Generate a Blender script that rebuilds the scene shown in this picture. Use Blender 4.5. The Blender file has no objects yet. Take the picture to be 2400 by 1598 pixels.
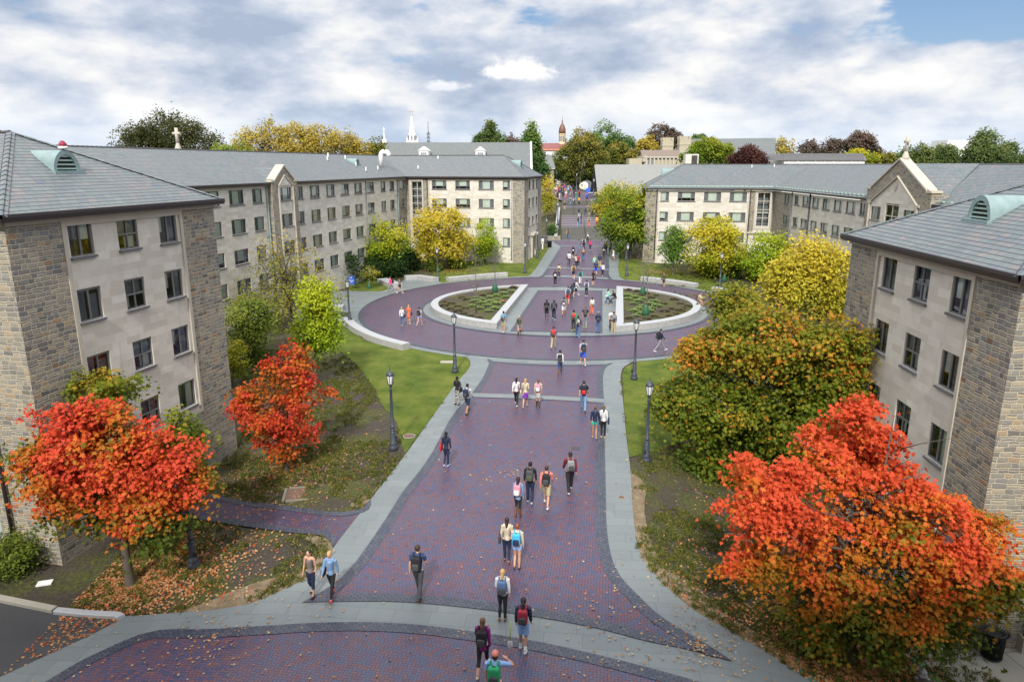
import bpy, bmesh, math, random
import numpy as np
from mathutils import Vector, Matrix, noise as mnoise
R = math.radians
rnd = random.Random(7)
SC = bpy.context.scene
COL = SC.collection

# ------------------------------------------------------------------ camera
F, PITCH, CAMH = 1650.0, R(14.05), 13.8          # focal length in pixels of a 2400 wide frame
cam_d = bpy.data.cameras.new("camera"); cam = bpy.data.objects.new("camera", cam_d); COL.objects.link(cam)
cam.location = (0, 0, CAMH); cam.rotation_euler = (R(90)-PITCH, 0, 0)
cam_d.sensor_width = 36; cam_d.lens = 36*F/2400; cam_d.clip_start = .1; cam_d.clip_end = 8000
SC.camera = cam
SC.render.resolution_x, SC.render.resolution_y = 1024, 681

# ------------------------------------------------------------------ light
SUN_EL, SUN_AZ = R(40), R(187)                   # azimuth clockwise from +Y : behind the camera, a little left
SC.view_settings.view_transform = 'Standard'; SC.view_settings.look = 'None'
SC.view_settings.exposure = 0.40; SC.view_settings.gamma = 1.0
sd = bpy.data.lights.new("sun", 'SUN'); sd.energy = 3.2; sd.angle = R(4.5); sd.color = (1, .95, .87)
so = bpy.data.objects.new("sun", sd); COL.objects.link(so)
to_sun = Vector((math.sin(SUN_AZ)*math.cos(SUN_EL), math.cos(SUN_AZ)*math.cos(SUN_EL), math.sin(SUN_EL)))
so.rotation_euler = to_sun.to_track_quat('Z', 'Y').to_euler(); so.location = (0, -30, 60)

# ------------------------------------------------------------------ node helpers
class S:
    """a shader socket (or constant) with arithmetic"""
    def __init__(s, t, v): s.t, s.v = t, v
    def __add__(s, o): return s.t.m('ADD', s, o)
    __radd__ = __add__
    def __sub__(s, o): return s.t.m('SUBTRACT', s, o)
    def __rsub__(s, o): return s.t.m('SUBTRACT', o, s)
    def __mul__(s, o): return s.t.m('MULTIPLY', s, o)
    __rmul__ = __mul__
    def __truediv__(s, o): return s.t.m('DIVIDE', s, o)
    def fl(s): return s.t.m('FLOOR', s)
    def fr(s): return s.t.m('FRACT', s)
    def mn(s, o): return s.t.m('MINIMUM', s, o)
    def mx(s, o): return s.t.m('MAXIMUM', s, o)
    def lt(s, o): return s.t.m('LESS_THAN', s, o)
    def gt(s, o): return s.t.m('GREATER_THAN', s, o)
    def mod(s, o): return s.t.m('FLOORED_MODULO', s, o)
    def ss(s, a, b, lo=0., hi=1.):
        n = s.t.n('ShaderNodeMapRange'); n.interpolation_type = 'SMOOTHSTEP'
        s.t.put(n.inputs[0], s); n.inputs[1].default_value = a; n.inputs[2].default_value = b
        n.inputs[3].default_value = lo; n.inputs[4].default_value = hi
        return S(s.t, n.outputs[0])
class T_:
    def __init__(s, tree): s.tree = tree
    def n(s, k): return s.tree.nodes.new(k)
    def put(s, inp, v):
        if isinstance(v, S): v = v.v
        if isinstance(v, bpy.types.NodeSocket): s.tree.links.new(v, inp)
        elif v is not None:
            if isinstance(v, (tuple, list)) and len(v) == 3 and inp.type == 'RGBA': v = (*v, 1)
            inp.default_value = v
    def m(s, op, a, b=None, c=None):
        n = s.n('ShaderNodeMath'); n.operation = op
        for i, v in enumerate((a, b, c)):
            if v is not None: s.put(n.inputs[i], v)
        return S(s, n.outputs[0])
    def coord(s, kind='UV', scale=None, rot=0):
        n = s.n('ShaderNodeTexCoord'); o = n.outputs[kind]
        if scale or rot:
            mp = s.n('ShaderNodeMapping'); s.put(mp.inputs[0], o)
            mp.inputs['Rotation'].default_value = (0, 0, rot)
            if scale: mp.inputs['Scale'].default_value = scale
            o = mp.outputs[0]
        return S(s, o)
    def sep(s, v):
        n = s.n('ShaderNodeSeparateXYZ'); s.put(n.inputs[0], v); return [S(s, o) for o in n.outputs]
    def comb(s, x, y=0., z=0.):
        n = s.n('ShaderNodeCombineXYZ')
        for i, v in enumerate((x, y, z)): s.put(n.inputs[i], v)
        return S(s, n.outputs[0])
    def noise(s, v, sc=1., det=4., rough=.55, dist=0.):
        n = s.n('ShaderNodeTexNoise'); s.put(n.inputs['Vector'], v)
        n.inputs['Scale'].default_value = sc; n.inputs['Detail'].default_value = det
        n.inputs['Roughness'].default_value = rough; n.inputs['Distortion'].default_value = dist
        return S(s, n.outputs[0])
    def white(s, v):
        n = s.n('ShaderNodeTexWhiteNoise'); n.noise_dimensions = '3D'; s.put(n.inputs[0], v)
        return S(s, n.outputs[0])
    def ramp(s, f, stops, const=False):
        n = s.n('ShaderNodeValToRGB'); s.put(n.inputs[0], f); e = n.color_ramp.elements
        if const: n.color_ramp.interpolation = 'CONSTANT'
        while len(e) < len(stops): e.new(.5)
        for i, (p, c) in enumerate(stops): e[i].position = p; e[i].color = (*c, 1)
        return S(s, n.outputs[0])
    def mix(s, f, a, b, mode='MIX'):
        n = s.n('ShaderNodeMix'); n.data_type = 'RGBA'; n.blend_type = mode
        s.put(n.inputs[0], f); s.put(n.inputs[6], a); s.put(n.inputs[7], b)
        return S(s, n.outputs[2])
    def bump(s, h, strength=.4, dist=.02):
        n = s.n('ShaderNodeBump'); s.put(n.inputs['Height'], h)
        n.inputs['Strength'].default_value = strength; n.inputs['Distance'].default_value = dist
        return S(s, n.outputs[0])
    def attr(s, name):
        n = s.n('ShaderNodeAttribute'); n.attribute_name = name; return S(s, n.outputs['Fac'])
    def bsdf(s, col, rough=.7, normal=None, metal=0., spec=.5, **kw):
        n = s.n('ShaderNodeBsdfPrincipled'); s.put(n.inputs['Base Color'], col); s.put(n.inputs['Roughness'], rough)
        n.inputs['Metallic'].default_value = metal; s.put(n.inputs['Specular IOR Level'], spec)
        if normal is not None: s.put(n.inputs['Normal'], normal)
        for k, v in kw.items(): s.put(n.inputs[k], v)
        return n
    def out(s, n):
        o = s.n('ShaderNodeOutputMaterial'); s.put(o.inputs[0], n.outputs[0] if hasattr(n, 'outputs') else n)
MATS = {}
def mat(name, fn):
    if name in MATS: return MATS[name]
    m = bpy.data.materials.new(name); m.use_nodes = True; m.node_tree.nodes.clear()
    t = T_(m.node_tree); fn(t); MATS[name] = m
    return m
def plain(name, col, rough=.6, metal=0., var=.12, sc=6., spec=.5, bump=0.):
    """flat paint or cloth with a little dirt"""
    def f(t):
        c = t.coord('Object'); n = t.noise(c, sc, 5)
        k = tuple(min(1, x*(1+var)) for x in col); d = tuple(x*(1-var) for x in col)
        t.out(t.bsdf(t.mix(n, d, k), t.m('ADD', n*.15, rough-.07), t.bump(n, bump, .01) if bump else None, metal, spec))
    return mat(name, f)

# ------------------------------------------------------------------ sky
W = bpy.data.worlds.new("World"); SC.world = W; W.use_nodes = True; W.node_tree.nodes.clear()
t = T_(W.node_tree)
sk = t.n('ShaderNodeTexSky'); sk.sky_type = 'NISHITA'; sk.sun_disc = False; sk.sun_elevation = SUN_EL
sk.sun_rotation = SUN_AZ; sk.air_density = 1.0; sk.dust_density = .6; sk.ozone_density = 1.2
d = t.coord('Generated'); dx, dy, dz = t.sep(d)
def cn(s1, sz, o, det=8, ro=.55, di=.25):
    return t.noise(t.comb(dx*s1+o, dy*s1+o*.7, dz*sz+o*1.3), 1., det, ro, di)
base = cn(4.4, 11.5, 8.3, 10, .55, .05); soft = cn(2.0, 7.0, 3.9, 3, .45); fine = cn(12., 26., 2.2, 7, .55); edge = cn(9., 21., 6.1, 9, .56, .05)
hole = cn(2.7, 9.5, 14.1, 7, .55, .1)
bx = (dx/dy.mx(.2) - .67); corner = (t.m('ABSOLUTE', bx)).ss(.24, .08)*dz.ss(.105, .16)*.26*dy.gt(.2)
mask = (hole*.6+edge*.3+fine*.1 - corner).ss(.36, .43)
lit = base*.50 + soft*.18 + fine*.10 + edge*.22
ccol = t.ramp(lit, [(.42, (.29, .345, .45)), (.46, (.38, .43, .52)), (.49, (.475, .51, .575)), (.512, (.56, .575, .61)), (.542, (.65, .65, .65)), (.60, (.78, .765, .74))])
haze_ = dz.ss(.10, .0); ccol = t.mix(haze_*.55, ccol, (.46, .56, .70))
veil = base.ss(.35, .6)*.5+.25
def puff(cx, cz, rx, rz):
    a = (dx/dy.mx(.2) - cx)/rx; b = (dz/dy.mx(.2) - cz)/rz
    b = b + (b.lt(0.))*b*1.2
    q = t.m('SQRT', a*a + b*b)
    return (q + (t.noise(t.comb(dx*34, dy, dz*52), 1., 6, .6) - .5)*2.3).ss(1.15, .45)
pf = puff(.008, .117, .056, .021).mx(puff(-.090, .100, .032, .010))*dy.gt(.2)
ccol = t.mix(pf, ccol, t.mix(((dz/dy.mx(.2)-.098)*40.).mx(0.).mn(1.), (.58, .60, .66), (.80, .78, .75)))
ccol = t.mix(dz.ss(.25, .75), ccol, t.mix(1., ccol, (2.2, 2.1, 2.0), 'MULTIPLY'))
blue = t.mix(dz.ss(.0, .25), (.42, .58, .80), (.20, .40, .74))
b1 = t.n('ShaderNodeBackground'); t.put(b1.inputs[0], blue); b1.inputs[1].default_value = .62
nm = t.n('ShaderNodeBackground'); t.put(nm.inputs[0], sk.outputs[0]); nm.inputs[1].default_value = .10
b2 = t.n('ShaderNodeBackground'); t.put(b2.inputs[0], ccol); b2.inputs[1].default_value = 1.12
ad = t.n('ShaderNodeMixShader'); ad.inputs[0].default_value = .35; t.put(ad.inputs[1], b1.outputs[0]); t.put(ad.inputs[2], nm.outputs[0])
mx = t.n('ShaderNodeMixShader'); t.put(mx.inputs[0], mask.mx(pf)); t.put(mx.inputs[1], ad.outputs[0]); t.put(mx.inputs[2], b2.outputs[0])
wo = t.n('ShaderNodeOutputWorld'); t.put(wo.inputs[0], mx.outputs[0])

# ------------------------------------------------------------------ objects and tags
def clean(nm): return nm
def tag(o, label=None, cat=None, group=None, kind=None):
    if label: o['label'] = label
    if cat: o['category'] = cat
    if group: o['group'] = group
    if kind: o['kind'] = kind
    return o
def empty(name, loc=(0, 0, 0), rz=0):
    o = bpy.data.objects.new(name, None); COL.objects.link(o); o.location = loc; o.rotation_euler.z = rz
    o.empty_display_size = .3
    return o
def link(name, me, parent=None, loc=(0, 0, 0), rz=0):
    o = bpy.data.objects.new(name, me); COL.objects.link(o); o.location = loc; o.rotation_euler.z = rz
    if parent: o.parent = parent
    return o
class MB:
    """collects faces of one mesh: verts, faces, material index, uv"""
    def __init__(s): s.v, s.f, s.mi, s.uv, s.mats, s.sm = [], [], [], [], [], []
    def m(s, mt):
        if mt not in s.mats: s.mats.append(mt)
        return s.mats.index(mt)
    def face(s, pts, mt=None, uv=None, smooth=False):
        b = len(s.v); s.v += [tuple(p) for p in pts]; s.f.append(tuple(range(b, b+len(pts))))
        s.mi.append(s.m(mt) if mt else 0); s.uv.append(uv or [(0, 0)]*len(pts)); s.sm.append(smooth)
    def grid(s, rings, mt=None, close=True, cap=True, smooth=True):
        """rings of equal length joined into a skin"""
        b = len(s.v); n = len(rings[0])
        for r_ in rings: s.v += [tuple(p) for p in r_]
        k = s.m(mt) if mt else 0
        for i in range(len(rings)-1):
            for j in range(n if close else n-1):
                a, c = b+i*n+j, b+i*n+(j+1) % n
                s.f.append((a, c, c+n, a+n)); s.mi.append(k); s.sm.append(smooth)
                s.uv.append([(j/n, i), ((j+1)/n, i), ((j+1)/n, i+1), (j/n, i+1)])
        if cap and close:
            s.f.append(tuple(b+j for j in reversed(range(n)))); s.mi.append(k); s.sm.append(False); s.uv.append([(0, 0)]*n)
            e = b+(len(rings)-1)*n
            s.f.append(tuple(e+j for j in range(n))); s.mi.append(k); s.sm.append(False); s.uv.append([(0, 0)]*n)
    def box(s, c, h, mt=None, rz=0, bev=0):
        ca, sa = math.cos(rz), math.sin(rz)
        def P(x, y, z): return (c[0]+x*ca-y*sa, c[1]+x*sa+y*ca, c[2]+z)
        X, Y, Z = h
        for q in (((-X,-Y,-Z),(-X,Y,-Z),(X,Y,-Z),(X,-Y,-Z)), ((-X,-Y,Z),(X,-Y,Z),(X,Y,Z),(-X,Y,Z)),
                  ((-X,-Y,-Z),(X,-Y,-Z),(X,-Y,Z),(-X,-Y,Z)), ((X,-Y,-Z),(X,Y,-Z),(X,Y,Z),(X,-Y,Z)),
                  ((X,Y,-Z),(-X,Y,-Z),(-X,Y,Z),(X,Y,Z)), ((-X,Y,-Z),(-X,-Y,-Z),(-X,-Y,Z),(-X,Y,Z))):
            a = [P(*v) for v in q]
            L = (Vector(a[1])-Vector(a[0])).length; M_ = (Vector(a[2])-Vector(a[1])).length
            s.face(a, mt, [(0, 0), (L, 0), (L, M_), (0, M_)])
    def tube(s, pts, rad, n=8, mt=None, smooth=True):
        pts = [Vector(p) for p in pts]
        if not hasattr(rad, '__len__'): rad = [rad]*len(pts)
        rings = []; up = Vector((.31, .17, .94)).normalized()
        for i, p in enumerate(pts):
            d = (pts[min(i+1, len(pts)-1)]-pts[max(i-1, 0)]).normalized()
            if abs(d.dot(up)) > .95: up = Vector((1, 0, .1)).normalized()
            a = d.cross(up).normalized(); b = d.cross(a).normalized(); r = rad[i]
            rx, ry = r if hasattr(r, '__len__') else (r, r)
            rings.append([p+a*math.cos(2*math.pi*j/n)*rx+b*math.sin(2*math.pi*j/n)*ry for j in range(n)])
        s.grid(rings, mt, smooth=smooth)
    def lathe(s, prof, c=(0, 0, 0), n=12, mt=None, smooth=True):
        s.grid([[(c[0]+r*math.cos(2*math.pi*j/n), c[1]+r*math.sin(2*math.pi*j/n), c[2]+z) for j in range(n)] for r, z in prof], mt, smooth=smooth)
    def mesh(s, name):
        me = bpy.data.meshes.new(name); me.from_pydata(s.v, [], s.f)
        for m_ in s.mats: me.materials.append(m_)
        me.polygons.foreach_set('material_index', s.mi)
        me.polygons.foreach_set('use_smooth', s.sm)
        ul = me.uv_layers.new(name='UVMap')
        ul.data.foreach_set('uv', [c for f in s.uv for q in f for c in q]); me.update()
        return me
    def build(s, name, parent=None, loc=(0, 0, 0), rz=0, mt=None):
        if mt: s.mats = [mt]; s.mi = [0]*len(s.mi)
        return link(name, s.mesh(name), parent, loc, rz)

# ------------------------------------------------------------------ terrain
def sm(a, b, x):
    k = min(1, max(0, (x-a)/(b-a))); return k*k*(3-2*k)
def T(x, y):
    if y < 86: z = 0.
    elif y < 119: z = 1.5*(y-86)/33
    elif y < 142: z = 1.5+2.1*(y-119)/23
    elif y < 158: z = 3.6+2.2*(y-142)/16
    else: z = 5.8
    if y < 60:
        z -= 1.7*sm(5, 13, x)*(1-sm(30, 48, y))
        z -= .75*sm(-7, -14, x)*(1-sm(36, 58, y))
    return z
def ray(x, y):
    b = (799-y)/F
    return ((x-1200)/F, b*math.sin(PITCH)+math.cos(PITCH), b*math.cos(PITCH)-math.sin(PITCH))
def Wp(x, y, Z):
    d = ray(x, y); t = (Z-CAMH)/d[2]; return (d[0]*t, d[1]*t, Z)
def G(x, y, tf=T):
    z = 0
    for i in range(40):
        q = Wp(x, y, z); z = .5*z+.5*tf(q[0], q[1])
    return Vector((q[0], q[1], tf(q[0], q[1])))
def atY(x, y, Y):
    d = ray(x, y); t = Y/d[1]; return Vector((d[0]*t, Y, CAMH+d[2]*t))
# ------------------------------------------------------------------ surface materials
def m_herring(name, rot, dark=1.0):
    def f(t):
        x, y, z = t.sep(t.coord('Object', (10, 10, 10), rot))
        i, j = x.fl(), y.fl(); k = (i-j).mod(4.)
        hz = k.lt(1.5)
        fx, fy = x.fr(), y.fr()
        uh = fx + k; vh = fy                        # horizontal brick
        uv_ = fy + (3.-k); vv = fx                  # vertical brick
        u = hz*uh + (1.-hz)*uv_; v = hz*vh + (1.-hz)*vv
        bi = hz*(i-k) + (1.-hz)*i; bj = hz*j + (1.-hz)*(j-(3.-k))
        e = u.mn(2.-u).mn(v).mn(1.-v)
        idn = t.white(t.comb(bi, bj, hz*7.))
        big = t.noise(t.coord('Object'), .35, 3); small = t.noise(t.coord('Object'), 30, 4)
        c = t.ramp(idn+(big-.5)*.35, [(0, (.055, .066, .150)), (.3, (.078, .076, .150)), (.5, (.120, .068, .125)), (.68, (.125, .058, .098)), (.85, (.175, .070, .078)), (1, (.085, .055, .105))])
        c = t.mix(small*.5, c, t.mix(.5, c, (.02, .02, .02)))
        wear = t.noise(t.coord('Object'), .16, 5, .6, .6); c = t.mix(wear.ss(.42, .62)*.30, c, t.mix(.5, c, (.13, .125, .16))); st = t.noise(t.coord('Object'), .8, 6, .7); c = t.mix(st.ss(.58, .72)*.35, c, t.mix(.6, c, (.03, .025, .035)))
        c = t.mix(e.ss(.10, .04), c, (.022, .020, .026))
        if dark != 1: c = t.mix(1-dark, c, (.01, .01, .01))
        rg = (t.noise(t.coord('Object'), 1.1, 4)*.22 + idn*.14 + .26)
        t.out(t.bsdf(c, rg, t.bump(e.mn(.12)*4+small*.3, .35, .006)))
    return mat(name, f)
M_BRICK = m_herring('brick_herringbone', R(8))
M_BRICK2 = m_herring('brick_side_path', R(-25), .82)
def f(t):
    x, y, z = t.sep(t.coord('UV'))
    r = (y*9.).fl(); i = t.white(t.comb((x*4.6+r*.5).fl(), r, 0.))
    e = (x*4.6+r*.5).fr(); e = e.mn(1.-e); g = (y*9.).fr(); g = g.mn(1.-g)
    c = t.ramp(i, [(0, (.042, .052, .080)), (.6, (.062, .072, .105)), (1, (.080, .080, .105))])
    c = t.mix((e*.5).mn(g).ss(.06, .02), c, (.025, .025, .03))
    t.out(t.bsdf(c, .45))
M_BORDER = mat('dark_border_brick', f)
def f(t):
    o = t.coord('Object', rot=R(6)); x, y, z = t.sep(o)
    r = (y/.62).fl(); xx = x/1.15+t.white(t.comb(r, 3., 1.)); i = t.white(t.comb(xx.fl(), r, 2.))
    ex = xx.fr(); ex = ex.mn(1.-ex)*1.15; ey = (y/.62).fr(); ey = ey.mn(1.-ey)*.62
    n = t.noise(o, 2.2, 6, .6); n2 = t.noise(o, 40, 3)
    c = t.mix(i, (.155, .185, .192), (.205, .235, .238)); c = t.mix(n*.7, c, (.150, .178, .188)); c = t.mix(n2*.3, c, (.21, .22, .215)); sp = t.noise(o, .5, 6, .7); c = t.mix(sp.ss(.5, .7)*.3, c, (.12, .135, .14))
    c = t.mix(ex.mn(ey).ss(.012, .004)*.6, c, (.07, .08, .085))
    t.out(t.bsdf(c, n*.2+.42, t.bump(n2, .2, .004)))
M_BLUE = mat('bluestone', f)
def f(t):
    o = t.coord('Object'); n = t.noise(o, .55, 5, .6); n2 = t.noise(o, 14, 4, .7); n3 = t.noise(o, 70, 3, .7); n4 = t.noise(o, 1.7, 4)
    c = t.ramp(n*.6+n2*.25+n3*.15, [(.36, (.050, .085, .014)), (.46, (.095, .135, .020)), (.56, (.150, .180, .030)), (.68, (.23, .22, .065))])
    c = t.mix(n4.ss(.56, .70)*.5, c, (.21, .19, .075)); c = t.mix(n3*.35, c, (.02, .05, .008))
    t.out(t.bsdf(c, .9, t.bump(n3*.6+n2, .8, .05), spec=.15))
M_GRASS = mat('lawn_grass', f)
def f(t):
    o = t.coord('Object'); n = t.noise(o, .4, 5, .6); n2 = t.noise(o, 9, 6, .7); n3 = t.noise(o, 45, 4, .7)
    c = t.ramp(n3*.5+n2*.5, [(.3, (.035, .031, .028)), (.5, (.078, .068, .058)), (.68, (.15, .12, .095))])
    gcol = t.ramp(n2, [(.35, (.05, .06, .018)), (.65, (.14, .15, .04))])
    c = t.mix(n.ss(.40, .60)*(n2.ss(.36, .56)), c, gcol)
    c = t.mix(t.noise(o, .9, 6, .65).ss(.60, .70)*.7, c, t.mix(n3, (.16, .12, .075), (.27, .22, .15)))
    t.out(t.bsdf(c, .95, t.bump(n3+n2, .9, .05), spec=.1))
M_MULCH = mat('mulch_soil', f)
def f(t):
    o = t.coord('Object'); n = t.noise(o, 2.2, 6, .65); n3 = t.noise(o, 40, 4, .7)
    c = t.ramp(n*.6+n3*.4, [(.32, (.10, .075, .045)), (.5, (.20, .155, .10)), (.7, (.31, .26, .18))])
    t.out(t.bsdf(c, .95, t.bump(n3, .6, .03), spec=.1))
M_DIRT = mat('bare_soil', f)
def f(t):
    o = t.coord('Object'); n = t.noise(o, 1.2, 6, .6); n3 = t.noise(o, 90, 3, .8)
    c = t.mix(n, (.030, .031, .036), (.060, .060, .066)); c = t.mix(n3*.5, c, (.09, .09, .09))
    t.out(t.bsdf(c, .8, t.bump(n3, .5, .01)))
M_ASPH = mat('asphalt', f)
def m_conc(name, a, b, joint=0):
    def f(t):
        o = t.coord('Object'); n = t.noise(o, 1.6, 7, .65); n3 = t.noise(o, 60, 3, .7)
        c = t.mix(n, a, b); c = t.mix(n3*.3, c, tuple(x*.55 for x in a))
        if joint:
            x, y, z = t.sep(t.coord('Object', rot=R(-9))); ex = (x/joint).fr(); ex = ex.mn(1.-ex); ey = (y/joint).fr(); ey = ey.mn(1.-ey)
            c = t.mix(ex.mn(ey).ss(.012, .004)*.8, c, (.05, .05, .045))
        t.out(t.bsdf(c, .8, t.bump(n3, .3, .008)))
    return mat(name, f)
M_CONC = m_conc('concrete_walk', (.24, .235, .20), (.34, .33, .29), 1.9)
M_KERB = m_conc('kerb_concrete', (.30, .28, .23), (.46, .44, .38))
def f(t):
    o = t.coord('Object'); n = t.noise(o, 5, 7, .7, .5); n2 = t.noise(o, 1.3, 3); n3 = t.noise(o, 55, 3)
    c = t.ramp(n*.7+n3*.3, [(.3, (.22, .22, .225)), (.5, (.35, .35, .345)), (.7, (.50, .495, .475))])
    c = t.mix(n2.ss(.55, .7)*.3, c, (.34, .31, .26))
    t.out(t.bsdf(c, .75, t.bump(n+n3*.4, .55, .03)))
M_GRAN = mat('granite', f)
def f(t):
    o = t.coord('Object'); n = t.noise(o, 3, 6, .7); n3 = t.noise(o, 60, 3)
    c = t.mix(n, (.35, .37, .39), (.46, .475, .49)); c = t.mix(n3*.3, c, (.34, .35, .37))
    t.out(t.bsdf(c, .5, t.bump(n3, .1, .004)))
M_GRANTOP = mat('granite_top', f)

def m_stone(name, warm=0.):
    def f(t):
        uv = t.coord('UV'); x, y, z = t.sep(uv)
        w = t.noise(uv, 3.5, 3); w2 = t.noise(uv, 2.9, 3, .5)
        x = x+(w-.5)*.16; y = y+(w2-.5)*.11
        # courses of two heights, each stone sometimes split in two thin ones
        H_ = .175; r = (y/H_).fl(); fy = (y/H_).fr()
        xs = x/.66+t.white(t.comb(r, 11., 0.))*5.
        ci = xs.fl(); fx = xs.fr()
        rid = t.white(t.comb(ci, r, 5.))
        cut = rid*.34+.30                                   # random vertical cut
        left = fx.lt(cut); u = left*(fx/cut) + (1.-left)*((fx-cut)/(1.-cut)); wd = (left*cut+(1.-left)*(1.-cut))*.66
        sid = t.white(t.comb(ci, r, left*3.+1.))
        split = sid.gt(.66); hy = sid*.5+.1
        lo = fy.lt(hy)
        v = split*(lo*(fy/hy)+(1.-lo)*((fy-hy)/(1.-hy)))+(1.-split)*fy
        hh = (split*(lo*hy+(1.-lo)*(1.-hy))+(1.-split))*H_
        id3 = t.white(t.comb(ci+left*.37, r+split*lo*.41, 9.)); id4 = t.white(t.comb(ci+left*.37, r+split*lo*.41, 31.))
        e = (u.mn(1.-u)*wd).mn(v.mn(1.-v)*hh)
        c = t.ramp(id3, [(0, (.13, .13, .13)), (.2, (.20, .20, .195)), (.40, (.27, .255, .21)), (.6, (.36, .325, .25)), (.76, (.21, .22, .235)), (.88, (.43, .37, .26)), (.97, (.36, .23, .13)), (1, (.19, .12, .08))])
        n = t.noise(uv, 14, 6, .7, .4); c = t.mix(n.ss(.3, .75)*.55, c, t.mix(.6, c, (.07, .07, .07)))
        c = t.mix(id4*.25, c, (.28, .27, .24))
        c = t.mix(t.noise(uv, .35, 4).ss(.45, .7)*.3, c, t.mix(.5, c, (.10, .10, .095)))
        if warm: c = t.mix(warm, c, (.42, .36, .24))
        c = t.mix(e.ss(.011, .004), c, (.56, .49, .35))
        t.out(t.bsdf(c, .85, t.bump(e.mn(.03)*30.+n*.8, .8, .02), spec=.25))
    return mat(name, f)
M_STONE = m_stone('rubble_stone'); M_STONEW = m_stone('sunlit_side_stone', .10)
def f(t):
    uv = t.coord('UV'); x, y, z = t.sep(uv)
    r = (y/.30).fl(); fy = (y/.30).fr(); xs = x/.78+t.white(t.comb(r, 4., 0.))*7.; i = t.white(t.comb(xs.fl(), r, 0.))
    ex = xs.fr(); ex = ex.mn(1.-ex)*.78; ey = fy.mn(1.-fy)*.30
    n = t.noise(uv, 1.1, 5, .65); n2 = t.noise(uv, 9, 5, .7)
    c = t.ramp(i, [(0, (.54, .505, .43)), (.5, (.62, .59, .52)), (1, (.70, .67, .60))])
    c = t.mix(n.ss(.3, .7)*.45, c, (.47, .44, .385)); c = t.mix(n2*.2, c, (.64, .61, .56))
    st = t.noise(t.comb(x*3., y*.25, 0.), 1., 5, .6); c = t.mix(st.ss(.56, .72)*.35, c, (.34, .33, .30))
    c = t.mix(ex.mn(ey).ss(.008, .003)*.7, c, (.68, .61, .48))
    t.out(t.bsdf(c, .8, t.bump(n2, .12, .006), spec=.3))
M_LIME = mat('limestone_ashlar', f)
def f(t):
    o = t.coord('Object'); n = t.noise(o, 2, 5)
    t.out(t.bsdf(t.mix(n, (.42, .385, .315), (.53, .49, .41)), .8))
M_TRIM = mat('limestone_trim', f)

def m_slate(name, w=.44, h=.25, tint=(0, 0, 0), k=0., mc=(.014, .017, .020)):
    def f(t):
        uv = t.coord('UV'); x, y, z = t.sep(uv)
        wob = t.noise(uv, 6., 2); y2 = y+(wob-.5)*.02
        r = (y2/h).fl(); fy = (y2/h).fr(); xs = x/w+t.white(t.comb(r, 8., 0.))*9.; ci = xs.fl(); fx = xs.fr()
        i = t.white(t.comb(ci, r, 0.)); i2 = t.white(t.comb(ci, r, 6.))
        ex = fx.mn(1.-fx)*w
        c = t.ramp(i, [(0, (.11, .14, .145)), (.25, (.15, .18, .178)), (.45, (.18, .20, .195)), (.62, (.125, .155, .178)), (.78, (.20, .19, .19)), (.9, (.235, .195, .19)), (1, (.10, .14, .195))])
        n = t.noise(uv, 3., 6, .65); c = t.mix(n*.5, c, (.160, .186, .196)); c = t.mix(t.noise(uv, .22, 4).ss(.4, .7)*.25, c, (.110, .132, .142))
        c = t.mix(i2*.25, c, (.10, .12, .13))
        if k: c = t.mix(k, c, tint)
        e1 = fy.ss(.22, .07); e2 = ex.ss(.016, .006)*.55
        c = t.mix(e1.mx(e2), c, mc)
        t.out(t.bsdf(c, .42+i*.15 if False else t.m('ADD', i*.14, .45), t.bump((1.-fy)*.6+i2*.5+n*.2, .5, .015), spec=.45))
    return mat(name, f)
M_SLATE = m_slate('roof_slate'); M_SLATEF = m_slate('roof_slate_far', .35, .22, (.20, .21, .19), .25)
M_SLATEG = m_slate('roof_shingle_grey', .5, .3, (.30, .30, .28), .6, (.2, .2, .19))
M_FASCIA = plain('gutter_brown', (.045, .035, .038), .45)
M_BLACK = plain('black_iron', (.022, .025, .032), .38, spec=.5)
M_FRAME = plain('window_frame_grey', (.155, .155, .155), .5)
M_SILL = plain('window_sill_slate', (.13, .13, .14), .6)
M_COPPER = plain('green_copper', (.22, .31, .31), .5, var=.3, sc=3)
M_WHITE = plain('white_paint', (.78, .78, .76), .5, var=.05)
M_SNOW = plain('pale_green_metal', (.36, .50, .43), .5)
def f(t):
    n = t.n('ShaderNodeBsdfGlossy'); n.inputs['Roughness'].default_value = .02; n.inputs['Color'].default_value = (.85, .9, 1, 1)
    tr = t.n('ShaderNodeBsdfTransparent'); tr.inputs[0].default_value = (.86, .89, .88, 1)
    fr = t.n('ShaderNodeFresnel'); fr.inputs[0].default_value = 1.45
    mxx = t.n('ShaderNodeMixShader'); t.put(mxx.inputs[0], (S(t, fr.outputs[0])*1.1+.06).mn(1.)); t.put(mxx.inputs[1], tr.outputs[0]); t.put(mxx.inputs[2], n.outputs[0]); t.out(mxx)
M_GLASS = mat('window_glass', f)
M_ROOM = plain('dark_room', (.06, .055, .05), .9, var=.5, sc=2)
M_SCREEN = plain('grey_screen', (.20, .215, .24), .7, var=.1)
def f(t):
    uv = t.coord('UV'); x, y, z = t.sep(uv); n = t.noise(t.comb(x*18., y*.5, 0.), 1., 3)
    t.out(t.bsdf(t.mix(n, (.60, .66, .58), (.80, .84, .76)), .9))
M_BLIND = mat('pale_blind', f)
def f(t):
    x, y, z = t.sep(t.coord('UV')); n = t.noise(t.comb(x*25., y*.4, 5.), 1., 3)
    t.out(t.bsdf(t.mix(n.ss(.3, .7), (.09, .10, .15), (.22, .23, .28)), .9))
M_CURT = mat('blue_grey_curtain', f)
M_STEP = m_conc('granite_steps', (.20, .20, .185), (.29, .285, .26))
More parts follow.
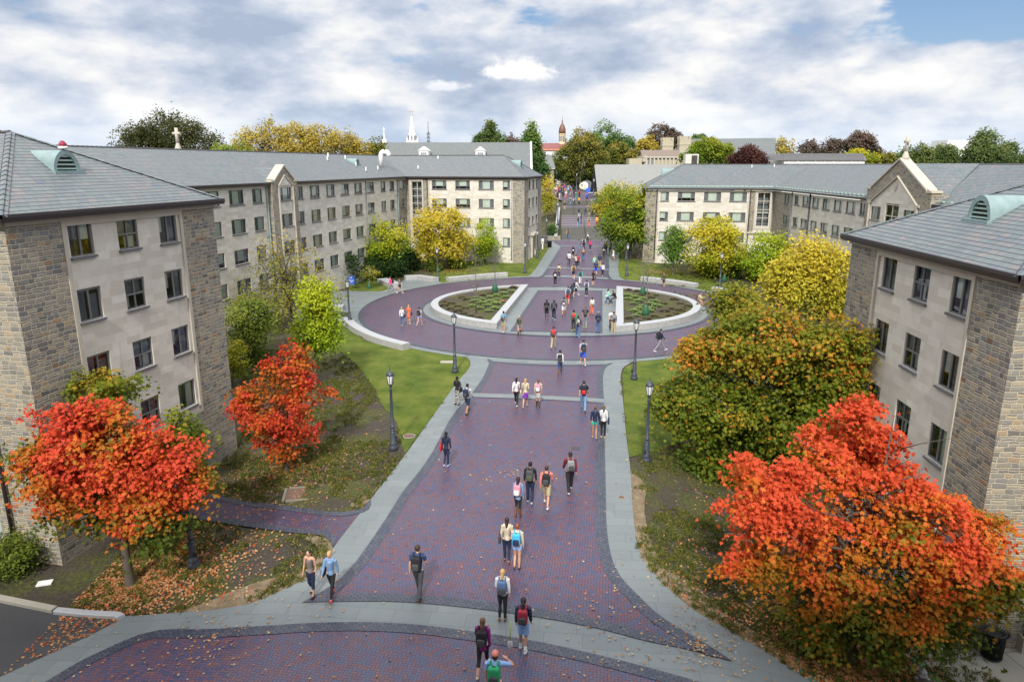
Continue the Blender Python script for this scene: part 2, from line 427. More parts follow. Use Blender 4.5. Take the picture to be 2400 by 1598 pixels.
M_RISER_SHADE = m_conc('granite_risers_painted_shade', (.085, .085, .08), (.13, .13, .12))  # shade painted into the riser colour so the step lines show
M_RIM = m_conc('mossy_rim', (.16, .15, .12), (.26, .24, .19))
# ------------------------------------------------------------------ ground sheets
def cat_rom(pts, n=6, closed=False):
    """smooth curve through 2D points; a point given with a third value 1 is a sharp corner"""
    P = [Vector((p[0], p[1])) for p in pts]; N = len(P); out = []
    sharp = [len(p) > 2 and bool(p[2]) for p in pts]
    D = lambda a_, b_: max(1e-4, (P[b_ % N]-P[a_ % N]).length)
    def tan(i):
        if sharp[i] or (not closed and i in (0, N-1)): return None
        a_, b_ = D(i-1, i), D(i, i+1)
        return ((P[i]-P[i-1])/a_*b_+(P[(i+1) % N]-P[i])/b_*a_)/(a_+b_)
    for i in range(N if closed else N-1):
        j = (i+1) % N; p1, p2 = P[i], P[j]; L = (p2-p1).length; c = (p2-p1)/max(L, 1e-4)
        m1 = (tan(i) or c)*L; m2 = (tan(j) or c)*L
        for k in range(n):
            u = k/n; u2, u3 = u*u, u*u*u
            out.append(p1*(2*u3-3*u2+1)+m1*(u3-2*u2+u)+p2*(3*u2-2*u3)+m2*(u3-u2))
    if not closed: out.append(P[-1])
    return out
def gpts(px): return [(*G(p[0], p[1])[:2], *p[2:]) for p in px]
def drape(bm, off, xs=(), ys=()):
    for v in bm.verts: v.co.z = T(v.co.x, v.co.y)+off
def sheet(name, pts, off, mt, step=1.0, kind='structure', label=None):
    """flat outline filled, cut along a lattice and draped on the terrain"""
    from mathutils.geometry import delaunay_2d_cdt
    pts = [Vector((p[0], p[1])) for p in pts]; q = [pts[0]]
    for p in pts[1:]:
        if (p-q[-1]).length > .02: q.append(p)
    if (q[0]-q[-1]).length < .02: q.pop()
    pts = q; n = len(pts)
    V, _, Fc, *_r = delaunay_2d_cdt(pts, [], [list(range(n))], 1, 1e-4)
    bm = bmesh.new(); vs = [bm.verts.new((p[0], p[1], 0)) for p in V]
    for f_ in Fc:
        try: bm.faces.new([vs[i] for i in f_])
        except ValueError: pass
    x0, x1 = min(p[0] for p in pts), max(p[0] for p in pts); y0, y1 = min(p[1] for p in pts), max(p[1] for p in pts)
    def cut(co, no):
        bmesh.ops.bisect_plane(bm, geom=bm.verts[:]+bm.edges[:]+bm.faces[:], plane_co=co, plane_no=no, dist=1e-5)
    for Y in (86, 119, 142, 158):
        if y0 < Y < y1: cut((0, Y, 0), (0, 1, 0))
    if y0 < 60 and (x1 > 5 or x0 < -7):
        x = math.ceil(x0/step)*step
        while x < x1:
            if x > 4 or x < -6: cut((x, 0, 0), (1, 0, 0))
            x += step
        y = math.ceil(y0/step)*step
        while y < min(y1, 60): cut((0, y, 0), (0, 1, 0)); y += step
    bmesh.ops.recalc_face_normals(bm, faces=bm.faces[:])
    if sum(f_.normal.z for f_ in bm.faces) < 0: bmesh.ops.reverse_faces(bm, faces=bm.faces[:])
    drape(bm, off); me = bpy.data.meshes.new(name); bm.to_mesh(me); bm.free(); me.materials.append(mt)
    o = link(name, me); o['kind'] = kind
    if label: o['label'] = label
    return o
RK = [0]
def ribbon(name, pts, w, off, mt, side=1, parent=None, closed=False, t0=0, t1=0):
    """strip of width w on one side of a curve, with metric uv, draped"""
    P = [Vector((p[0], p[1])) for p in pts]
    if closed: P.append(P[0].copy())
    # resample
    Q = [P[0]]
    for a, b in zip(P, P[1:]):
        n = max(1, int((b-a).length/1.0))
        Q += [a.lerp(b, k/n) for k in range(1, n+1)]
    RK[0] += 1; off += .0012*(RK[0] % 9)
    mb = MB(); L = 0; prev = None
    for i, p in enumerate(Q):
        if closed and i in (0, len(Q)-1): d = (Q[1]-Q[-2]).normalized()
        else:
            a = Q[max(i-1, 0)]; b = Q[min(i+1, len(Q)-1)]; d = (b-a).normalized()
        tw = w
        if t0: tw = min(tw, w*i/4)
        if t1: tw = min(tw, w*(len(Q)-1-i)/4)
        nrm = Vector((-d.y, d.x))*side; q = p+nrm*tw
        if prev is not None:
            L2 = L+(p-prev[0]).length; pp, qq = prev
            f4 = [(pp.x, pp.y, T(pp.x, pp.y)+off), (p.x, p.y, T(p.x, p.y)+off), (q.x, q.y, T(q.x, q.y)+off), (qq.x, qq.y, T(qq.x, qq.y)+off)]
            uvs = [(L, 0), (L2, 0), (L2, w), (L, w)]
            if side < 0: f4, uvs = f4[::-1], uvs[::-1]
            mb.face(f4, mt, uvs); L = L2
        prev = (p, q)
    o = mb.build(name, parent); o['kind'] = 'structure'
    return o
# base terrain
def lattice(lo, hi, fine_lo, fine_hi, fs, cs):
    a = []; x = lo
    while x < hi:
        a.append(x); x += fs if fine_lo <= x < fine_hi else cs
    a.append(hi); return a
gx = sorted(set(lattice(-400, 400, -40, 40, 1, 20))); gy = sorted(set(lattice(-40, 1000, 0, 160, 1, 20)))+[2500, 6000]
gx = [-5000, -1500]+gx+[1500, 5000]
gv = [(x, y, T(x, y)-(0.0 if y < 1000 else 2)) for y in gy for x in gx]; nx = len(gx)
gf = [(j*nx+i, j*nx+i+1, (j+1)*nx+i+1, (j+1)*nx+i) for j in range(len(gy)-1) for i in range(nx-1)]
me = bpy.data.meshes.new('ground'); me.from_pydata(gv, [], gf); me.materials.append(M_MULCH); me.polygons.foreach_set('use_smooth', [True]*len(gf))
link('ground', me)['kind'] = 'structure'

CX, CY = 4.5, 68.35
def circ(r, a0, a1, n, cx=CX, cy=CY, ry=None):
    return [(cx+r*math.cos(R(a0+(a1-a0)*k/n)), cy+(ry or r)*math.sin(R(a0+(a1-a0)*k/n))) for k in range(n+1)]
# bluestone paving: whole walk outline, circle, north walk
left_out = [(-190,1672),(0,1589),(127,1530),(254.8,1469),(296,1445.5,1),(398,1439),(509.6,1429.6),(595.5,1413.7),(663.7,1383.4),(711.5,1361),(740,1342),(768.8,1307),(781.5,1284.7,1),(823,1230.5),(867.5,1173),(947,1071),(1000,997),(1080,887),(1098,866),(1102.6,851),(1092,836.5),(1065,824.6),(1040,815,1)]
right_out = [(1505,840,1),(1475.6,853),(1460.8,863),(1455.7,875),(1457.8,916.7),(1463.7,976),(1468,1026),(1477.7,1104.8),(1481.8,1179.6),(1488,1243),(1494.6,1281.5),(1509,1316.6),(1537.6,1351.6),(1582,1396),(1645.9,1444),(1709.6,1479),(1789,1526.8),(1852.9,1568),(1940,1625)]
lo_ = cat_rom(gpts(left_out), 4); ro_ = cat_rom(gpts(right_out), 4)
walk = lo_+ro_+[Vector((ro_[-1].x+3, 6)), Vector((-24, 6))]
sheet('bluestone_walk', walk, .044, M_BLUE)
sheet('bluestone_circle', circ(19.95, 0, 360, 96)[:-1], .050, M_BLUE)
nl = [(1190,656),(1231.9,650),(1249.7,637),(1267,612),(1281.8,590),(1293.5,571,1),(1293.5,563,1)]; nr = [(1458,563,1),(1450.6,576,1),(1451.7,599),(1450.6,640),(1456,652),(1470.8,657.8),(1500,663)]
nl_, nr_ = cat_rom(gpts(nl), 4), cat_rom(gpts(nr), 4)
sheet('bluestone_north_walk', nl_+nr_, .038, M_BLUE)
sheet('bluestone_west_plaza', [Vector(p[:2]) for p in gpts([(700,684),(819,683),(888,684),(925,676),(948,655),(965,652),(1020,652),(1036,664),(946,690),(900,740),(870,765),(857,761),(791,762),(700,765)])], .040, M_BLUE)
# brick fields
main_l = [(1142,841,1),(1146,851),(1142.7,863),(1104,925.6),(1072,960.4),(988.5,1100),(947,1151),(902.5,1221),(864,1278),(823,1332.5),(791,1364),(743,1396),(708,1415,1)]
main_b = [(708,1415,1),(823,1412),(950,1414),(1078,1425),(1205,1441),(1295.5,1455),(1407,1477),(1518.5,1506),(1614,1525),(1716,1553,1)]
main_r = [(1716,1553,1),(1677.7,1526.8),(1614,1488.5),(1544,1444),(1496,1399),(1454.8,1354.8),(1435.7,1316.6),(1426,1275),(1421,1227),(1419.7,1163.7),(1418,1088),(1416,1000),(1415,937),(1413,895),(1414.5,875),(1420,862),(1437,851,1)]
ml, mbt, mr = [cat_rom(gpts(q), 4) for q in (main_l, main_b, main_r)]
topc = [Vector(p) for p in circ(20.35, 0, 360, 96)]
a0 = math.degrees(math.atan2(mr[-1].y-CY, mr[-1].x-CX)); a1 = math.degrees(math.atan2(ml[0].y-CY, ml[0].x-CX))
tc = [Vector(p) for p in circ(20.35, a0, a1, 16)]
sheet('brick_walk', ml+mbt[1:]+mr[1:-1]+tc[1:-1], .058, M_BRICK)
for c_, a_, b_ in ((ml, 1, 1), (mbt, 1, 1), (mr, 1, 1), (tc, 1, 1)):
    ribbon('walk_border', c_, .42, .068, M_BORDER, 1, t0=a_, t1=b_)
bot = [(113,1598),(191,1552),(270.7,1514,1),(324.8,1491.7),(509.6,1477.4),(637,1469.4),(711.5,1464.6),(854.8,1461.5),(982,1467.8),(1109.6,1483.8),(1237,1502.9),(1391,1536),(1518.5,1568),(1640,1602),(1760,1650)]
bt = [Vector(p[:2]) for p in gpts([(-60,1690)])]+cat_rom(gpts(bot), 4)
sheet('brick_forecourt', bt+[Vector((12, 6)), Vector((-18, 6))], .058, M_BRICK)
ribbon('forecourt_border', bt, .42, .068, M_BORDER, -1)
cross = [Vector(p[:2]) for p in gpts([(1109,924),(1200,926.5),(1300,931),(1415.5,937.5),(1415.5,947),(1300,940),(1200,936),(1101,933)])]
sheet('bluestone_band', cross, .086, M_BLUE)
# circle ring, inner ellipse
ring = circ(19.3, 0, 360, 96)[:-1]
sheet('brick_circle', ring, .058, M_BRICK)
ribbon('circle_border', ring, .42, .068, M_BORDER, 1, closed=True)
EX, EY = 5.2, 68.6
ell = circ(13.95, 0, 360, 80, EX, EY, 12.0)[:-1]
sheet('bluestone_island', ell, .072, M_BLUE)
ribbon('island_border', ell, .38, .080, M_BORDER, -1, closed=True)
strip = [(-.15, 58.3), (2.9, 78.2), (10.15, 78.1), (7.6, 57.6)]
sp = [Vector(p) for p in strip]
sheet('brick_strip', sp, .086, M_BRICK)
for a_, b_ in zip(sp, sp[1:]+sp[:1]): ribbon('strip_border', [a_, b_], .3, .094, M_BORDER, -1)
# north brick
bl = cat_rom(gpts([(1258,652,1),(1266,649),(1275,640),(1285,625),(1314.8,578,1),(1293.5,565,1)]), 4)
br = cat_rom(gpts([(1457,564,1),(1457,571,1),(1440,575),(1433,582),(1428,630),(1428,647),(1435,655,1)]), 4)
n0, n1 = math.degrees(math.atan2(br[-1].y-CY, br[-1].x-CX)), math.degrees(math.atan2(bl[0].y-CY, bl[0].x-CX))
sheet('brick_north_walk', bl+br+[Vector(p) for p in circ(20.5, n0, n1, 10)][1:-1], .056, M_BRICK)
ribbon('north_border', bl[:-1], .42, .068, M_BORDER, -1); ribbon('north_border', br[5:], .42, .068, M_BORDER, -1)
for yy in (629,):
    sheet('bluestone_band', [Vector(p[:2]) for p in gpts([(1282,627.5),(1428,632),(1428,634.2),(1280.5,629.8)])], .086, M_BLUE)
sheet('bluestone_band', [Vector(p[:2]) for p in gpts([(1314,577),(1433,579),(1433,580.5),(1313,578.5)])], .086, M_BLUE)
# side path left
st = [(330,1128),(496.8,1160.5),(600,1179.6),(695.5,1190.8),(791,1202),(823,1200),(848,1192),(869,1172,1)]
sb = [(781.5,1284,1),(768.8,1265.6),(743,1256),(695.5,1252),(605,1240),(445.9,1216),(300,1196)]
st_, sb_ = cat_rom(gpts(st), 4), cat_rom(gpts(sb), 4)
sheet('brick_side_path', st_+sb_, .050, M_BRICK2)
ribbon('side_path_border', st_, .35, .060, M_BORDER, -1, t1=1); ribbon('side_path_border', sb_, .35, .060, M_BORDER, -1, t0=1)
# asphalt, lawns, soil, concrete
sheet('asphalt_drive', [Vector(p[:2]) for p in gpts([(-150,1380),(0,1408),(140,1437),(300,1446),(254.8,1470),(127,1531),(0,1590),(-190,1674)])]+[Vector((-30, 9)), Vector((-34, 20))], .024, M_ASPH)
sheet('lawn', cat_rom(gpts([(791,757,1),(843,757,1),(857,800),(920,812),(985,812,1),(1060,822,1),(1092,836),(1101,851),(1097,867),(1078,889),(998,998),(950,1062,1),(942,1045),(921.4,977),(903,960),(879,913.7),(831.6,853),(780.6,808)]), 4, True), .030, M_GRASS)
sheet('lawn', cat_rom(gpts([(1459,877,1),(1464,863),(1478,855),(1505,843,1),(1600,822),(1720,790),(1760,900),(1680,1000),(1600,1034),(1522,1062),(1474,1073,1),(1468,1010),(1461,930)]), 4, True), .030, M_GRASS)
sheet('lawn', cat_rom(gpts([(820,683,1),(915,684,1),(925,676),(884,655),(850,650),(815,655)]), 3, True), .030, M_GRASS)
sheet('lawn', cat_rom(gpts([(1000,668,1),(1018,640),(1090,612),(1150,603),(1225,595),(1292,578,1),(1281,592),(1266,614),(1249,638),(1232,650),(1190,656),(1100,661)]), 3, True), .030, M_GRASS)
sheet('lawn', cat_rom(gpts([(1450,590,1),(1450.6,640),(1457,652),(1500,662),(1624,680),(1700,690),(1700,668),(1640,650),(1560,628),(1480,604)]), 3, True), .030, M_GRASS)
sheet('bare_soil', cat_rom(gpts([(781,1286,1),(770,1266),(745,1257),(700,1256),(735,1275),(748,1300),(715,1335),(660,1350),(560,1380),(470,1418),(400,1438,1),(510,1429),(596,1413),(664,1383),(712,1360),(742,1340),(769,1306)]), 3, True), .034, M_DIRT)
sheet('bare_soil', cat_rom(gpts([(1478,1105,1),(1500,1120),(1510,1200),(1530,1280),(1560,1330),(1640,1380),(1700,1440),(1800,1500),(1900,1570),(1880,1600,1),(1789,1527),(1710,1479),(1646,1444),(1582,1396),(1538,1352),(1509,1317),(1495,1281),(1488,1243),(1482,1180)]), 3, True), .034, M_DIRT)
sheet('bare_soil', cat_rom(gpts([(954,1062,1),(940,1075),(905,1110),(880,1150),(820,1188),(845,1190),(868,1171,1),(893,1126)]), 3, True), .034, M_DIRT)
sheet('concrete_walk', [Vector(p[:2]) for p in gpts([(2105,1520),(2200,1505),(2480,1500),(2520,1640),(2215,1640)])], .040, M_CONC)
sheet('green_drain_strip', cat_rom(gpts([(2138,1530),(2152,1528),(2170,1560),(2230,1640),(2180,1640),(2160,1590),(2142,1556)]), 2, True), .046, plain('green_rubber', (.02, .22, .15), .6))
sheet('green_drain_strip', [Vector(p[:2]) for p in gpts([(1870,1570),(1882,1568),(1900,1580),(1925,1605),(1905,1605)])], .046, MATS['green_rubber'])

# kerb at the drive
def solid_strip(name, pts, w, h, mt, top=None, side=1, off=-.05, parent=None, seg=.5, bev=.0):
    """curved solid wall: outer curve pts, thickness w to one side, height h above the ground"""
    P = [Vector((p[0], p[1])) for p in pts]; mb = MB(); rings = []
    for i, p in enumerate(P):
        d = (P[min(i+1, len(P)-1)]-P[max(i-1, 0)]).normalized(); n = Vector((-d.y, d.x))*side; q = p+n*w
        z0 = min(T(p.x, p.y), T(q.x, q.y))+off; z1 = T(p.x, p.y)+h; b = .02
        rings.append([(p.x, p.y, z0), (q.x, q.y, z0), (q.x, q.y, z1-b), (q.x-n.x*b, q.y-n.y*b, z1), (p.x+n.x*b, p.y+n.y*b, z1), (p.x, p.y, z1-b)])
    mb.grid(rings, mt, smooth=False)
    if top is not None:
        k = mb.m(top)
        for i, f_ in enumerate(mb.f):
            if len(f_) == 4 and all(mb.v[v][2] > T(*mb.v[v][:2])+h-.03 for v in f_): mb.mi[i] = k
    o = mb.build(name, parent); return o
k1 = [Vector(p[:2]) for p in gpts([(-160,1368),(0,1400),(137,1428)])]
tag(solid_strip('kerb', k1, .25, .16, M_KERB, side=-1), 'weathered tan concrete kerb between the dark drive and the leaf littered bed', 'kerb')
k2 = [Vector(p[:2]) for p in gpts([(139,1430),(210,1437),(283,1441),(294,1447)])]
tag(solid_strip('kerb', k2, .25, .15, M_GRANTOP, side=-1), 'pale new kerb stone with a tapered end beside the grey walk', 'kerb')
LAWN_PX = [[(791,757,1),(843,757,1),(857,800),(920,812),(985,812,1),(1060,822,1),(1092,836),(1101,851),(1097,867),(1078,889),(998,998),(950,1062,1),(942,1045),(921.4,977),(903,960),(879,913.7),(831.6,853),(780.6,808)], [(1459,877,1),(1464,863),(1478,855),(1505,843,1),(1600,822),(1720,790),(1760,900),(1680,1000),(1600,1034),(1522,1062),(1474,1073,1),(1468,1010),(1461,930)], [(820,683,1),(915,684,1),(925,676),(884,655),(850,650),(815,655)], [(1000,668,1),(1018,640),(1090,612),(1150,603),(1225,595),(1292,578,1),(1281,592),(1266,614),(1249,638),(1232,650),(1190,656),(1100,661)], [(1450,590,1),(1450.6,640),(1457,652),(1500,662),(1624,680),(1700,690),(1700,668),(1640,650),(1560,628),(1480,604)]]
# ------------------------------------------------------------------ building kit
def U2(x, y):
    v = Vector((x, y)); return v.normalized()
class Wall:
    """a vertical facade: P0 start, d direction seen left to right from outside (outside is to the right of d)"""
    def __init__(s, P0, d): s.P = Vector(P0[:2]); s.d = Vector(d[:2]).normalized(); s.n = Vector((s.d.y, -s.d.x))
    def at(s, u, z, o=0.): q = s.P+s.d*u+s.n*o; return (q.x, q.y, z)
    @property
    def rz(s): return math.atan2(s.d.y, s.d.x)
class Sink:
    """every piece put in becomes a part of its own"""
    def __init__(s, name): s.name, s.items = name, []
    def box(s, *a, **k): m = MB(); m.box(*a, **k); s.items.append(m)
    def build(s, name, parent):
        for m in s.items: m.build(name, parent)
def panel(mb, w, s0, s1, z0, z1, holes=(), mt=None, off=0., depth=.12, reveal=None):
    if isinstance(mb, Sink): sink, mb = mb, MB(); sink.items.append(mb)
    xs = sorted({s0, s1, *[min(max(h[k], s0), s1) for h in holes for k in (0, 1)]}); zs = sorted({z0, z1, *[min(max(h[k], z0), z1) for h in holes for k in (2, 3)]})
    for a, b in zip(xs, xs[1:]):
        for c, d in zip(zs, zs[1:]):
            mx_, mz = (a+b)/2, (c+d)/2
            if any(h[0] < mx_ < h[1] and h[2] < mz < h[3] for h in holes): continue
            mb.face([w.at(a, c, off), w.at(b, c, off), w.at(b, d, off), w.at(a, d, off)], mt, [(a, c), (b, c), (b, d), (a, d)])
    for a, b, c, d in [h[:4] for h in holes]:
        r = reveal or mt; i = off-depth
        for q in (((a, c, off), (a, c, i), (a, d, i), (a, d, off)), ((b, c, i), (b, c, off), (b, d, off), (b, d, i)),
                  ((a, d, i), (b, d, i), (b, d, off), (a, d, off)), ((a, c, off), (b, c, off), (b, c, i), (a, c, i))):
            mb.face([w.at(*x) for x in q], r, [(0, 0), (depth, 0), (depth, 1), (0, 1)])
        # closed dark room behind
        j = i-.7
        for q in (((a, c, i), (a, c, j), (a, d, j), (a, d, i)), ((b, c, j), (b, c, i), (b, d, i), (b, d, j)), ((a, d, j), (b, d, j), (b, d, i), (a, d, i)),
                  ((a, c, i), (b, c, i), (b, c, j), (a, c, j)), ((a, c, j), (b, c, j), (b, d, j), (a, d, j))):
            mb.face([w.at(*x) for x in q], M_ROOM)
WCACHE = {}
def win_meshes(wd, ht, style, var):
    key = (round(wd, 1), round(ht, 1), style, var)
    if key in WCACHE: return WCACHE[key]
    wd, ht = key[0]+.02, key[1]+.02
    fr = MB(); t_ = .055; Y = 0.
    def bar(x0, x1, z0, z1, d=.04, y=0.): fr.box(((x0+x1)/2, y, (z0+z1)/2), ((x1-x0)/2, d, (z1-z0)/2), M_TRIM if style == 'stair' else M_FRAME)
    bar(0, t_, 0, ht); bar(wd-t_, wd, 0, ht); bar(t_, wd-t_, 0, t_); bar(t_, wd-t_, ht-t_, ht)
    if style == 'slide':
        bar(wd*.5-.04, wd*.5+.04, t_, ht-t_, .035)
    elif style == 'four':
        bar(wd*.5-.03, wd*.5+.03, t_, ht-t_, .035); bar(t_, wd*.5-.03, ht*.5-.035, ht*.5+.035, .033); bar(wd*.5+.03, wd-t_, ht*.5-.035, ht*.5+.035, .033)
    elif style == 'triple':
        for x in (.24, .76): bar(wd*x-.03, wd*x+.03, t_, ht-t_, .035)
        if var % 2: bar(t_, wd*.24-.03, ht*.30, ht*.30+.04, .033); bar(wd*.76+.03, wd-t_, ht*.30, ht*.30+.04, .033)
    elif style == 'side':
        bar(wd*.62, wd*.62+.06, t_, ht-t_, .035)
    elif style == 'sideL':
        bar(wd*.36, wd*.36+.06, t_, ht-t_, .035)
    elif style == 'stair':
        bar(wd*.5-.05, wd*.5+.05, t_, ht-t_, .05)
        n = max(2, round(ht/1.05))
        for k in range(1, n): bar(t_, wd*.5-.05, ht*k/n-.04, ht*k/n+.04, .045); bar(wd*.5+.05, wd-t_, ht*k/n-.04, ht*k/n+.04, .045)
    elif style == 'plain': pass
    fm = fr.mesh('window')
    g = MB(); g.face([(t_, -.0, t_), (wd-t_, 0, t_), (wd-t_, 0, ht-t_), (t_, 0, ht-t_)], M_GLASS); gm = g.mesh('glass')
    bl = None
    b = MB()
    def pl(x0, x1, z0, z1, mt, y=.07): b.face([(x0, y, z0), (x1, y, z0), (x1, y, z1), (x0, y, z1)], mt, [(x0, z0), (x1, z0), (x1, z1), (x0, z1)])
    a = t_; c = wd-t_; top = ht-t_
    if style == 'triple':
        l, r = wd*.24, wd*.76
        dn = [a, ht*.34, a, ht*.2][var % 4]
        pl(l, r, dn, top, M_BLIND)
        for q in ((a, l), (r, c)): pl(*q, a if var % 2 == 0 else ht*.3, top, M_SCREEN)
    elif style == 'side': pl(a, wd*.62, [a, ht*.25, a, ht*.12][var % 4], top, M_BLIND); pl(wd*.62, c, a, top, M_SCREEN)
    elif style == 'sideL': pl(wd*.36, c, [a, a, ht*.3, a][var % 4], top, M_BLIND); pl(a, wd*.36, a, top, M_SCREEN)
    elif style == 'slide':
        if var == 0: pl(a, wd*.5, ht*.52, top, M_CURT); pl(wd*.5, c, ht*.5, top, M_BLIND)
        elif var == 1: pl(wd*.5, c, a, top, M_BLIND); pl(a, wd*.5, a, top, M_CURT, .2)
        elif var == 2: pl(a, wd*.3, ht*.4, top, M_BLIND); pl(wd*.5, c, a, top, M_SCREEN)
        else: pl(a, wd*.42, a, top, M_CURT); pl(wd*.5, c, a, ht*.8, M_SCREEN)
    elif style == 'four':
        if var % 2: pl(a, c, ht*.5, top, M_SCREEN); pl(wd*.45, c, a, ht*.42, M_BLIND, .12)
        else: pl(a, c, ht*.45, top, M_SCREEN, .12); pl(a, wd*.4, a, ht*.45, M_BLIND, .2)
    elif style == 'plain': pl(a, c, ht*.3*(var % 2)+a, top, M_BLIND if var % 3 else M_SCREEN)
    elif style == 'stair': pl(a, c, ht*.38, ht*.43, M_BLIND, .3); pl(a, c, a, top, M_SCREEN, .6)
    if b.f: bl = b.mesh('blind')
    sl = MB(); sl.box((wd/2, -.09, -.045), (wd/2+.05, .10, .04), M_SILL); sm_ = sl.mesh('sill')
    WCACHE[key] = (fm, gm, bl, sm_); return WCACHE[key]
def window(parent, w, h, style, var, off=0., depth=.12):
    a, b, c, d = h[:4]; fm, gm, bl, sl = win_meshes(b-a, d-c, style, var)
    # local +x along d, +y goes inside
    q = w.at(a, c, off-depth+.03)
    # frame sits at the back of the reveal; glass and blind behind
    def mk(nm, me, par, y=0.):
        o = bpy.data.objects.new(nm, me); COL.objects.link(o); o.parent = par; return o
    f_ = mk('window', fm, parent); f_.location = q; f_.rotation_euler.z = w.rz
    # local y axis must point inwards = -n ; with d as x, y = z cross d = left of d = inside
    mk('glass', gm, f_); mk('sill', sl, f_)
    if bl: mk('blind', bl, f_)
    return f_
def gutter(mb, a, b, z, n, over=.38, h=.26):
    """boxed eave with soffit along eave line a-b, n outward"""
    if isinstance(mb, Sink): sink, mb = mb, MB(); sink.items.append(mb)
    A, B = Vector(a), Vector(b); d = (B-A).normalized(); n = Vector(n)
    def p(P, o, zz): q = P+n*o; return (q.x, q.y, zz)
    L = (B-A).length
    for (o0, z0), (o1, z1) in (((-.02, z), (over, z)), ((over, z), (over+.05, z+h*.6)), ((over+.05, z+h*.6), (over+.05, z+h)), ((over+.05, z+h), (over-.07, z+h)), ((over-.07, z+h), (over-.1, z+h*.5))):
        mb.face([p(A, o0, z0), p(A, o1, z1), p(B, o1, z1), p(B, o0, z0)], M_FASCIA)
def roofplane(mb, pts, mt):
    """pts: eave first edge (a,b) then ridge points; uv metric with u along the eave"""
    a, b = Vector(pts[0]), Vector(pts[1]); d = (b-a).normalized(); nrm = (b-a).cross(Vector(pts[2])-a).normalized(); v = nrm.cross(d)
    if v.z < 0: v = -v; 
    uv = [((Vector(p)-a).dot(d), (Vector(p)-a).dot(v)) for p in pts]
    if nrm.z < 0: pts, uv = pts[::-1], uv[::-1]
    mb.face(pts, mt, uv)
def hipcap(mb, a, b, w=.16, mt=None):
    a, b = Vector(a), Vector(b); d = (b-a).normalized(); s = d.cross(Vector((0, 0, 1))).normalized()
    n = max(1, int((b-a).length/.45))
    for k in range(n):
        p, q = a.lerp(b, k/n), a.lerp(b, (k+1.06)/n); e = Vector((0, 0, .045 if k < n-1 else .03)); lo = Vector((0, 0, -.05)); o = Vector((0, 0, .02))
        mb.face([p-s*w+lo+o, p+e, q+e*.4, q-s*w+lo], mt, [(k*.41, 0), (k*.41, .18), (k*.41+.4, .18), (k*.41+.4, 0)])
        mb.face([p+e, p+s*w+lo+o, q+s*w+lo, q+e*.4], mt, [(k*.41, .2), (k*.41, .38), (k*.41+.4, .38), (k*.41+.4, .2)])
def snow_guards(mb, w, s0, s1, z, rows, slope, mt, step=.8):
    for r in range(rows):
        s = s0+(r % 2)*step/2
        while s < s1:
            o = -.3-r*.42; mb.box(w.at(s, z+(-o-.0)*slope+.10, o), (.02, .05, .05), mt, w.rz); s += step
def cross_finial(mb, c, h, mt, rz=0, base=.35):
    x, y, z = c
    mb.lathe([(base*.55, 0), (base*.5, .12*h), (base*.28, .30*h), (base*.22, .36*h)], c, 8, mt)
    mb.tube([(x, y, z+.34*h), (x, y, z+h)], base*.24, 8, mt)
    ca, sa = math.cos(rz), math.sin(rz); L = .19*h
    mb.tube([(x-ca*L, y-sa*L, z+.76*h), (x+ca*L, y+sa*L, z+.76*h)], base*.22, 8, mt)
def dormer(bd, base, dirv, wd, ht, depth, parent):
    """eyebrow louvre: round-topped copper hood. base = centre of the foot of the front, dirv = outward direction"""
    n = Vector((*dirv, 0)).normalized(); s = Vector((-n.y, n.x, 0)); N = 14
    def arch(r, k, drop=0): return [Vector(base)+s*(math.cos(math.pi*(1-j/N))*r)+Vector((0, 0, math.sin(math.pi*j/N)*r*ht/(wd/2)))+n*k for j in range(N+1)]
    m = MB(); ro = wd/2; ri = wd/2*.78
    fo, fi = arch(ro, .06), arch(ri, .06)
    for j in range(N): m.face([fi[j], fi[j+1], fo[j+1], fo[j]], M_COPPER)
    f2 = arch(ri, -.10)
    for j in range(N): m.face([fi[j+1], fi[j], f2[j], f2[j+1]], M_COPPER)
    bk = arch(ro, .06); e = Vector(base)-n*depth; 
    tip = [Vector(base)-n*depth+s*(math.cos(math.pi*(1-j/N))*ro*.12)+Vector((0, 0, ht*.92+math.sin(math.pi*j/N)*.05)) for j in range(N+1)]
    # hood shrinks back into the slope
    rings = [bk]
    for k in (.3, .6, 1.):
        rings.append([bk[j].lerp(tip[j], k) for j in range(N+1)])
    m.grid(rings, M_COPPER, close=False, cap=False)
    m.box(tuple(Vector(base)+n*.08+Vector((0, 0, -.04))), (.12, wd/2*1.15, .06), M_COPPER, math.atan2(n.y, n.x))
    d = m.build('dormer', parent)
    lv = MB()
    k = 0; z = .10
    while z < ht*.78*.95:
        r = ri*math.sqrt(max(0, 1-(z/(ht*.78))**2)); 
        p = Vector(base)-n*.03+Vector((0, 0, z)); lv.box(tuple(p), (.05, r*.98, .028), M_SNOW, math.atan2(n.y, n.x)); z += .16
    bk2 = [q-n*.16 for q in fi]; lv.face([*bk2], M_ROOM)
    lv.build('louvre', d)
    return d
def pipe(parent, name, a, b, r=.055, mt=None):
    m = MB(); m.tube([a, b], r, 8, mt or M_FASCIA)
    L = (Vector(b)-Vector(a)); n = max(1, int(L.length/2.6))
    for k in range(n):
        p = Vector(a)+L*((k+.5)/n); m.lathe([(r*1.3, -.05), (r*1.45, -.03), (r*1.45, .03), (r*1.3, .05)], tuple(p), 8, mt or M_FASCIA)
    return m.build(name, parent)
wrnd = random.Random(3)

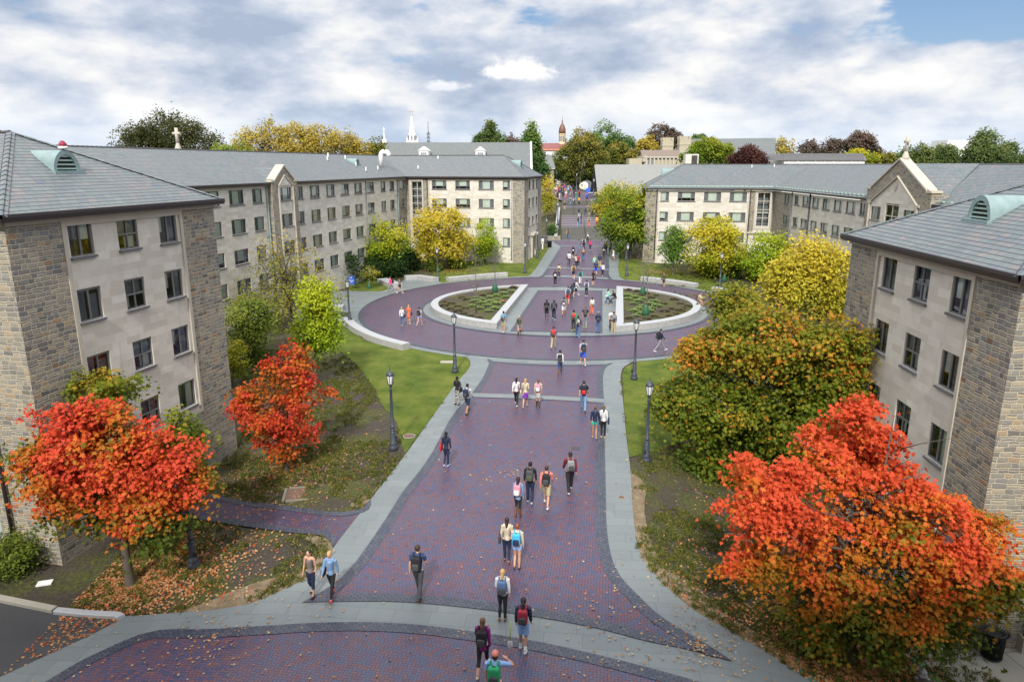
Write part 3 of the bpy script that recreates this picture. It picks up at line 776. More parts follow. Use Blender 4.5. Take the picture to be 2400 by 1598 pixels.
# ================================================================== left dormitory
EL, RL = 11.96, 15.1
uL = U2(.222, 1); vL = Vector((uL.y, -uL.x))           # vL points east
PL = Vector((-14.4, 34.464)); PW = Vector((-24.6, 56.7)); CL = PW+uL*45.14
DL = CL+vL*16.94
BL = empty('dormitory', (PL.x, PL.y, 0))
tag(BL, 'long grey stone dormitory with slate roof on the left, its end facade three windows wide', 'building')
BL.location = (0, 0, 0)
# facades (direction left to right seen from outside)
wNE = Wall(PL-uL*11.2, uL)            # near end facade, faces east, s from left corner
rowsL = [11.70, 9.23, 6.63, 4.02]
near_cols = [(2.56, 3.70, 'slide'), (4.96, 6.08, 'four'), (7.36, 8.50, 'slide')]
holesN = [(a, b, z-1.25, z) for a, b, _ in near_cols for z in rowsL]+[(a, b, .35, 1.5) for a, b, _ in near_cols]
st_mb, li, tr = Sink('wall'), Sink('limestone_panel'), Sink('stone_trim')
ZB = -2.2
panel(st_mb, wNE, 0, 2.25, ZB, EL-.16, (), M_STONE); panel(st_mb, wNE, 8.86, 11.2, ZB, EL-.16, (), M_STONE)
panel(st_mb, wNE, 2.25, 8.86, ZB, 2.28, [h for h in holesN if h[3] < 2], M_STONE, reveal=M_LIME)
panel(li, wNE, 2.43, 8.68, 2.45, EL-.34, [h for h in holesN if h[3] > 2], M_LIME, off=-.04)
def surround(mb, w, s0, s1, z0, z1, t_=.18, o0=.03, o1=-.04, bottom=True):
    """raised frame round a panel"""
    for a, b, c, d in ((s0, s0+t_, z0, z1), (s1-t_, s1, z0, z1), (s0+t_, s1-t_, z1-t_, z1))+(((s0+t_, s1-t_, z0, z0+t_),) if bottom else ()):
        q = w.at((a+b)/2, (c+d)/2, (o0+o1)/2-.05); mb.box(q, ((b-a)/2, (o0-o1)/2+.05, (d-c)/2), M_TRIM, w.rz)
surround(tr, wNE, 2.25, 8.86, 2.28, EL-.16)
q = wNE.at(5.6, EL-.08, -.1); tr.box(q, (5.62, .17, .08), M_TRIM, wNE.rz)
for (a, b, stl) in near_cols:
    for k, z in enumerate(rowsL):
        var = {0: [0, 1, 2], 1: [3, 0, 2], 2: [3, 1, 2], 3: [3, 1, 1]}[k][near_cols.index((a, b, stl))]
        window(BL, wNE, (a, b, z-1.25, z), stl, var, off=-.04)
    window(BL, wNE, (a, b, .35, 1.5), stl, 1)
# near south side, faces the camera
wNS = Wall(PL-uL*11.2-vL*16, vL)
hs = [(14.2-k*3.6, 15.35-k*3.6, z-1.25, z) for k in (0,) for z in (1.5,)]
hl = [(8.4, 9.6, z-1.25, z) for z in rowsL]
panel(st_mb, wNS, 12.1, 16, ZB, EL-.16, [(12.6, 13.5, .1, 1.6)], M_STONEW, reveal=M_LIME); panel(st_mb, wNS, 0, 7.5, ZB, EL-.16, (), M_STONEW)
panel(li, wNS, 7.5, 12.1, ZB, EL-.2, hl, M_LIME, off=-.04)
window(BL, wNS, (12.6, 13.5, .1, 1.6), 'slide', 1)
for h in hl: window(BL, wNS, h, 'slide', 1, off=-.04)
q = wNS.at(8, EL-.08, -.1); tr.box(q, (8.02, .17, .08), M_TRIM, wNS.rz)
pipe(BL, 'downpipe', wNS.at(14.1, EL-.1, .12), wNS.at(14.1, -1.2, .12), .07)
wNN = Wall(PL-vL*16+Vector((0, 0)), vL); wNN = Wall(PL, -vL)         # north side
panel(st_mb, wNN, 0, 16, ZB, EL-.16, (), M_STONE)
# long wing, faces east
wLW = Wall(PW-uL*30, uL); o_ = 30.
lcols = [(.55, 2.34, 'sideL'), (3.73, 5.83, 'triple'), (7.18, 8.75, 'sideL'), (14.66, 16.22, 'side'), (17.63, 19.7, 'triple'), (21.2, 23.2, 'triple'), (24.7, 26.8, 'side'), (28.3, 30.4, 'triple'), (31.9, 34.0, 'side'), (36.1, 37.7, 'sideL'), (39.1, 40.7, 'side')]
hw = [(a+o_, b+o_, z-1.24, z) for a, b, _ in lcols for z in rowsL]
panel(li, wLW, 18, o_+9.72, ZB, EL-.12, [h for h in hw if h[1] < o_+10], M_LIME)
panel(li, wLW, o_+14.3, o_+41.7, ZB, EL-.12, [h for h in hw if h[0] > o_+14], M_LIME)
sc_ = (42.85+o_, 44.4+o_)
hst = [(sc_[0], sc_[1], z-1.1, z) for z in rowsL]
panel(st_mb, wLW, o_+41.7, o_+45.14, ZB, EL-.12, hst, M_STONE, off=.02)
for a, b, stl in lcols:
    for k, z in enumerate(rowsL): window(BL, wLW, (a+o_, b+o_, z-1.24, z), stl, wrnd.randrange(4))
for h in hst: window(BL, wLW, h, 'plain', wrnd.randrange(1, 4), off=.02)
q = wLW.at(o_+14, EL-.06, -.06)
for a, b in ((18, o_+9.7), (o_+14.3, o_+45)): tr.box(wLW.at((a+b)/2, EL-.07, 0), ((b-a)/2, .07, .07), M_TRIM, wLW.rz)
# gabled pavilion on the long wing
def pavilion(parent, w, s0, s1, zsh, zap, pr, cols, rows, style, panel_s, ph, winh=1.2, back=3.5, stone=M_STONE, cope=.22, zb=ZB, apex_s=None, trimgable=None):
    m = MB(); mid = apex_s or (s0+s1)/2; l = MB(); tm = MB()
    wf = Wall(w.at(0, 0, pr)[:2], w.d)
    # front with panel hole
    a, b, z0, z1 = panel_s
    panel(m, wf, s0, a, zb, zsh, (), stone); panel(m, wf, b, s1, zb, zsh, (), stone)
    panel(m, wf, a, b, zb, z0, (), stone)
    # stone above
    if trimgable:
        zs2, za2 = trimgable
        for (x0, x1) in ((a, mid), (mid, b)):
            zA = zs2 if x0 == a else za2; zB_ = za2 if x0 == a else zs2
            m.face([wf.at(x0, zA), wf.at(x1, zB_), wf.at(x1, zap if x1 == mid else zsh+(zap-zsh)*(s1-x1)/(s1-mid)), wf.at(x0, zap if x0 == mid else zsh+(zap-zsh)*(x0-s0)/(mid-s0))], stone, [(x0, zA), (x1, zB_), (x1, 14), (x0, 14)])
        m.face([wf.at(s0, zsh), wf.at(a, zsh), wf.at(a, zsh+(zap-zsh)*(a-s0)/(mid-s0))], stone, [(s0, 0), (a, 0), (a, 1)])
        m.face([wf.at(b, zsh), wf.at(s1, zsh), wf.at(b, zsh+(zap-zsh)*(s1-b)/(s1-mid))], stone, [(b, 0), (s1, 0), (b, 1)])
        hp = [h for h in ph]
        panel(l, wf, a, b, z0, zs2, hp, M_LIME, off=-.05)
        l.face([wf.at(a, zs2, -.05), wf.at(b, zs2, -.05), wf.at(mid, za2, -.05)], M_LIME, [(a, zs2), (b, zs2), (mid, za2)])
        for (x0, zA, x1, zB_) in ((a, zs2, mid, za2), (b, zs2, mid, za2)):
            tm.tube([wf.at(x0, zA, .03), wf.at(x1, zB_+.05, .03)], .10, 6, M_TRIM, False)
        for x in (a, b): tm.tube([wf.at(x, z0, .03), wf.at(x, zs2, .03)], .09, 6, M_TRIM, False)
        for sg, x in ((-1, a), (1, b)): tm.box(wf.at(x-sg*.0, zs2, .03), (.3, .08, .09), M_TRIM, wf.rz)
    # coping and stone returns
    for side, x in ((0, s0), (1, s1)):
        q0, q1 = wf.at(x, zb, 0), wf.at(x, zb, -pr-.1)
        A = [wf.at(x, zb, 0), wf.at(x, zb, -pr-.9), wf.at(x, zsh, -pr-.9), wf.at(x, zsh, 0)]
        m.face(A if side else A[::-1], stone, [(0, zb), (1, zb), (1, zsh), (0, zsh)] if side else [(0, zsh), (1, zsh), (1, zb), (0, zb)])
    shw = .55 if s1-s0 < 6 else .75
    for sg, x in ((1, s0), (-1, s1)):
        x2 = x+sg*shw
        tm.box(wf.at(x+sg*(shw/2-.06), zsh+.08, -.35), (shw/2+.06, .46, .09), M_TRIM, wf.rz)
        # raking coping as a sloped slab
        z2 = zsh+.10
        P = [wf.at(x2-sg*.05, z2, .10), wf.at(mid, zap+.10, .10), wf.at(mid, zap+.10, -.78), wf.at(x2-sg*.05, z2, -.78)]
        Q = [(p[0], p[1], p[2]+.17) for p in P]
        for f4 in (Q, P[::-1], [P[0], P[1], Q[1], Q[0]], [P[2], P[3], Q[3], Q[2]], [P[0], Q[0], Q[3], P[3]]): tm.face(f4, M_TRIM)
        if not trimgable: pass
    # stone gable between shoulder and coping
    if not trimgable:
        m.face([wf.at(s0+shw*.8, zsh), wf.at(s1-shw*.8, zsh), wf.at(mid, zap+.1)], stone, [(s0, zsh), (s1, zsh), (mid, zap)])
        panel(l, wf, a, b, z0, z1-.0, ph, M_LIME, off=-.05)
        l.face([wf.at(a, z1, .012), wf.at(b, z1, .012), wf.at(mid, z1+.95, .012)], M_LIME, [(a, z1), (b, z1), (mid, z1+.95)])
        panel(m, wf, a, b, z1, zsh, (), stone)
        for (x0, zA, x1, zB_) in ((a, z1, mid, z1+1.0), (b, z1, mid, z1+1.0)): tm.tube([wf.at(x0, zA, .03), wf.at(x1, zB_, .03)], .09, 6, M_TRIM, False)
        for x in (a, b): tm.tube([wf.at(x, z0, .02), wf.at(x, z1, .02)], .08, 6, M_TRIM, False)
        lv = MB()
        for k in range(5): lv.box(wf.at(mid, z1+.12+k*.13, .03), (.62-k*.13, .04, .03), M_SNOW if False else M_WHITE, wf.rz)
        lv.build('louvre', parent)
    pv = m.build('pavilion', parent); l.build('limestone_panel', pv); tm.build('coping', pv)
    for h, stl, var in zip(ph, cols, rows): window(parent, wf, h, stl, var, off=-.05)
    return wf, mid
ph = [(o_+11.2, o_+13.2, z-1.2, z) for z in rowsL]
pavilion(BL, wLW, o_+9.72, o_+14.3, 12.25, 13.55, .45, ['triple', 'triple', 'triple', 'triple'], [2, 0, 1, 0], 'triple', (o_+10.85, o_+13.45, 2.4, 11.85), ph)
for s_, c_ in ((10.1, 0), (30.9+.5, 0), (41.75, 1)):
    pipe(BL, 'downpipe', wLW.at(o_+s_ if s_ != 10.1 else o_+9.4, EL-.1, .1), wLW.at(o_+s_ if s_ != 10.1 else o_+9.4, 0, .1), .06, M_COPPER if c_ or s_ == 10.1 else M_SCREEN)
# front wing, faces south
wLF = Wall(CL, vL)
fcols = [(3.8, 5.9, 'triple'), (7.18, 9.26, 'triple'), (10.5, 12.64, 'triple'), (13.9, 14.9, 'side')]
hf = [(a, b, z-1.18, z) for a, b, _ in fcols for z in rowsL[:]]
stair = (.80, 2.35, 3.6, 11.53)
panel(li, wLF, .46, 2.54, ZB, EL-.1, [stair], M_LIME, off=.03, depth=.25)
panel(st_mb, wLF, -.05, .46, ZB, EL-.1, (), M_STONE); panel(st_mb, wLF, 2.54, 3.26, ZB, EL-.1, (), M_STONE)
panel(li, wLF, 3.26, 15.3, ZB, EL-.1, hf, M_LIME)
panel(st_mb, wLF, 15.3, 16.94, ZB, EL-.1, (), M_STONE, off=.05)
window(BL, wLF, stair, 'stair', 0, off=.03, depth=.25)
for i, (a, b, stl) in enumerate(fcols):
    for k, z in enumerate(rowsL): window(BL, wLF, (a, b, z-1.18, z), stl, [1, 1, 0, 1][i] if k < 2 else 0)
surround(tr, wLF, .46, 2.54, 3.2, EL-.12, .22, .08, 0); surround(tr, wLF, 3.26, 15.3, 1.0, EL-.12, .16, .07, -.02, False)
pipe(BL, 'downpipe', wLF.at(3.12, EL, .1), wLF.at(3.12, 1, .1), .06); pipe(BL, 'downpipe', wLF.at(15.12, EL, .12), wLF.at(15.12, 1, .12), .06, M_COPPER)
# east side of the front wing
wLS = Wall(DL, uL)
scols = [(2.7, 3.95, 'side'), (5.46, 6.75, 'side'), (8.2, 9.5, 'side')]
hsd = [(a, b, z-1.2, z) for a, b, _ in scols for z in rowsL[:3]]+[(2.7, 3.95, 2.8, 4.0)]
door = (5.3, 6.9, .5, 3.3)
panel(st_mb, wLS, 0, 2.3, ZB, EL-.1, (), M_STONE, off=.05); panel(st_mb, wLS, 9.9, 12.4, ZB, EL-.1, (), M_STONE, off=.05)
panel(li, wLS, 2.3, 9.9, ZB, EL-.1, hsd+[door], M_LIME)
for h in hsd: window(BL, wLS, h, 'side', wrnd.randrange(4))
tr.box(wLS.at(6.1, 4.1, .25), (1.7, .28, .16), M_TRIM, wLS.rz)
for s_ in (4.9, 7.3): tr.box(wLS.at(s_, 2.2, .1), (.2, .14, 1.8), M_TRIM, wLS.rz)
dm = MB(); dm.box(wLS.at(6.1, 1.9, -.1), (.8, .04, 1.4), M_FASCIA, wLS.rz); dm.build('door', BL)
panel(st_mb, Wall(DL+uL*12.4, -vL), 0, 30, ZB, EL-.1, (), M_STONE)
panel(st_mb, Wall(CL+uL*12.4-vL*14, -uL), 0, 90, ZB, EL-.1, (), M_STONE)
st_mb.build('wall', BL); li.build('limestone_panel', BL); tr.build('stone_trim', BL)
# roofs
ov = .38
def P3(v, z): return (v.x, v.y, z)
def hiproof(A, B, inw, hw_, L, E, Rg, mt, parent, ext=0., name='roof', cap=True, sl=None):
    """A,B: wall corners of the end facade, left to right seen from outside; inw: inward unit; ridge runs L"""
    d = (B-A).normalized(); out = -inw; e0 = E+.20
    a, b = A-d*ov+out*ov, B+d*ov+out*ov
    m = MB(); M_ = (A+B)/2+inw*hw_; N_ = M_+inw*L
    la, lb = a+inw*(L+hw_+ov+ext), b+inw*(L+hw_+ov+ext)
    roofplane(m, [P3(a, e0), P3(b, e0), P3(M_, Rg)], mt)
    roofplane(m, [P3(la, e0), P3(a, e0), P3(M_, Rg), P3(N_+inw*ext, Rg)], mt)
    roofplane(m, [P3(b, e0), P3(lb, e0), P3(N_+inw*ext, Rg), P3(M_, Rg)], mt)
    if cap:
        hipcap(m, P3(a, e0+.02), P3(M_, Rg+.02), .17, mt); hipcap(m, P3(b, e0+.02), P3(M_, Rg+.02), .17, mt)
    hipcap(m, P3(M_, Rg+.03), P3(N_, Rg+.03), .12, M_FASCIA)
    r = m.build(name, parent)
    return r, M_, N_
# near end
A, B = PL-uL*11.2, PL
rN, MN, NN = hiproof(A, B, -vL, 5.1, 14.5, EL, RL, M_SLATE, BL)
g = Sink('gutter')
gutter(g, A-uL*.38, B+uL*.38, EL, vL); gutter(g, A-vL*22, A+vL*.38, EL, -uL); gutter(g, B+vL*.38, B-vL*14, EL, uL)
# long wing
m = MB(); hw_ = 6.2
a, b = PW-uL*36+vL*ov, CL+vL*ov+uL*0
ra, rb = PW-uL*36-vL*hw_, CL-vL*hw_+uL*6.2
e0 = EL+.20
roofplane(m, [P3(a, e0), P3(b, e0), P3(rb, RL), P3(ra, RL)], M_SLATE)
wa, wb = a-vL*(2*hw_+.76), b-vL*(2*hw_+.76)+uL*12.4
roofplane(m, [P3(wb, e0), P3(wa, e0), P3(ra, RL), P3(rb, RL)], M_SLATE)
hipcap(m, P3(ra, RL+.03), P3(rb, RL+.03), .12, M_FASCIA)
# front wing roof
eF = CL-uL*ov+vL*ov*.0; A2, B2 = DL, DL+uL*12.4
r2, M2, N2 = hiproof(A2, B2, -vL, 4.2, 19.0, EL, RL, M_SLATE, BL)
gutter(g, PW-uL*36, CL, EL, vL); gutter(g, CL-vL*.0, DL+vL*.38, EL, -uL); gutter(g, DL-uL*.38, DL+uL*12.8, EL, vL)
m.build('roof', BL); g.build('gutter', BL)
# small cross gable roof behind pavilion
m = MB(); w_ = wLW; s0, s1, mid = o_+9.9, o_+14.1, o_+12.0
for sa in (s0, s1):
    pts = [w_.at(sa, 12.3, .2), w_.at(mid, 13.55, .2), w_.at(mid, 13.55, -3.2), w_.at(sa, 12.3, -.7)]
    m.face(pts if sa == s0 else pts[::-1], M_SLATE, [(0, 0), (0, 2.4), (3, 2.4), (1, 0)])
m.build('gable_roof', BL)
# dormers, vents, finials
sl_ = (RL-EL-.2)/(5.1+ov)
c = MN+vL*2.9-uL*.45; cz = RL-(2.9)*sl_
dormer(None, (c.x+uL.x*.0, c.y+uL.y*.0, cz+.0), vL, 1.3, .82, 2.2, BL)
chat = c.copy()
hz_ = (RL-EL-.2)/(hw_+ov)
c = PW+uL*36.5-vL*3.2; dormer(None, P3(c, e0+(3.2+ov)*hz_), vL, 1.3, .8, 1.9, BL)
c = DL+uL*5.2-vL*1.6; dormer(None, P3(c, e0+(1.6+ov)*(RL-e0)/(4.2+ov)), vL, 1.6, 1.0, 2.0, BL)
def vent(parent, p, h=.5, r=.05, mt=None):
    mv = MB(); mv.tube([(p[0], p[1], p[2]-.2), (p[0], p[1], p[2]+h)], r, 8, mt or MATS['white_paint']); mv.lathe([(r*1.8, -.02), (r*1.2, .06)], (p[0], p[1], p[2]), 8, M_SCREEN); return mv.build('vent_pipe', parent)
for s_, o2 in ((30.5, 4.3), (32.5, 5.2), (36, 4.6), (35.0, 1.4), (35.2, 2.8), (39.5, 1.7)):
    c = PW+uL*s_-vL*o2; vent(BL, P3(c, e0+(o2+ov)*hz_), .55, .07)
for s_, o2 in ((3.2, 4.8), (1.2, 1.8)):
    c = CL+vL*s_+uL*o2; vent(BL, P3(c, e0+(o2+ov)*hz_), .55, .07)
# U-shaped duct
q = atY(893, 374, 99.); mv = MB(); r0 = .32
mv.tube([(q.x, q.y, q.z-.8), (q.x, q.y, q.z+.5)]+[(q.x+.55-.55*math.cos(R(a_)), q.y, q.z+.5+.55*math.sin(R(a_))) for a_ in range(20, 161, 20)]+[(q.x+1.05, q.y, q.z+.45)], r0, 10, M_WHITE)
mv.build('roof_duct', BL)
mv = MB(); q = atY(418, 352, 68); cross_finial(mv, (q.x, q.y, RL-.1), 2.1, M_TRIM, math.atan2(vL.y, vL.x), .62); mv.build('cross', BL)
# red and white hat shaped cap on the dormer vane
hatp = chat; mh = MB(); mh.lathe([(.16, 0), (.19, .06), (.16, .10)], (0, 0, 0), 12, M_WHITE); mh.lathe([(.15, .10), (.14, .20), (.07, .30), (.0, .33)], (0, 0, 0), 12, plain('red_cloth', (.28, .02, .05)))
mh.tube([(0, 0, -.2), (.0, 0, .05)], .02, 6, M_FASCIA)
hb = mh.build('santa_style_hat', None, P3(chat, cz+.86)); hb.name = 'knit_hat'
tag(hb, 'small red and white knit hat perched on top of the green copper roof dormer', 'hat')

# ================================================================== right dormitory
ER, RR = 10.5, 13.85
uR = U2(.05, 1); vR = Vector((uR.y, -uR.x))
PR = Vector((15.4, 32.0))
BR = empty('dormitory'); tag(BR, 'grey stone dormitory with slate roof on the right with a cross topped gable', 'building')
rowsR = [10.17, 7.55, 4.86, 2.2]
st_mb, li, tr, g = Sink('w'), Sink('l'), Sink('t'), Sink('g')
wRE = Wall(PR, -uR)                 # faces west
rc = [(3.1, 4.23, 'slide'), (5.62, 6.76, 'four'), (8.2, 9.33, 'slide')]
hR = [(a, b, z-1.3, z) for a, b, _ in rc for z in rowsR]
# the near-right building: its windows start one column after the pier
panel(st_mb, wRE, 0, 2.61, ZB-1, ER-.1, (), M_STONE); panel(st_mb, wRE, 9.6, 11.85, ZB-1, ER-.1, (), M_STONE)
panel(li, wRE, 2.79, 9.42, ZB-1, ER-.34, hR, M_LIME, off=-.06)
surround(tr, wRE, 2.61, 9.6, ZB-1, ER-.16, .18, .04, -.06, False)
tr.box(wRE.at(5.92, ER-.06, -.1), (5.94, .18, .08), M_TRIM, wRE.rz)
for i, (a, b, stl) in enumerate(rc):
    for k, z in enumerate(rowsR): window(BR, wRE, (a, b, z-1.3, z), stl, [[3, 0, 2], [3, 1, 2], [1, 0, 1], [1, 1, 1]][k][i], off=-.06)
wRS = Wall(PR-uR*11.85, vR)         # faces south
hS = [(4.3, 5.4, z-1.3, z) for z in rowsR]
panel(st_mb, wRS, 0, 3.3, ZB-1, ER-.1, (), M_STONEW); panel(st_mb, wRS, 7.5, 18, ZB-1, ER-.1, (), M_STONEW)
panel(li, wRS, 3.3, 7.5, ZB-1, ER-.2, hS, M_LIME, off=-.06)
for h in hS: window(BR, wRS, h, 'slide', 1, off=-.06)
tr.box(wRS.at(9, ER-.06, -.1), (9.02, .18, .08), M_TRIM, wRS.rz)
dp = pipe(BR, 'downpipe', wRS.at(1.95, ER-.1, .14), wRS.at(1.95, -1.2, .14), .085); mm = MB(); mm.box(wRS.at(1.95, -1.4, .14), (.14, .14, .3), M_KERB, wRS.rz); mm.build('pipe_shoe', dp)
panel(st_mb, Wall(PR+vR*20, -vR), 0, 20, ZB, ER-.1, (), M_STONE)
A, B = PR, PR-uR*11.85
hiproof(A, B, vR, 5.9, 14, ER, RR, M_SLATE, BR)
gutter(g, A+uR*.38, B-uR*.38, ER, -vR); gutter(g, B-vR*.38, B+vR*20, ER, -uR); gutter(g, A-vR*.38, A+vR*18, ER, uR)
sg = Sink('s'); slr = (RR-ER-.2)/(5.9+ov)
for r_ in range(2): snow_guards(sg, wRE, 1.4+r_*.9, 10.6-r_*.9, ER+.05+r_*.62*slr*2, 2, slr, M_COPPER, .75) if r_ == 0 else None
sg.build('snow_guard', BR)
c = (A+B)/2+vR*(5.9-4.0); dormer(None, P3(c-uR*.1, RR-4.0*slr), -vR, 1.4, .90, 2.6, BR)
# long wing faces west
PC = Vector((34.83, 95.3)); dl = U2(-.025, -1)
wRL = Wall(PC, dl); nR = wRL.n
lc = [(7.37, 9.06, 'sideL'), (9.95, 11.96, 'side'), (13.0, 14.9, 'side'), (15.9, 17.85, 'sideL'), (18.9, 20.9, 'side'), (21.9, 24.0, 'side'), (25.0, 26.8, 'sideL'), (41, 43, 'side'), (45, 47, 'side')]
hL = [(a, b, z-1.15, z) for a, b, _ in lc for z in rowsR]; hC = [(3.9, 5.4, z-1.2, z) for z in rowsR]
panel(st_mb, wRL, 0, 6.6, ZB, ER-.1, hC, M_STONE); panel(li, wRL, 6.6, 27.2, ZB, ER-.1, [h for h in hL if h[1] < 27.2], M_LIME); panel(li, wRL, 38.2, 62, ZB, ER-.1, [h for h in hL if h[0] > 38], M_LIME)
for a, b, stl in lc:
    for k, z in enumerate(rowsR): window(BR, wRL, (a, b, z-1.15, z), stl, wrnd.randrange(4))
for h in hC: window(BR, wRL, h, 'side', wrnd.randrange(4))
ph = [(28.3, 30.1, 8.85, 10.05), (31.0, 33.3, 7.4, 11.3), (34.2, 35.9, 8.85, 10.05), (28.3, 30.1, 6.2, 7.4), (34.2, 35.9, 6.2, 7.4), (28.3, 30.1, 3.6, 4.8), (31.0, 33.3, 1.5, 6.8), (34.2, 35.9, 3.6, 4.8)]
wf, mid = pavilion(BR, wRL, 27.2, 38.2, 11.6, 14.1, .5, ['side', 'stair', 'side', 'side', 'side', 'side', 'stair', 'side'], [0, 0, 2, 0, 1, 0, 0, 1], '', (28.0, 36.4, 1.2, 10.4), ph, apex_s=32.6, trimgable=(10.45, 12.75))
mv = MB(); q = wRL.at(32.6, 14.2, .1); cross_finial(mv, q, 2.0, M_TRIM, wRL.rz, .62); mv.build('cross', BR)
# shield relief above the window
mv = MB(); q = wf.at(32.3, 11.95, -.02); mv.grid([[wf.at(32.3+x*k, 11.95+z*k, .06*(1-k)-.02) for x, z in ((-.3, .38), (.3, .38), (.32, 0), (.18, -.32), (0, -.48), (-.18, -.32), (-.32, 0))] for k in (1., .85, .4, .01)], M_TRIM, cap=False); mv.build('shield_relief', BR)
m = MB(); hw_ = 6.4
e0 = ER+.20; a, b = PC+nR*ov, PC+dl*64+nR*ov; ra, rb = PC-nR*hw_-dl*6.4, PC+dl*64-nR*hw_
roofplane(m, [P3(a-dl*0, e0), P3(b, e0), P3(rb, RR), P3(ra, RR)], M_SLATE)
roofplane(m, [P3(b-nR*13.5, e0), P3(a-nR*13.5-dl*6, e0), P3(ra, RR), P3(rb, RR)], M_SLATE)
hipcap(m, P3(ra, RR+.02), P3(rb, RR+.02), .12, M_FASCIA)
gutter(g, PC, PC+dl*27.2, ER, nR, .38, .22); gutter(g, PC+dl*38.2, PC+dl*64, ER, nR, .38, .22)
# cross roof of the pavilion
mid_ = 32.6; zR = 13.9
back = -hw_
for sa, sg_ in ((28.0, 1), (37.4, -1)):
    zE = 11.45; inn = -(ov*0+(zE-e0)/((RR-e0)/(hw_+ov))-ov)
    pts = [wRL.at(sa, zE, .0), wRL.at(mid_, zR, .0), wRL.at(mid_, zR, back+.1), wRL.at(sa, zE, inn)]
    uv = [(0, 0), (0, 5.3), (6.5, 5.3), (abs(inn), 0)]
    m.face(pts if sg_ > 0 else pts[::-1], m.mats[0], uv if sg_ > 0 else uv[::-1])
m.build('roof', BR)
sgm = Sink('s'); hzr = (RR-e0)/(hw_+ov)
s_ = .5
while s_ < 27:
    sgm.box(wRL.at(s_, e0+.30*hzr+.13, .08), (.28, .07, .06), M_SNOW, wRL.rz); s_ += .95
s_ = 39
while s_ < 46: sgm.box(wRL.at(s_, e0+.30*hzr+.13, .08), (.28, .07, .06), M_SNOW, wRL.rz); s_ += 1.1
sgm.build('snow_guard', BR)
pipe(BR, 'downpipe', wRL.at(6.75, ER, .1), wRL.at(6.75, 1, .1), .06, M_SCREEN); pipe(BR, 'downpipe', wRL.at(12.45, ER, .1), wRL.at(12.45, 1, .1), .08)
# front wing faces south
PF = Vector((18.2, 98.0)); dF = (PC-PF).normalized(); wRF = Wall(PF, dF); LF = (PC-PF).length; nF = wRF.n
fc = [(2.05, 3.15, 'side'), (4.32, 6.58, 'triple'), (7.77, 10.0, 'triple'), (11.12, 13.34, 'triple')]
hF = [(a, b, z-1.15, z) for a, b, _ in fc for z in rowsR[:3]]
stair = (14.77, 16.33, 5.75, 10.15)
panel(st_mb, wRF, 0, 1.67, ZB, ER-.1, (), M_STONE, off=.05); panel(li, wRF, 1.67, 13.69, ZB, ER-.1, hF, M_LIME)
panel(st_mb, wRF, 13.69, 14.4, 4.9, ER-.1, (), M_STONE); panel(li, wRF, 14.4, 16.67, 4.9, ER-.1, [stair], M_LIME, off=.03, depth=.25)
panel(st_mb, wRF, 16.67, LF+.05, 4.9, ER-.1, (), M_STONE)
panel(li, wRF, 13.69, LF+.05, ZB, 4.9, [(14.8, 16.7, 1.2, 3.9)], M_LIME, off=.06)
tr.box(wRF.at(15.5, 4.9, .1), (1.85, .16, .12), M_TRIM, wRF.rz)
arch = MB()
arch.tube([wRF.at(15.75-1.15*math.cos(R(k)), 3.1+1.0*math.sin(R(k)), .1) for k in range(0, 181, 15)], .14, 6, M_TRIM, False)
arch.build('entrance_arch', BR)
dd = MB(); dd.box(wRF.at(15.75, 2.4, -.1), (.93, .05, 1.3), M_WHITE, wRF.rz); ddo = dd.build('door', BR)
for k in (-.45, .45):
    pm = MB(); pm.box(wRF.at(15.75+k, 2.6, -.03), (.30, .02, .55), M_ROOM, wRF.rz); pm.build('door_pane', ddo)
    pm = MB(); pm.box(wRF.at(15.75+k, 2.7, -.0), (.17, .01, .24), M_WHITE, wRF.rz); pm.build('notice', ddo)
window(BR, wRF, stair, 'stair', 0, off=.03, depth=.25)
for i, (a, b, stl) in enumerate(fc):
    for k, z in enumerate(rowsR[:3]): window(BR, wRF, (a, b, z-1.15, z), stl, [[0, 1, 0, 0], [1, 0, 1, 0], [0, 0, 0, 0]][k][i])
surround(tr, wRF, 14.4, 16.67, 5.35, ER-.12, .2, .08, 0); surround(tr, wRF, 1.67, 13.69, .9, ER-.12, .16, .07, -.02, False)
pipe(BR, 'downpipe', wRF.at(1.55, ER, .12), wRF.at(1.55, 1, .12), .07); pipe(BR, 'downpipe', wRF.at(13.8, ER, .1), wRF.at(13.8, 1, .1), .07)
upF = Vector((-dF.y, dF.x))
panel(st_mb, Wall(PF+upF*12.6, -upF), 0, 12.6, ZB, ER-.1, (), M_STONE)
A, B = PF+upF*12.6, PF
rr, Mx, Nx = hiproof(A, B, dF, 5.2, 19, ER, RR, M_SLATE, BR)
gutter(g, PF-dF*.38, PC, ER, nF, .38, .2); gutter(g, A, B-upF*.38, ER, -dF, .38, .2)
sgm = Sink('s'); s_ = .8
while s_ < LF-.5: sgm.box(wRF.at(s_, e0+.30*hzr+.14, .08), (.26, .07, .07), M_SNOW, wRF.rz); s_ += .62
sgm.build('snow_guard', BR)
c = PF+upF*6.3+dF*2.4; dormer(None, P3(c, e0+(2.4+ov)*(RR-e0)/(5.2+ov)), -dF, 1.5, 1.0, 1.9, BR)
for s_, o2 in ((14.5, 5.2), (17.5, 5.4)):
    c = PF+dF*s_+upF*o2; vent(BR, P3(c, e0+(o2+ov)*hzr), .5, .05)
# chimney stack behind the ridge
mv = MB(); q = atY(1619, 378, 107); mv.box((q.x, q.y, RR+.35), (.95, .7, 1.1), M_LIME); mv.box((q.x+.35, q.y-.72, RR+.55), (.42, .03, .7), M_ROOM); mv.build('chimney', BR)
st_mb.build('wall', BR); li.build('limestone_panel', BR); tr.build('stone_trim', BR); g.build('gutter', BR)

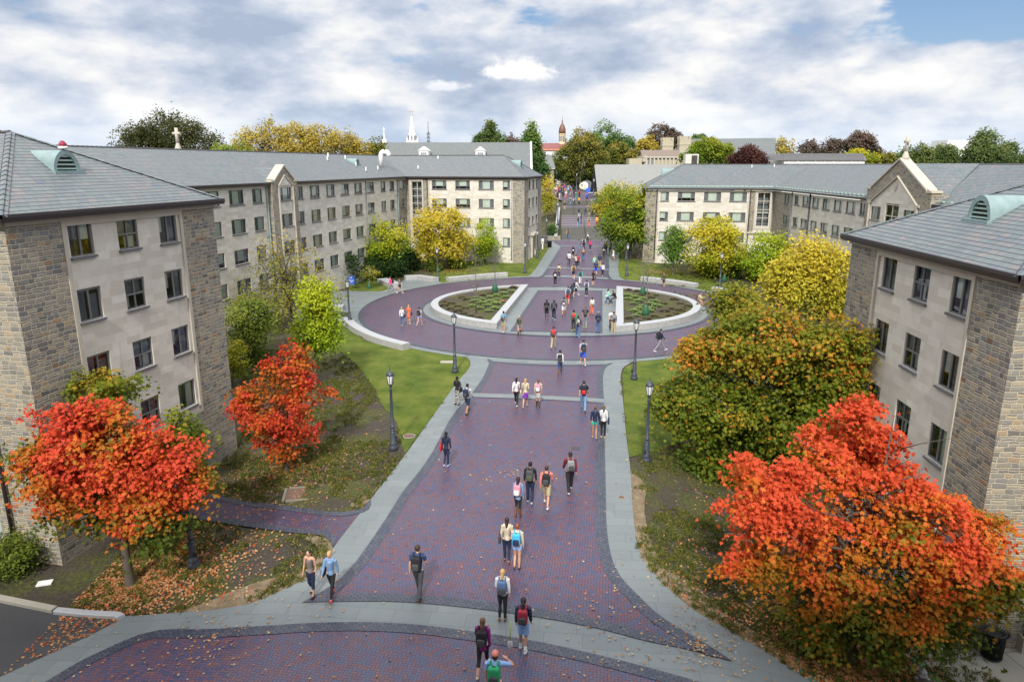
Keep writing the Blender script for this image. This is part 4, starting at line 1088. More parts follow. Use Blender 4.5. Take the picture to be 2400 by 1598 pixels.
# ================================================================== unseen building behind the camera, added and sized to shade the foreground
BH = empty('foreground_shade_building', (0, -8, 0)); tag(BH, 'unseen tall stone building added behind the viewpoint to shade the foreground', 'building'); BH.location = (0, 0, 0)
m = MB(); m.box((0, -9.5, 7.5), (34, 8, 10.5), M_STONEW); m.build('wall', BH); m = MB(); m.box((0, -9.5, 18.15), (34.3, 8.3, .15), M_TRIM); m.build('parapet', BH)
for k in range(9): window(BH, Wall((34, -1.5), (-1, 0)), (4+k*7, 5.6+k*7, 3, 4.6), 'slide', k % 4, off=.15, depth=.0)
# ------------------------------------------------------------------ street furniture
M_LAMP = plain('lamp_post_paint', (.050, .060, .078), .38, var=.15)
M_LPANE = plain('lamp_opal_pane', (.72, .74, .74), .3, var=.05)
def make_lamp():
    root = empty('street_lamp'); m = MB()
    m.lathe([(.27, 0), (.27, .22), (.21, .26), (.225, .30), (.225, .40), (.165, .46), (.16, .95), (.125, 1.02)], mt=M_LAMP, n=14)
    base = m.build('base', root)
    m = MB(); m.lathe([(.15, 1.02), (.15, 1.07), (.12, 1.09), (.12, 1.18), (.145, 1.20), (.145, 1.24), (.10, 1.28), (.075, 3.15), (.09, 3.17), (.09, 3.21), (.06, 3.24)], mt=M_LAMP, n=12); m.build('pole', root)
    m = MB(); m.lathe([(.055, 3.22), (.065, 3.30), (.13, 3.42), (.15, 3.45)], mt=M_LAMP, n=8); m.lathe([(.25, 3.88), (.26, 3.91), (.17, 4.02), (.06, 4.10), (.03, 4.14), (.03, 4.18), (.012, 4.30), (.0, 4.34)], mt=M_LAMP, n=8)
    for k in range(8):
        a = 2*math.pi*k/8; m.tube([(.145*math.cos(a), .145*math.sin(a), 3.44), (.235*math.cos(a), .235*math.sin(a), 3.89)], .016, 4, M_LAMP)
    ln = m.build('lantern', root)
    m = MB(); m.lathe([(.125, 3.45), (.215, 3.88)], mt=M_LPANE, n=8, smooth=False); m.build('lamp_glass', ln)
    m = MB(); m.box((.24, 0, .62), (.05, .045, .08), M_BLACK); m.build('socket_box', base)
    return root
def copy_tree(o, parent=None):
    c = o.copy(); COL.objects.link(c); c.parent = parent
    for ch in list(o.children): copy_tree(ch, c)
    return c
lamp0 = make_lamp(); first = True
LAMPS = [(820,763,"black street lamp by the grey paved nook behind the lime green tree"),
 (922,1054,"dark street lamp at the mulch edge of the left lawn by a manhole cover"),
 (1066.5,873,"dark street lamp in the left lawn corner where the circle meets the wide walk"),
 (1026,659,"dark street lamp in front of the tall yellow tree between two granite benches"),
 (1230.4,641,"dark street lamp on the far left lawn beside the north walk"),
 (1259,606,"dark street lamp near the side entrance of the far left stone wing"),
 (1280,569.5,"dark street lamp between the white call post and the black litter bin by the steps"),
 (1307,528,"dark street lamp on the pale side wall left of the lower brick landing"),
 (1302,503,"dark street lamp behind the small left retaining wall beside the upper steps"),
 (1391,463,"dark street lamp at the right top corner of the upper steps"),
 (1351,441,"small dark street lamp on the far plaza left of the round sculpture"),
 (1304.5,435,"small dark street lamp at the left edge of the far plaza crowd"),
 (1468.8,647.7,"dark street lamp on the far right lawn, front one of a close pair"),
 (1467,610.5,"dark street lamp under the big green tree, rear one of a close pair"),
 (1486,890,"dark street lamp in the right lawn by the curved corner of the circle"),
 (1513.8,1083.5,"dark street lamp at the right lawn edge beside the large green and orange maple"),
 (1686.7,674.4,"dark street lamp before the yellow green tree at the far right lawn between granite benches"),
 (455.4,1330,"dark street lamp half hidden by the red maple in the front left bed")]
for i, (x, y, lb) in enumerate(LAMPS):
    o = lamp0 if i == 0 else copy_tree(lamp0)
    if y < 510: g_ = atY(x, y, {503:150, 463:159.5, 441:205, 435:215}[int(y)] if int(y) in (503, 463, 441, 435) else 150); g_.z = max(g_.z, T(g_.x, g_.y)-.3)
    elif y < 540: g_ = atY(x, y, 127)
    else: g_ = G(x, y)
    o.location = g_; o.rotation_euler.z = i*.7
    o.scale = (.84, .84, 1.); tag(o, lb, 'street lamp', 'street lamps along the walks')

# granite benches
def ang(px, py): q = G(px, py); return math.degrees(math.atan2(q.y-CY, q.x-CX))
def seam_wall(nm, pts, w, h, side, label, cat, group=None):
    o = solid_strip(nm, pts, w, h, M_GRAN, M_GRANTOP, side)
    return tag(o, label, cat, group)
GB = 'granite bench walls round the circle'
A0, A1 = ang(850, 757), ang(985, 811)
if A0 < 0: A0 += 360
if A1 < 0: A1 += 360
seam_wall('granite_bench', circ(20.0, A0, A1, 24), .75, .52, -1, 'long curved granite bench wall along the left lawn at the near left of the circle', 'bench', GB)
def arc_bench(x0, y0, x1, y1, lb):
    seam_wall('granite_bench', circ(20.3, ang(x0, y0), ang(x1, y1), 14), .8, .5, -1 if ang(x0, y0) < ang(x1, y1) else 1, lb, 'bench', GB)
arc_bench(1196, 653.5, 1054, 661, 'long pale granite bench on the far left arc between two street lamps')
arc_bench(1642, 673, 1497, 660, 'long pale granite bench on the far right arc with a woman walking past')
arc_bench(1765, 690, 1694, 680, 'pale granite bench at the right of the circle beneath the tree tops')
def poly_bench(px, w, h, side, lb):
    seam_wall('granite_bench', [Vector(p[:2]) for p in gpts(px)], w, h, side, lb, 'bench', GB)
poly_bench([(884, 664), (918, 677)], 1.3, .55, 1, 'short granite bench block behind the two walkers on the left')
poly_bench([(951, 658), (977, 656.5), (1014, 662.5)], 1.0, .55, 1, 'angled granite bench at the paved nook left of the far lamp')
poly_bench([(763, 730), (803, 730)], 1.2, .5, 1, 'short granite block behind the lime green tree, the farther of two')
poly_bench([(776, 763), (812, 763)], 1.2, .5, 1, 'short granite block by the lime green tree and street lamp, the nearer of two')
# planters
def offset_poly(P, w):
    n = len(P); out = []
    for i in range(n):
        a, b, c = P[i-1], P[i], P[(i+1) % n]; d1 = (b-a).normalized(); d2 = (c-b).normalized()
        n1, n2 = Vector((-d1.y, d1.x)), Vector((-d2.y, d2.x)); k = (n1+n2); k = k/max(.35, k.dot(n1)); out.append(b+k*w)
    return out
def planter(outer, lb, lbg, seed):
    root = empty('planter', (0, 0, 0)); tag(root, lb, 'planter', 'granite planters in the circle')
    inner = offset_poly(outer, .72); m = MB(); n = len(outer); h = .62; b = .03
    in2 = offset_poly(outer, b); rn = random.Random(seed)
    for i in range(n):
        j = (i+1) % n
        P = lambda v, z: (v.x, v.y, z)
        m.face([P(outer[i], -.1), P(outer[j], -.1), P(outer[j], h-b), P(outer[i], h-b)], M_GRAN)
        m.face([P(outer[i], h-b), P(outer[j], h-b), P(in2[j], h), P(in2[i], h)], M_GRANTOP)
        m.face([P(in2[i], h), P(in2[j], h), P(inner[j], h), P(inner[i], h)], M_GRANTOP)
        m.face([P(inner[i], h), P(inner[j], h), P(inner[j], .2), P(inner[i], .2)], M_GRAN)
    m.build('planter_wall', root)
    s = MB(); s.face([(v.x, v.y, .46) for v in inner], M_MULCH); s.build('soil', root)
    return inner
def oval(a0_, a1_, n): return [Vector((EX+13.2*math.cos(R(a0_+(a1_-a0_)*k/n)), EY+11.0*math.sin(R(a0_+(a1_-a0_)*k/n)))) for k in range(n+1)]
def oang(x, y): return math.degrees(math.atan2((y-EY)/11.0, (x-EX)/13.2)) % 360
lp = oval(oang(1.9, 79.), oang(-1.2, 59.2), 30); rp_ = oval(oang(8.7, 58.0)-360, oang(11.9, 78.4), 30)
inL = planter(lp, 'left half moon planter of rough granite with a bare sapling and low plants', '', 1)
inR = planter(rp_, 'right half moon planter of rough granite where a student in black sits on the rim', '', 2)
# low plants
def tuft_mesh(nm, mt, seed, n=150, rx=.55, h=.22):
    rn = random.Random(seed); m = MB()
    for _ in range(n):
        a = rn.uniform(0, 6.283); r = rx*math.sqrt(rn.random()); x, y = r*math.cos(a), r*math.sin(a); z = h*(1-(r/rx)**2)*rn.uniform(.4, 1)
        L = rn.uniform(.10, .2); d = Vector((math.cos(a), math.sin(a), rn.uniform(-.1, .7))).normalized(); s = d.cross(Vector((0, 0, 1))).normalized()*.035
        p = Vector((x, y, z+.02)); m.face([p-s, p+d*L*.6-s*1.2, p+d*L, p+d*L*.6+s*1.2, p+s], mt)
    return m.mesh(nm)
def leafmat(nm, cols, rough=.6, tr=.25):
    def f(t):
        at = t.attr('lv'); c = t.ramp(at, [(i/(len(cols)-1), c_) for i, c_ in enumerate(cols)])
        o = t.coord('Object'); wn = t.white(S(t, t.n('ShaderNodeNewGeometry').outputs['Position'])) if False else None
        b = t.bsdf(c, rough, spec=.15); tn = t.n('ShaderNodeBsdfTranslucent'); t.put(tn.inputs[0], c)
        mx_ = t.n('ShaderNodeMixShader'); mx_.inputs[0].default_value = tr; t.put(mx_.inputs[1], b.outputs[0]); t.put(mx_.inputs[2], tn.outputs[0]); t.out(mx_)
    return mat(nm, f)
M_JUN = plain('juniper_green', (.15, .23, .05), .8, var=.45, sc=5); M_JUN2 = plain('russet_shrub', (.10, .085, .030), .85, var=.4, sc=5); M_JUN3 = plain('orange_shrub', (.30, .16, .06), .8, var=.3)
TM = [tuft_mesh('juniper', M_JUN, 1), tuft_mesh('juniper', M_JUN, 2, 130, .48), tuft_mesh('low_shrub', M_JUN2, 3, 110, .42, .28), tuft_mesh('low_shrub', M_JUN3, 5, 90, .4, .15)]
def inside(p, poly):
    c = False; n = len(poly)
    for i in range(n):
        a, b = poly[i], poly[i-1]
        if (a.y > p.y) != (b.y > p.y) and p.x < (b.x-a.x)*(p.y-a.y)/(b.y-a.y)+a.x: c = not c
    return c
def plantbed(inner, sgn, gname, side):
    rn = random.Random(9 if sgn < 0 else 10); core = offset_poly(inner, .35); y = 59.0; row = 0
    while y < 80:
        x = -9+(row % 2)*.75
        while x < 20:
            p = Vector((x+rn.uniform(-.2, .2), y+rn.uniform(-.2, .2)))
            if inside(p, core):
                e = ((p.x-EX)/13.2)**2+((p.y-EY)/11.)**2
                far = e > .52 or p.y > 75.2
                if far and rn.random() < .35: x += 1.5; continue
                k = 2 if far else rn.choice((0, 0, 1)); 
                if not far and rn.random() < .03: k = 3
                o = link('shrub' if k > 1 else 'juniper', TM[k], None, (p.x, p.y, .46), rn.uniform(0, 6)); s_ = rn.uniform(.8, 1.15)
                if p.y < 61.2 and k == 0: s_ *= 1.2
                o.scale = (s_, s_*.95, s_)
                tag(o, ['low spreading green juniper in the %s planter bed', 'low spreading green juniper in the %s planter bed', 'low russet shrub near the outer rim of the %s planter bed', 'flat orange tinted shrub among junipers in the %s planter bed'][k] % side, 'shrub' if k > 1 else 'juniper', ['junipers in the %s planter', 'junipers in the %s planter', 'russet shrubs in the %s planter', 'orange shrubs in the %s planter'][k] % side)
            x += 1.5
        y += 1.15; row += 1
plantbed(inL, -1, '', 'left'); plantbed(inR, 1, '', 'right')

# steps and landings north of the walk
def stepflight(name, x0, x1, y0, z0, n, rise, run, mt=M_STEP):
    m = MB(); sk = .12
    for k in range(n):
        y = y0+k*run; z = z0+k*rise; dx0 = sk*(y-y0)
        A_ = (x0+dx0*.6, x1+dx0*.6)
        m.face([(A_[0], y, z), (A_[1], y, z), (A_[1], y, z+rise), (A_[0], y, z+rise)], M_RISER_SHADE)
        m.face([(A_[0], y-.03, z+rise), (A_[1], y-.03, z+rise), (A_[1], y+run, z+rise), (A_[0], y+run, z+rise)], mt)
    o = m.build(name); o['kind'] = 'structure'; return o
def slab(name, pts, z0, z1, mt):
    m = MB(); m.face([(p[0], p[1], z0 if p[1] < pts[2][1]-.01 else z1) for p in pts], mt); o = m.build(name); o['kind'] = 'structure'; return o
X0, X1 = 8.2, 21.
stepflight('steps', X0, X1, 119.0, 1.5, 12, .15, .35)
def land(y0, y1, z0, z1, mt=M_BRICK, a=X0, b=X1):
    m = MB(); m.face([(a+.072*(y0-119), y0, z0), (b+.072*(y0-119), y0, z0), (b+.072*(y1-119), y1, z1), (a+.072*(y1-119), y1, z1)], mt); o = m.build('landing'); o['kind'] = 'structure'
    return o
yy, z = 123.2, 3.3
for k in range(5):
    land(yy, yy+3.7, z, z+.02)
    m = MB(); xa = X0+.072*(yy+3.7-119); m.box(((xa+X1+1.5)/2, yy+3.7+.2, z+.0), ((X1+1.5-xa)/2, .2, .14), M_STEP); o = m.build('step'); o['kind'] = 'structure'
    yy += 4.1; z += .12
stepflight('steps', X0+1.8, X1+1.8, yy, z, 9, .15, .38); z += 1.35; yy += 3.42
land(yy, yy+8, z, z+.03); yy += 8
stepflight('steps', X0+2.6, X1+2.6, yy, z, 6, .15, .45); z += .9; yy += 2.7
TOPZ, TOPY = z, yy
m = MB(); m.face([(X0+2.8, yy, z), (X1+8, yy, z), (X1+60, 235, z), (-2, 235, z)][:2]+[(X1+22, 232, z), (2, 232, z), (X0+1.5, yy+10, z)], M_BRICK); o = m.build('brick_plaza'); o['kind'] = 'structure'
m = MB(); m.face([(17, yy+2, z+.02), (60, yy+2, z+.02), (60, yy+14, z+.02), (22, yy+20, z+.02)], M_BLUE) ; o = m.build('bluestone_plaza'); o['kind'] = 'structure'
m = MB(); m.face([(20, 205, z+.012), (70, 198, z+.012), (80, 240, z+.012), (22, 240, z+.012)], M_GRASS); o = m.build('lawn'); o['kind'] = 'structure'
# cheek walls
def wallbox(name, lb, x0, y0, x1, y1, z0, z1, th=.5, mt=M_GRANTOP, cat='wall', z1b=None):
    w_ = Wall((x0, y0), (x1-x0, y1-y0)); L = math.hypot(x1-x0, y1-y0); z1b = z1 if z1b is None else z1b
    m = MB(); a = [w_.at(0, 0, 0), w_.at(L, 0, 0), w_.at(L, 0, -th), w_.at(0, 0, -th)]; tz = [z1, z1b, z1b, z1]
    lo = [(p[0], p[1], z0) for p in a]; hi = [(p[0], p[1], q) for p, q in zip(a, tz)]
    for i in range(4):
        j = (i+1) % 4; m.face([lo[i], lo[j], hi[j], hi[i]], mt, [(0, z0), (L, z0), (L, z1), (0, z1)])
    m.face(hi, M_GRANTOP); o = m.build(name); return tag(o, lb, cat)
wallbox('retaining_wall', 'low rubble stone retaining wall in front of the square planting bed left of the steps', 3.9, 118.4, 8.1, 118.4, 1.0, 2.2, .5, M_STONE)
wallbox('side_wall', 'pale sloping granite side wall along the left of the lower steps and landing', 7.6, 118.5, 9.9, 147, 1.2, 2.4, .55, M_GRANTOP, z1b=5.3)
wallbox('side_wall', 'short pale granite wall between the narrow side steps and the square bed', 3.4, 118.5, 3.6, 126, 1.0, 2.4, .4, M_GRANTOP, z1b=3.3)
wallbox('retaining_wall', 'curved topped stone retaining wall below the yellow tree left of the upper steps', 3.0, 138, 9.4, 147, 2.5, 5.6, .5, M_STONEW, z1b=4.6)
wallbox('retaining_wall', 'dark planted retaining wall on the right of the upper steps', 24.0, 146, 24.6, 156, 3, 6.6, .5, M_STONE)
# handrails
def rail(pts, lb, grp='handrails of the steps'):
    m = MB(); P = [Vector(p) for p in pts]; m.tube([p+Vector((0, 0, .95)) for p in P], .035, 6, M_BLACK); m.tube([p+Vector((0, 0, .5)) for p in P], .02, 6, M_BLACK)
    r = m.build('handrail'); tag(r, lb, 'handrail', grp)
    for a, b in zip(P, P[1:]):
        for k in range(3):
            q = a.lerp(b, k/2); pm = MB(); pm.tube([q, q+Vector((0, 0, .95))], .03, 6, M_BLACK); pm.build('post', r)
for (xx, n) in ((X0+.15, 'at the left edge of the lower flight of steps'), (X0+4.2, 'left of centre on the lower flight of steps'), (X0+8.2, 'right of centre on the lower flight of steps')):
    rail([(xx, 119, 1.5), (xx+.1, 123.4, 3.35)], 'black metal handrail '+n)
for (xx, n) in ((X0+4.2, 'left of centre on the upper flight of steps'), (X0+8.4, 'right of centre on the upper flight of steps'), (X0+12.2, 'at the right edge of the upper flight of steps')):
    rail([(xx, 143.7, 3.95), (xx+.3, 147.2, 5.3)], 'black metal handrail '+n)
for (xx, n) in ((X0+4.4, 'left on the topmost short flight'), (X0+8.0, 'in the middle of the topmost short flight'), (X0+12.0, 'right on the topmost short flight')):
    rail([(xx, 155., 5.33), (xx+.2, 158, 6.2)], 'black metal handrail '+n)

# litter bins
def bin_(loc, lb, sc=1.):
    r = empty('litter_bin', loc); tag(r, lb, 'litter bin'); r.scale = (sc,)*3
    m = MB()
    for k in range(30):
        a = 2*math.pi*k/30; c, s = math.cos(a), math.sin(a)
        m.tube([(.27*c, .27*s, .05), (.29*c, .29*s, .8), (.36*c, .36*s, .93), (.40*c, .40*s, .92)], (.018), 4, M_BLACK)
    m.lathe([(.29, .04), (.30, .08)], n=24, mt=M_BLACK); m.lathe([(.30, .80), (.31, .84)], n=24, mt=M_BLACK)
    m.build('slatted_body', r)
    m = MB(); m.lathe([(.25, .06), (.26, .86), (.31, .88), (.30, .90), (.22, .88), (.20, .3)], n=24, mt=M_BLACK); m.build('liner', r)
q = G(2322, 1541); bin_(q+Vector((0, 0, .04)), 'black slatted metal litter bin on the concrete walk in the front right corner', 1.05)
bin_(G(1288, 580), 'black litter bin by the street lamp at the left foot of the steps', 1.1)
# hydrant
h = empty('fire_hydrant', G(2158, 1612)); tag(h, 'small silver fire hydrant by the green strip at the bottom right', 'fire hydrant'); M_SILV = plain('silver_paint', (.32, .33, .34), .4, .6)
m = MB(); m.lathe([(.17, 0), (.17, .05), (.11, .07), (.105, .42), (.15, .44), (.15, .48), (.125, .50), (.12, .56), (.09, .63), (.04, .67), (.03, .72), (.0, .73)], n=16, mt=M_SILV); m.build('barrel', h)
for a in (0, math.pi/2, math.pi):
    c, s = math.cos(a-.2), math.sin(a-.2); m = MB(); m.tube([(.09*c, .09*s, .34), (.19*c, .19*s, .34)], .055, 10, M_SILV); m.tube([(.19*c, .19*s, .34), (.22*c, .22*s, .34)], .03, 6, M_SILV); m.build('outlet_cap', h)
# call post
c0 = empty('call_post', G(1271.5, 584)); tag(c0, 'slim white call post with a small dark keypad left of the litter bin', 'call post')
m = MB(); m.box((0, 0, .5), (.10, .08, .5), M_WHITE); m.build('post', c0)
m = MB(); m.box((0, 0, 1.25), (.19, .13, .38), M_WHITE); hd = m.build('box', c0); m = MB(); m.box((0, -.135, 1.1), (.11, .01, .14), M_SCREEN); m.build('keypad', hd); m = MB(); m.lathe([(.07, 1.63), (.08, 1.7), (.0, 1.75)], n=10, mt=plain('blue_lens', (.05, .12, .5), .2)); m.build('blue_lamp', hd)
# blue sign
sg = empty('hall_sign', G(825, 678)); tag(sg, 'blue name sign on two black posts with white lettering by the dark shrubs', 'sign'); M_SBL = plain('sign_blue', (.012, .085, .42), .4, var=.05)
for x in (-.42, .42):
    m = MB(); m.box((x, .02, .65), (.05, .05, .65), M_BLACK); m.build('post', sg)
m = MB(); m.face([(-.36, -.03, .55), (.36, -.03, .55), (.36, -.03, 1.35), (.18, -.03, 1.5), (0, -.03, 1.62), (-.18, -.03, 1.5), (-.36, -.03, 1.35)], M_SBL); m.face([(-.36, .03, .55), (-.36, .03, 1.35), (-.18, .03, 1.5), (0, .03, 1.62), (.18, .03, 1.5), (.36, .03, 1.35), (.36, .03, .55)], M_SBL)
for a, b in (((-.36, .55), (.36, .55)), ((.36, .55), (.36, 1.35)), ((.36, 1.35), (0, 1.62)), ((0, 1.62), (-.36, 1.35)), ((-.36, 1.35), (-.36, .55))): m.face([(a[0], -.03, a[1]), (b[0], -.03, b[1]), (b[0], .03, b[1]), (a[0], .03, a[1])], M_SBL)
pn = m.build('panel', sg)
m = MB(); rr_ = random.Random(4); x = -.27
while x < .26: w_ = rr_.uniform(.02, .035); m.box((x, -.036, 1.02), (w_/2, .003, rr_.uniform(.035, .05)), M_WHITE); x += w_+.018
x = -.12
for hh in (.055, .035, .055, .055): m.box((x, -.036, .84+hh/2-.03), (.014, .003, hh), M_WHITE); x += .07
m.build('lettering', pn); m = MB(); m.lathe([(.09, 0), (.0, .002)], n=8, mt=M_WHITE); e_ = m.build('emblem', pn, (0, -.04, 1.33)); e_.rotation_euler = (R(90), 0, 0)
# covers and slabs
def disc(nm, px, py, r, mt, lb, cat, rim=M_KERB):
    q = G(px, py); m = MB(); m.lathe([(r, 0), (r, .02), (r*.82, .02), (r*.82, .012), (r*.4, .014), (0, .014)], n=20, mt=rim)
    for i, f_ in enumerate(m.f):
        if max(abs(m.v[v][0])+abs(m.v[v][1]) for v in f_) < r*1.18: m.mi[i] = m.m(mt)
    o = m.build(nm, None, q+Vector((0, 0, .05))); tag(o, lb, cat); return o
M_RUST = plain('rusty_iron', (.14, .085, .06), .8, var=.3)
disc('manhole_cover', 959, 1024, .33, M_RUST, 'round rusty manhole cover with pale rim in the left lawn by the grey path', 'manhole cover')
disc('drain_cover', 1456.5, 1168, .16, M_RUST, 'small round rusty cover in the right bluestone border', 'manhole cover')
def slabobj(nm, px, py, w_, d_, h_, mt, rz, lb, cat, dz=.0):
    q = G(px, py); m = MB(); m.box((0, 0, h_/2), (w_/2, d_/2, h_/2), mt); o = m.build(nm, None, q+Vector((0, 0, dz)), rz); tag(o, lb, cat); return o
slabobj('stone_slab', 1048, 850, .95, .5, .06, M_KERB, 0, 'small flat concrete slab in the left lawn beside a street lamp', 'slab', .03)
slabobj('utility_lid', 105, 1368, .48, .32, .04, M_WHITE, .3, 'white plastic lid lying on the leaf strewn ground at the front left', 'lid', .02)
slabobj('drain_grate', 1349, 1053, .45, .38, .01, plain('grate_iron', (.05, .05, .06), .6), 0, 'small square iron drain grate set in the brick walk', 'drain grate', .062)
def frame_obj(px, py, w_, d_, rz, lb):
    q = G(px, py); m = MB()
    for x, y, a, b in ((-w_/2, 0, .06, d_/2+.06), (w_/2, 0, .06, d_/2+.06), (0, -d_/2, w_/2-.06, .06), (0, d_/2, w_/2-.06, .06)): m.box((x, y, .02), (a*.9, b*.9, .04), M_RIM)
    m.face([(-w_/2, -d_/2, .02), (w_/2, -d_/2, .02), (w_/2, d_/2, .02), (-w_/2, d_/2, .02)], M_RUST); o = m.build('ground_hatch', None, q, rz); tag(o, lb, 'hatch')
frame_obj(702, 1158, 1.25, 1.25, .18, 'square hatch with a stone rim in the leafy bed below the small red maple')
frame_obj(1722, 1268, 1.2, 1.0, -.1, 'square stone rimmed hatch in the bare ground left of the big orange maple')
# ------------------------------------------------------------------ trees
npr = np.random.default_rng(5)
M_BARK = plain('bark', (.085, .072, .058), .9, var=.35, sc=3, bump=.5); M_BARKG = plain('bark_grey', (.16, .145, .125), .9, var=.3, sc=3, bump=.4)
PAL = dict(
 red=[(.07,.10,.014),(.17,.15,.018),(.46,.17,.022),(.62,.13,.025),(.60,.075,.035)],
 redsmall=[(.16,.09,.015),(.48,.15,.02),(.56,.09,.02),(.50,.05,.025),(.42,.03,.03)],
 orange=[(.07,.11,.014),(.16,.17,.018),(.42,.18,.02),(.64,.17,.025),(.60,.085,.03)],
 greenorange=[(.055,.10,.012),(.11,.155,.014),(.19,.205,.018),(.32,.24,.02),(.60,.20,.03)],
 lime=[(0.143,0.231,0.013),(0.242,0.341,0.015),(0.33,0.418,0.02),(0.418,0.462,0.022)],
 limeyel=[(.10,.19,.012),(.20,.28,.014),(.34,.37,.02),(.46,.42,.03)],
 yellow=[(.22,.24,.02),(.38,.33,.025),(.52,.42,.035),(.60,.46,.06)],
 gold=[(.21,.23,.025),(.40,.36,.03),(.54,.44,.04),(.60,.46,.07)],
 yelgreen=[(0.11,0.176,0.013),(0.242,0.286,0.018),(0.418,0.396,0.024),(0.55,0.451,0.033)],
 beechgreen=[(.030,.042,.012),(.06,.07,.018),(.11,.105,.025)],
 green=[(.06,.12,.014),(.12,.20,.016),(.20,.27,.02),(.32,.32,.03)],
 smallgreen=[(.07,.15,.02),(.12,.22,.03),(.18,.27,.03)],
 wispy=[(0.084,0.112,0.017),(0.168,0.182,0.022),(0.308,0.266,0.035),(0.504,0.378,0.056)],
 dark=[(0.013,0.035,0.01),(0.026,0.058,0.014),(0.045,0.088,0.019)],
 shrub=[(0.045,0.083,0.015),(0.105,0.15,0.022),(0.21,0.24,0.03)],
 beech=[(0.051,0.051,0.017),(0.093,0.085,0.024),(0.162,0.128,0.034)],
 golden=[(0.189,0.169,0.034),(0.338,0.27,0.047),(0.486,0.365,0.061),(0.405,0.351,0.054)],
 olive=[(0.08,0.104,0.022),(0.16,0.176,0.032),(0.32,0.256,0.048)],
 fargreen=[(0.048,0.102,0.031),(0.093,0.17,0.041),(0.17,0.255,0.051)],
 maroon=[(0.045,0.018,0.018),(0.083,0.033,0.027),(0.135,0.053,0.038)],
 greyred=[(0.072,0.072,0.048),(0.128,0.096,0.072),(0.176,0.12,0.088)],
 pine=[(0.06,0.102,0.031),(0.119,0.17,0.048),(0.204,0.238,0.068)])
def leaf_mat(pal):
    return leafmat('leaves_'+pal, PAL[pal], .55, .30)
def vnoise(P, sc, seed):
    """cheap smooth 3D value noise in numpy"""
    Q = P*sc+seed*17.3; i = np.floor(Q).astype(int); f_ = Q-i; f_ = f_*f_*(3-2*f_); out = 0
    for a in (0, 1):
        for b in (0, 1):
            for c in (0, 1):
                h = (i[:, 0]+a)*374761393+(i[:, 1]+b)*668265263+(i[:, 2]+c)*2147483647; h = (h ^ (h >> 13))*1274126177; h = ((h ^ (h >> 16)) & 65535)/65535.
                out = out+h*(f_[:, 0] if a else 1-f_[:, 0])*(f_[:, 1] if b else 1-f_[:, 1])*(f_[:, 2] if c else 1-f_[:, 2])
    return out
SHAPES = {
 'maple': np.array([(0,-.5),(.12,-.22),(.42,-.34),(.30,-.05),(.52,.14),(.24,.14),(.0,.56),(-.24,.14),(-.52,.14),(-.30,-.05),(-.42,-.34),(-.12,-.22)]),
 'oval': np.array([(0,-.5),(.26,-.12),(.22,.22),(0,.5),(-.22,.22),(-.26,-.12)]),
 'quad': np.array([(0,-.5),(.32,0),(0,.5),(-.32,0)]),
 'needle': np.array([(-.06,-.5),(.06,-.5),(.1,.1),(0,.5),(-.1,.1)])}
def leaves(name, C, size, shape, mt, lv, parent, updir, tilt=.8, seed=0):
    """C: leaf centres (n,3); updir: preferred normals"""
    n = len(C); rg = np.random.default_rng(seed+99); sh = SHAPES[shape]; k = len(sh)
    N = updir+rg.normal(0, tilt, (n, 3)); N /= np.linalg.norm(N, axis=1)[:, None]+1e-9
    A = np.cross(N, rg.normal(0, 1, (n, 3))); A /= np.linalg.norm(A, axis=1)[:, None]+1e-9; B = np.cross(N, A)
    s = size*rg.uniform(.65, 1.25, n)
    V = C[:, None, :]+s[:, None, None]*(A[:, None, :]*sh[None, :, 0:1]+B[:, None, :]*sh[None, :, 1:2]+N[:, None, :]*(np.abs(sh[None, :, 0:1])*-.35))
    me = bpy.data.meshes.new(name); me.vertices.add(n*k); me.vertices.foreach_set('co', V.reshape(-1).astype(np.float32))
    me.loops.add(n*k); me.loops.foreach_set('vertex_index', np.arange(n*k, dtype=np.int32)); me.polygons.add(n)
    me.polygons.foreach_set('loop_start', np.arange(0, n*k, k, dtype=np.int32)); me.polygons.foreach_set('loop_total', np.full(n, k, dtype=np.int32))
    a = me.attributes.new('lv', 'FLOAT', 'FACE'); a.data.foreach_set('value', np.clip(lv, 0, 1).astype(np.float32))
    me.materials.append(mt); me.update(calc_edges=True)
    return link(name, me, parent)
def crown_points(blobs, nclump, perclump, cr, seed, shell=.55, flat=.55, gap=.33):
    """blobs: (cx,cy,cz,rx,ry,rz). clumps sit mostly near the outside, thinned by noise"""
    rg = np.random.default_rng(seed); B = np.array(blobs, float); vol = B[:, 3]*B[:, 4]*B[:, 5]; pick = rg.choice(len(B), nclump, p=vol**.75/np.sum(vol**.75))
    d = rg.normal(0, 1, (nclump, 3)); d /= np.linalg.norm(d, axis=1)[:, None]
    r = rg.uniform(shell**3, 1, nclump)**(1/3)
    wob = 1+.34*(vnoise(d*1.0, 2.1, seed+1)-.5)*2+.16*(vnoise(d*1.0, 5.3, seed+2)-.5)*2
    c = B[pick, :3]+d*B[pick, 3:]*(r*wob)[:, None]
    # drop clumps buried deep in another blob
    keep = np.ones(nclump, bool)
    for b in B: keep &= ~((((c-b[:3])/b[3:])**2).sum(1) < (shell*.75)**2)
    keep &= vnoise(c, .85/max(.5, cr), seed+7) > gap
    c, d = c[keep], d[keep]
    n = len(c)*perclump; cc = np.repeat(c, perclump, 0); dd = np.repeat(d, perclump, 0)
    off = rg.normal(0, 1, (n, 3))*cr*.55; off[:, 2] *= flat; off[:, 2] -= (off[:, :2]**2).sum(1)/cr*.45
    return c, cc+off, dd, np.repeat(rg.uniform(0, 1, len(c)), perclump), len(c)
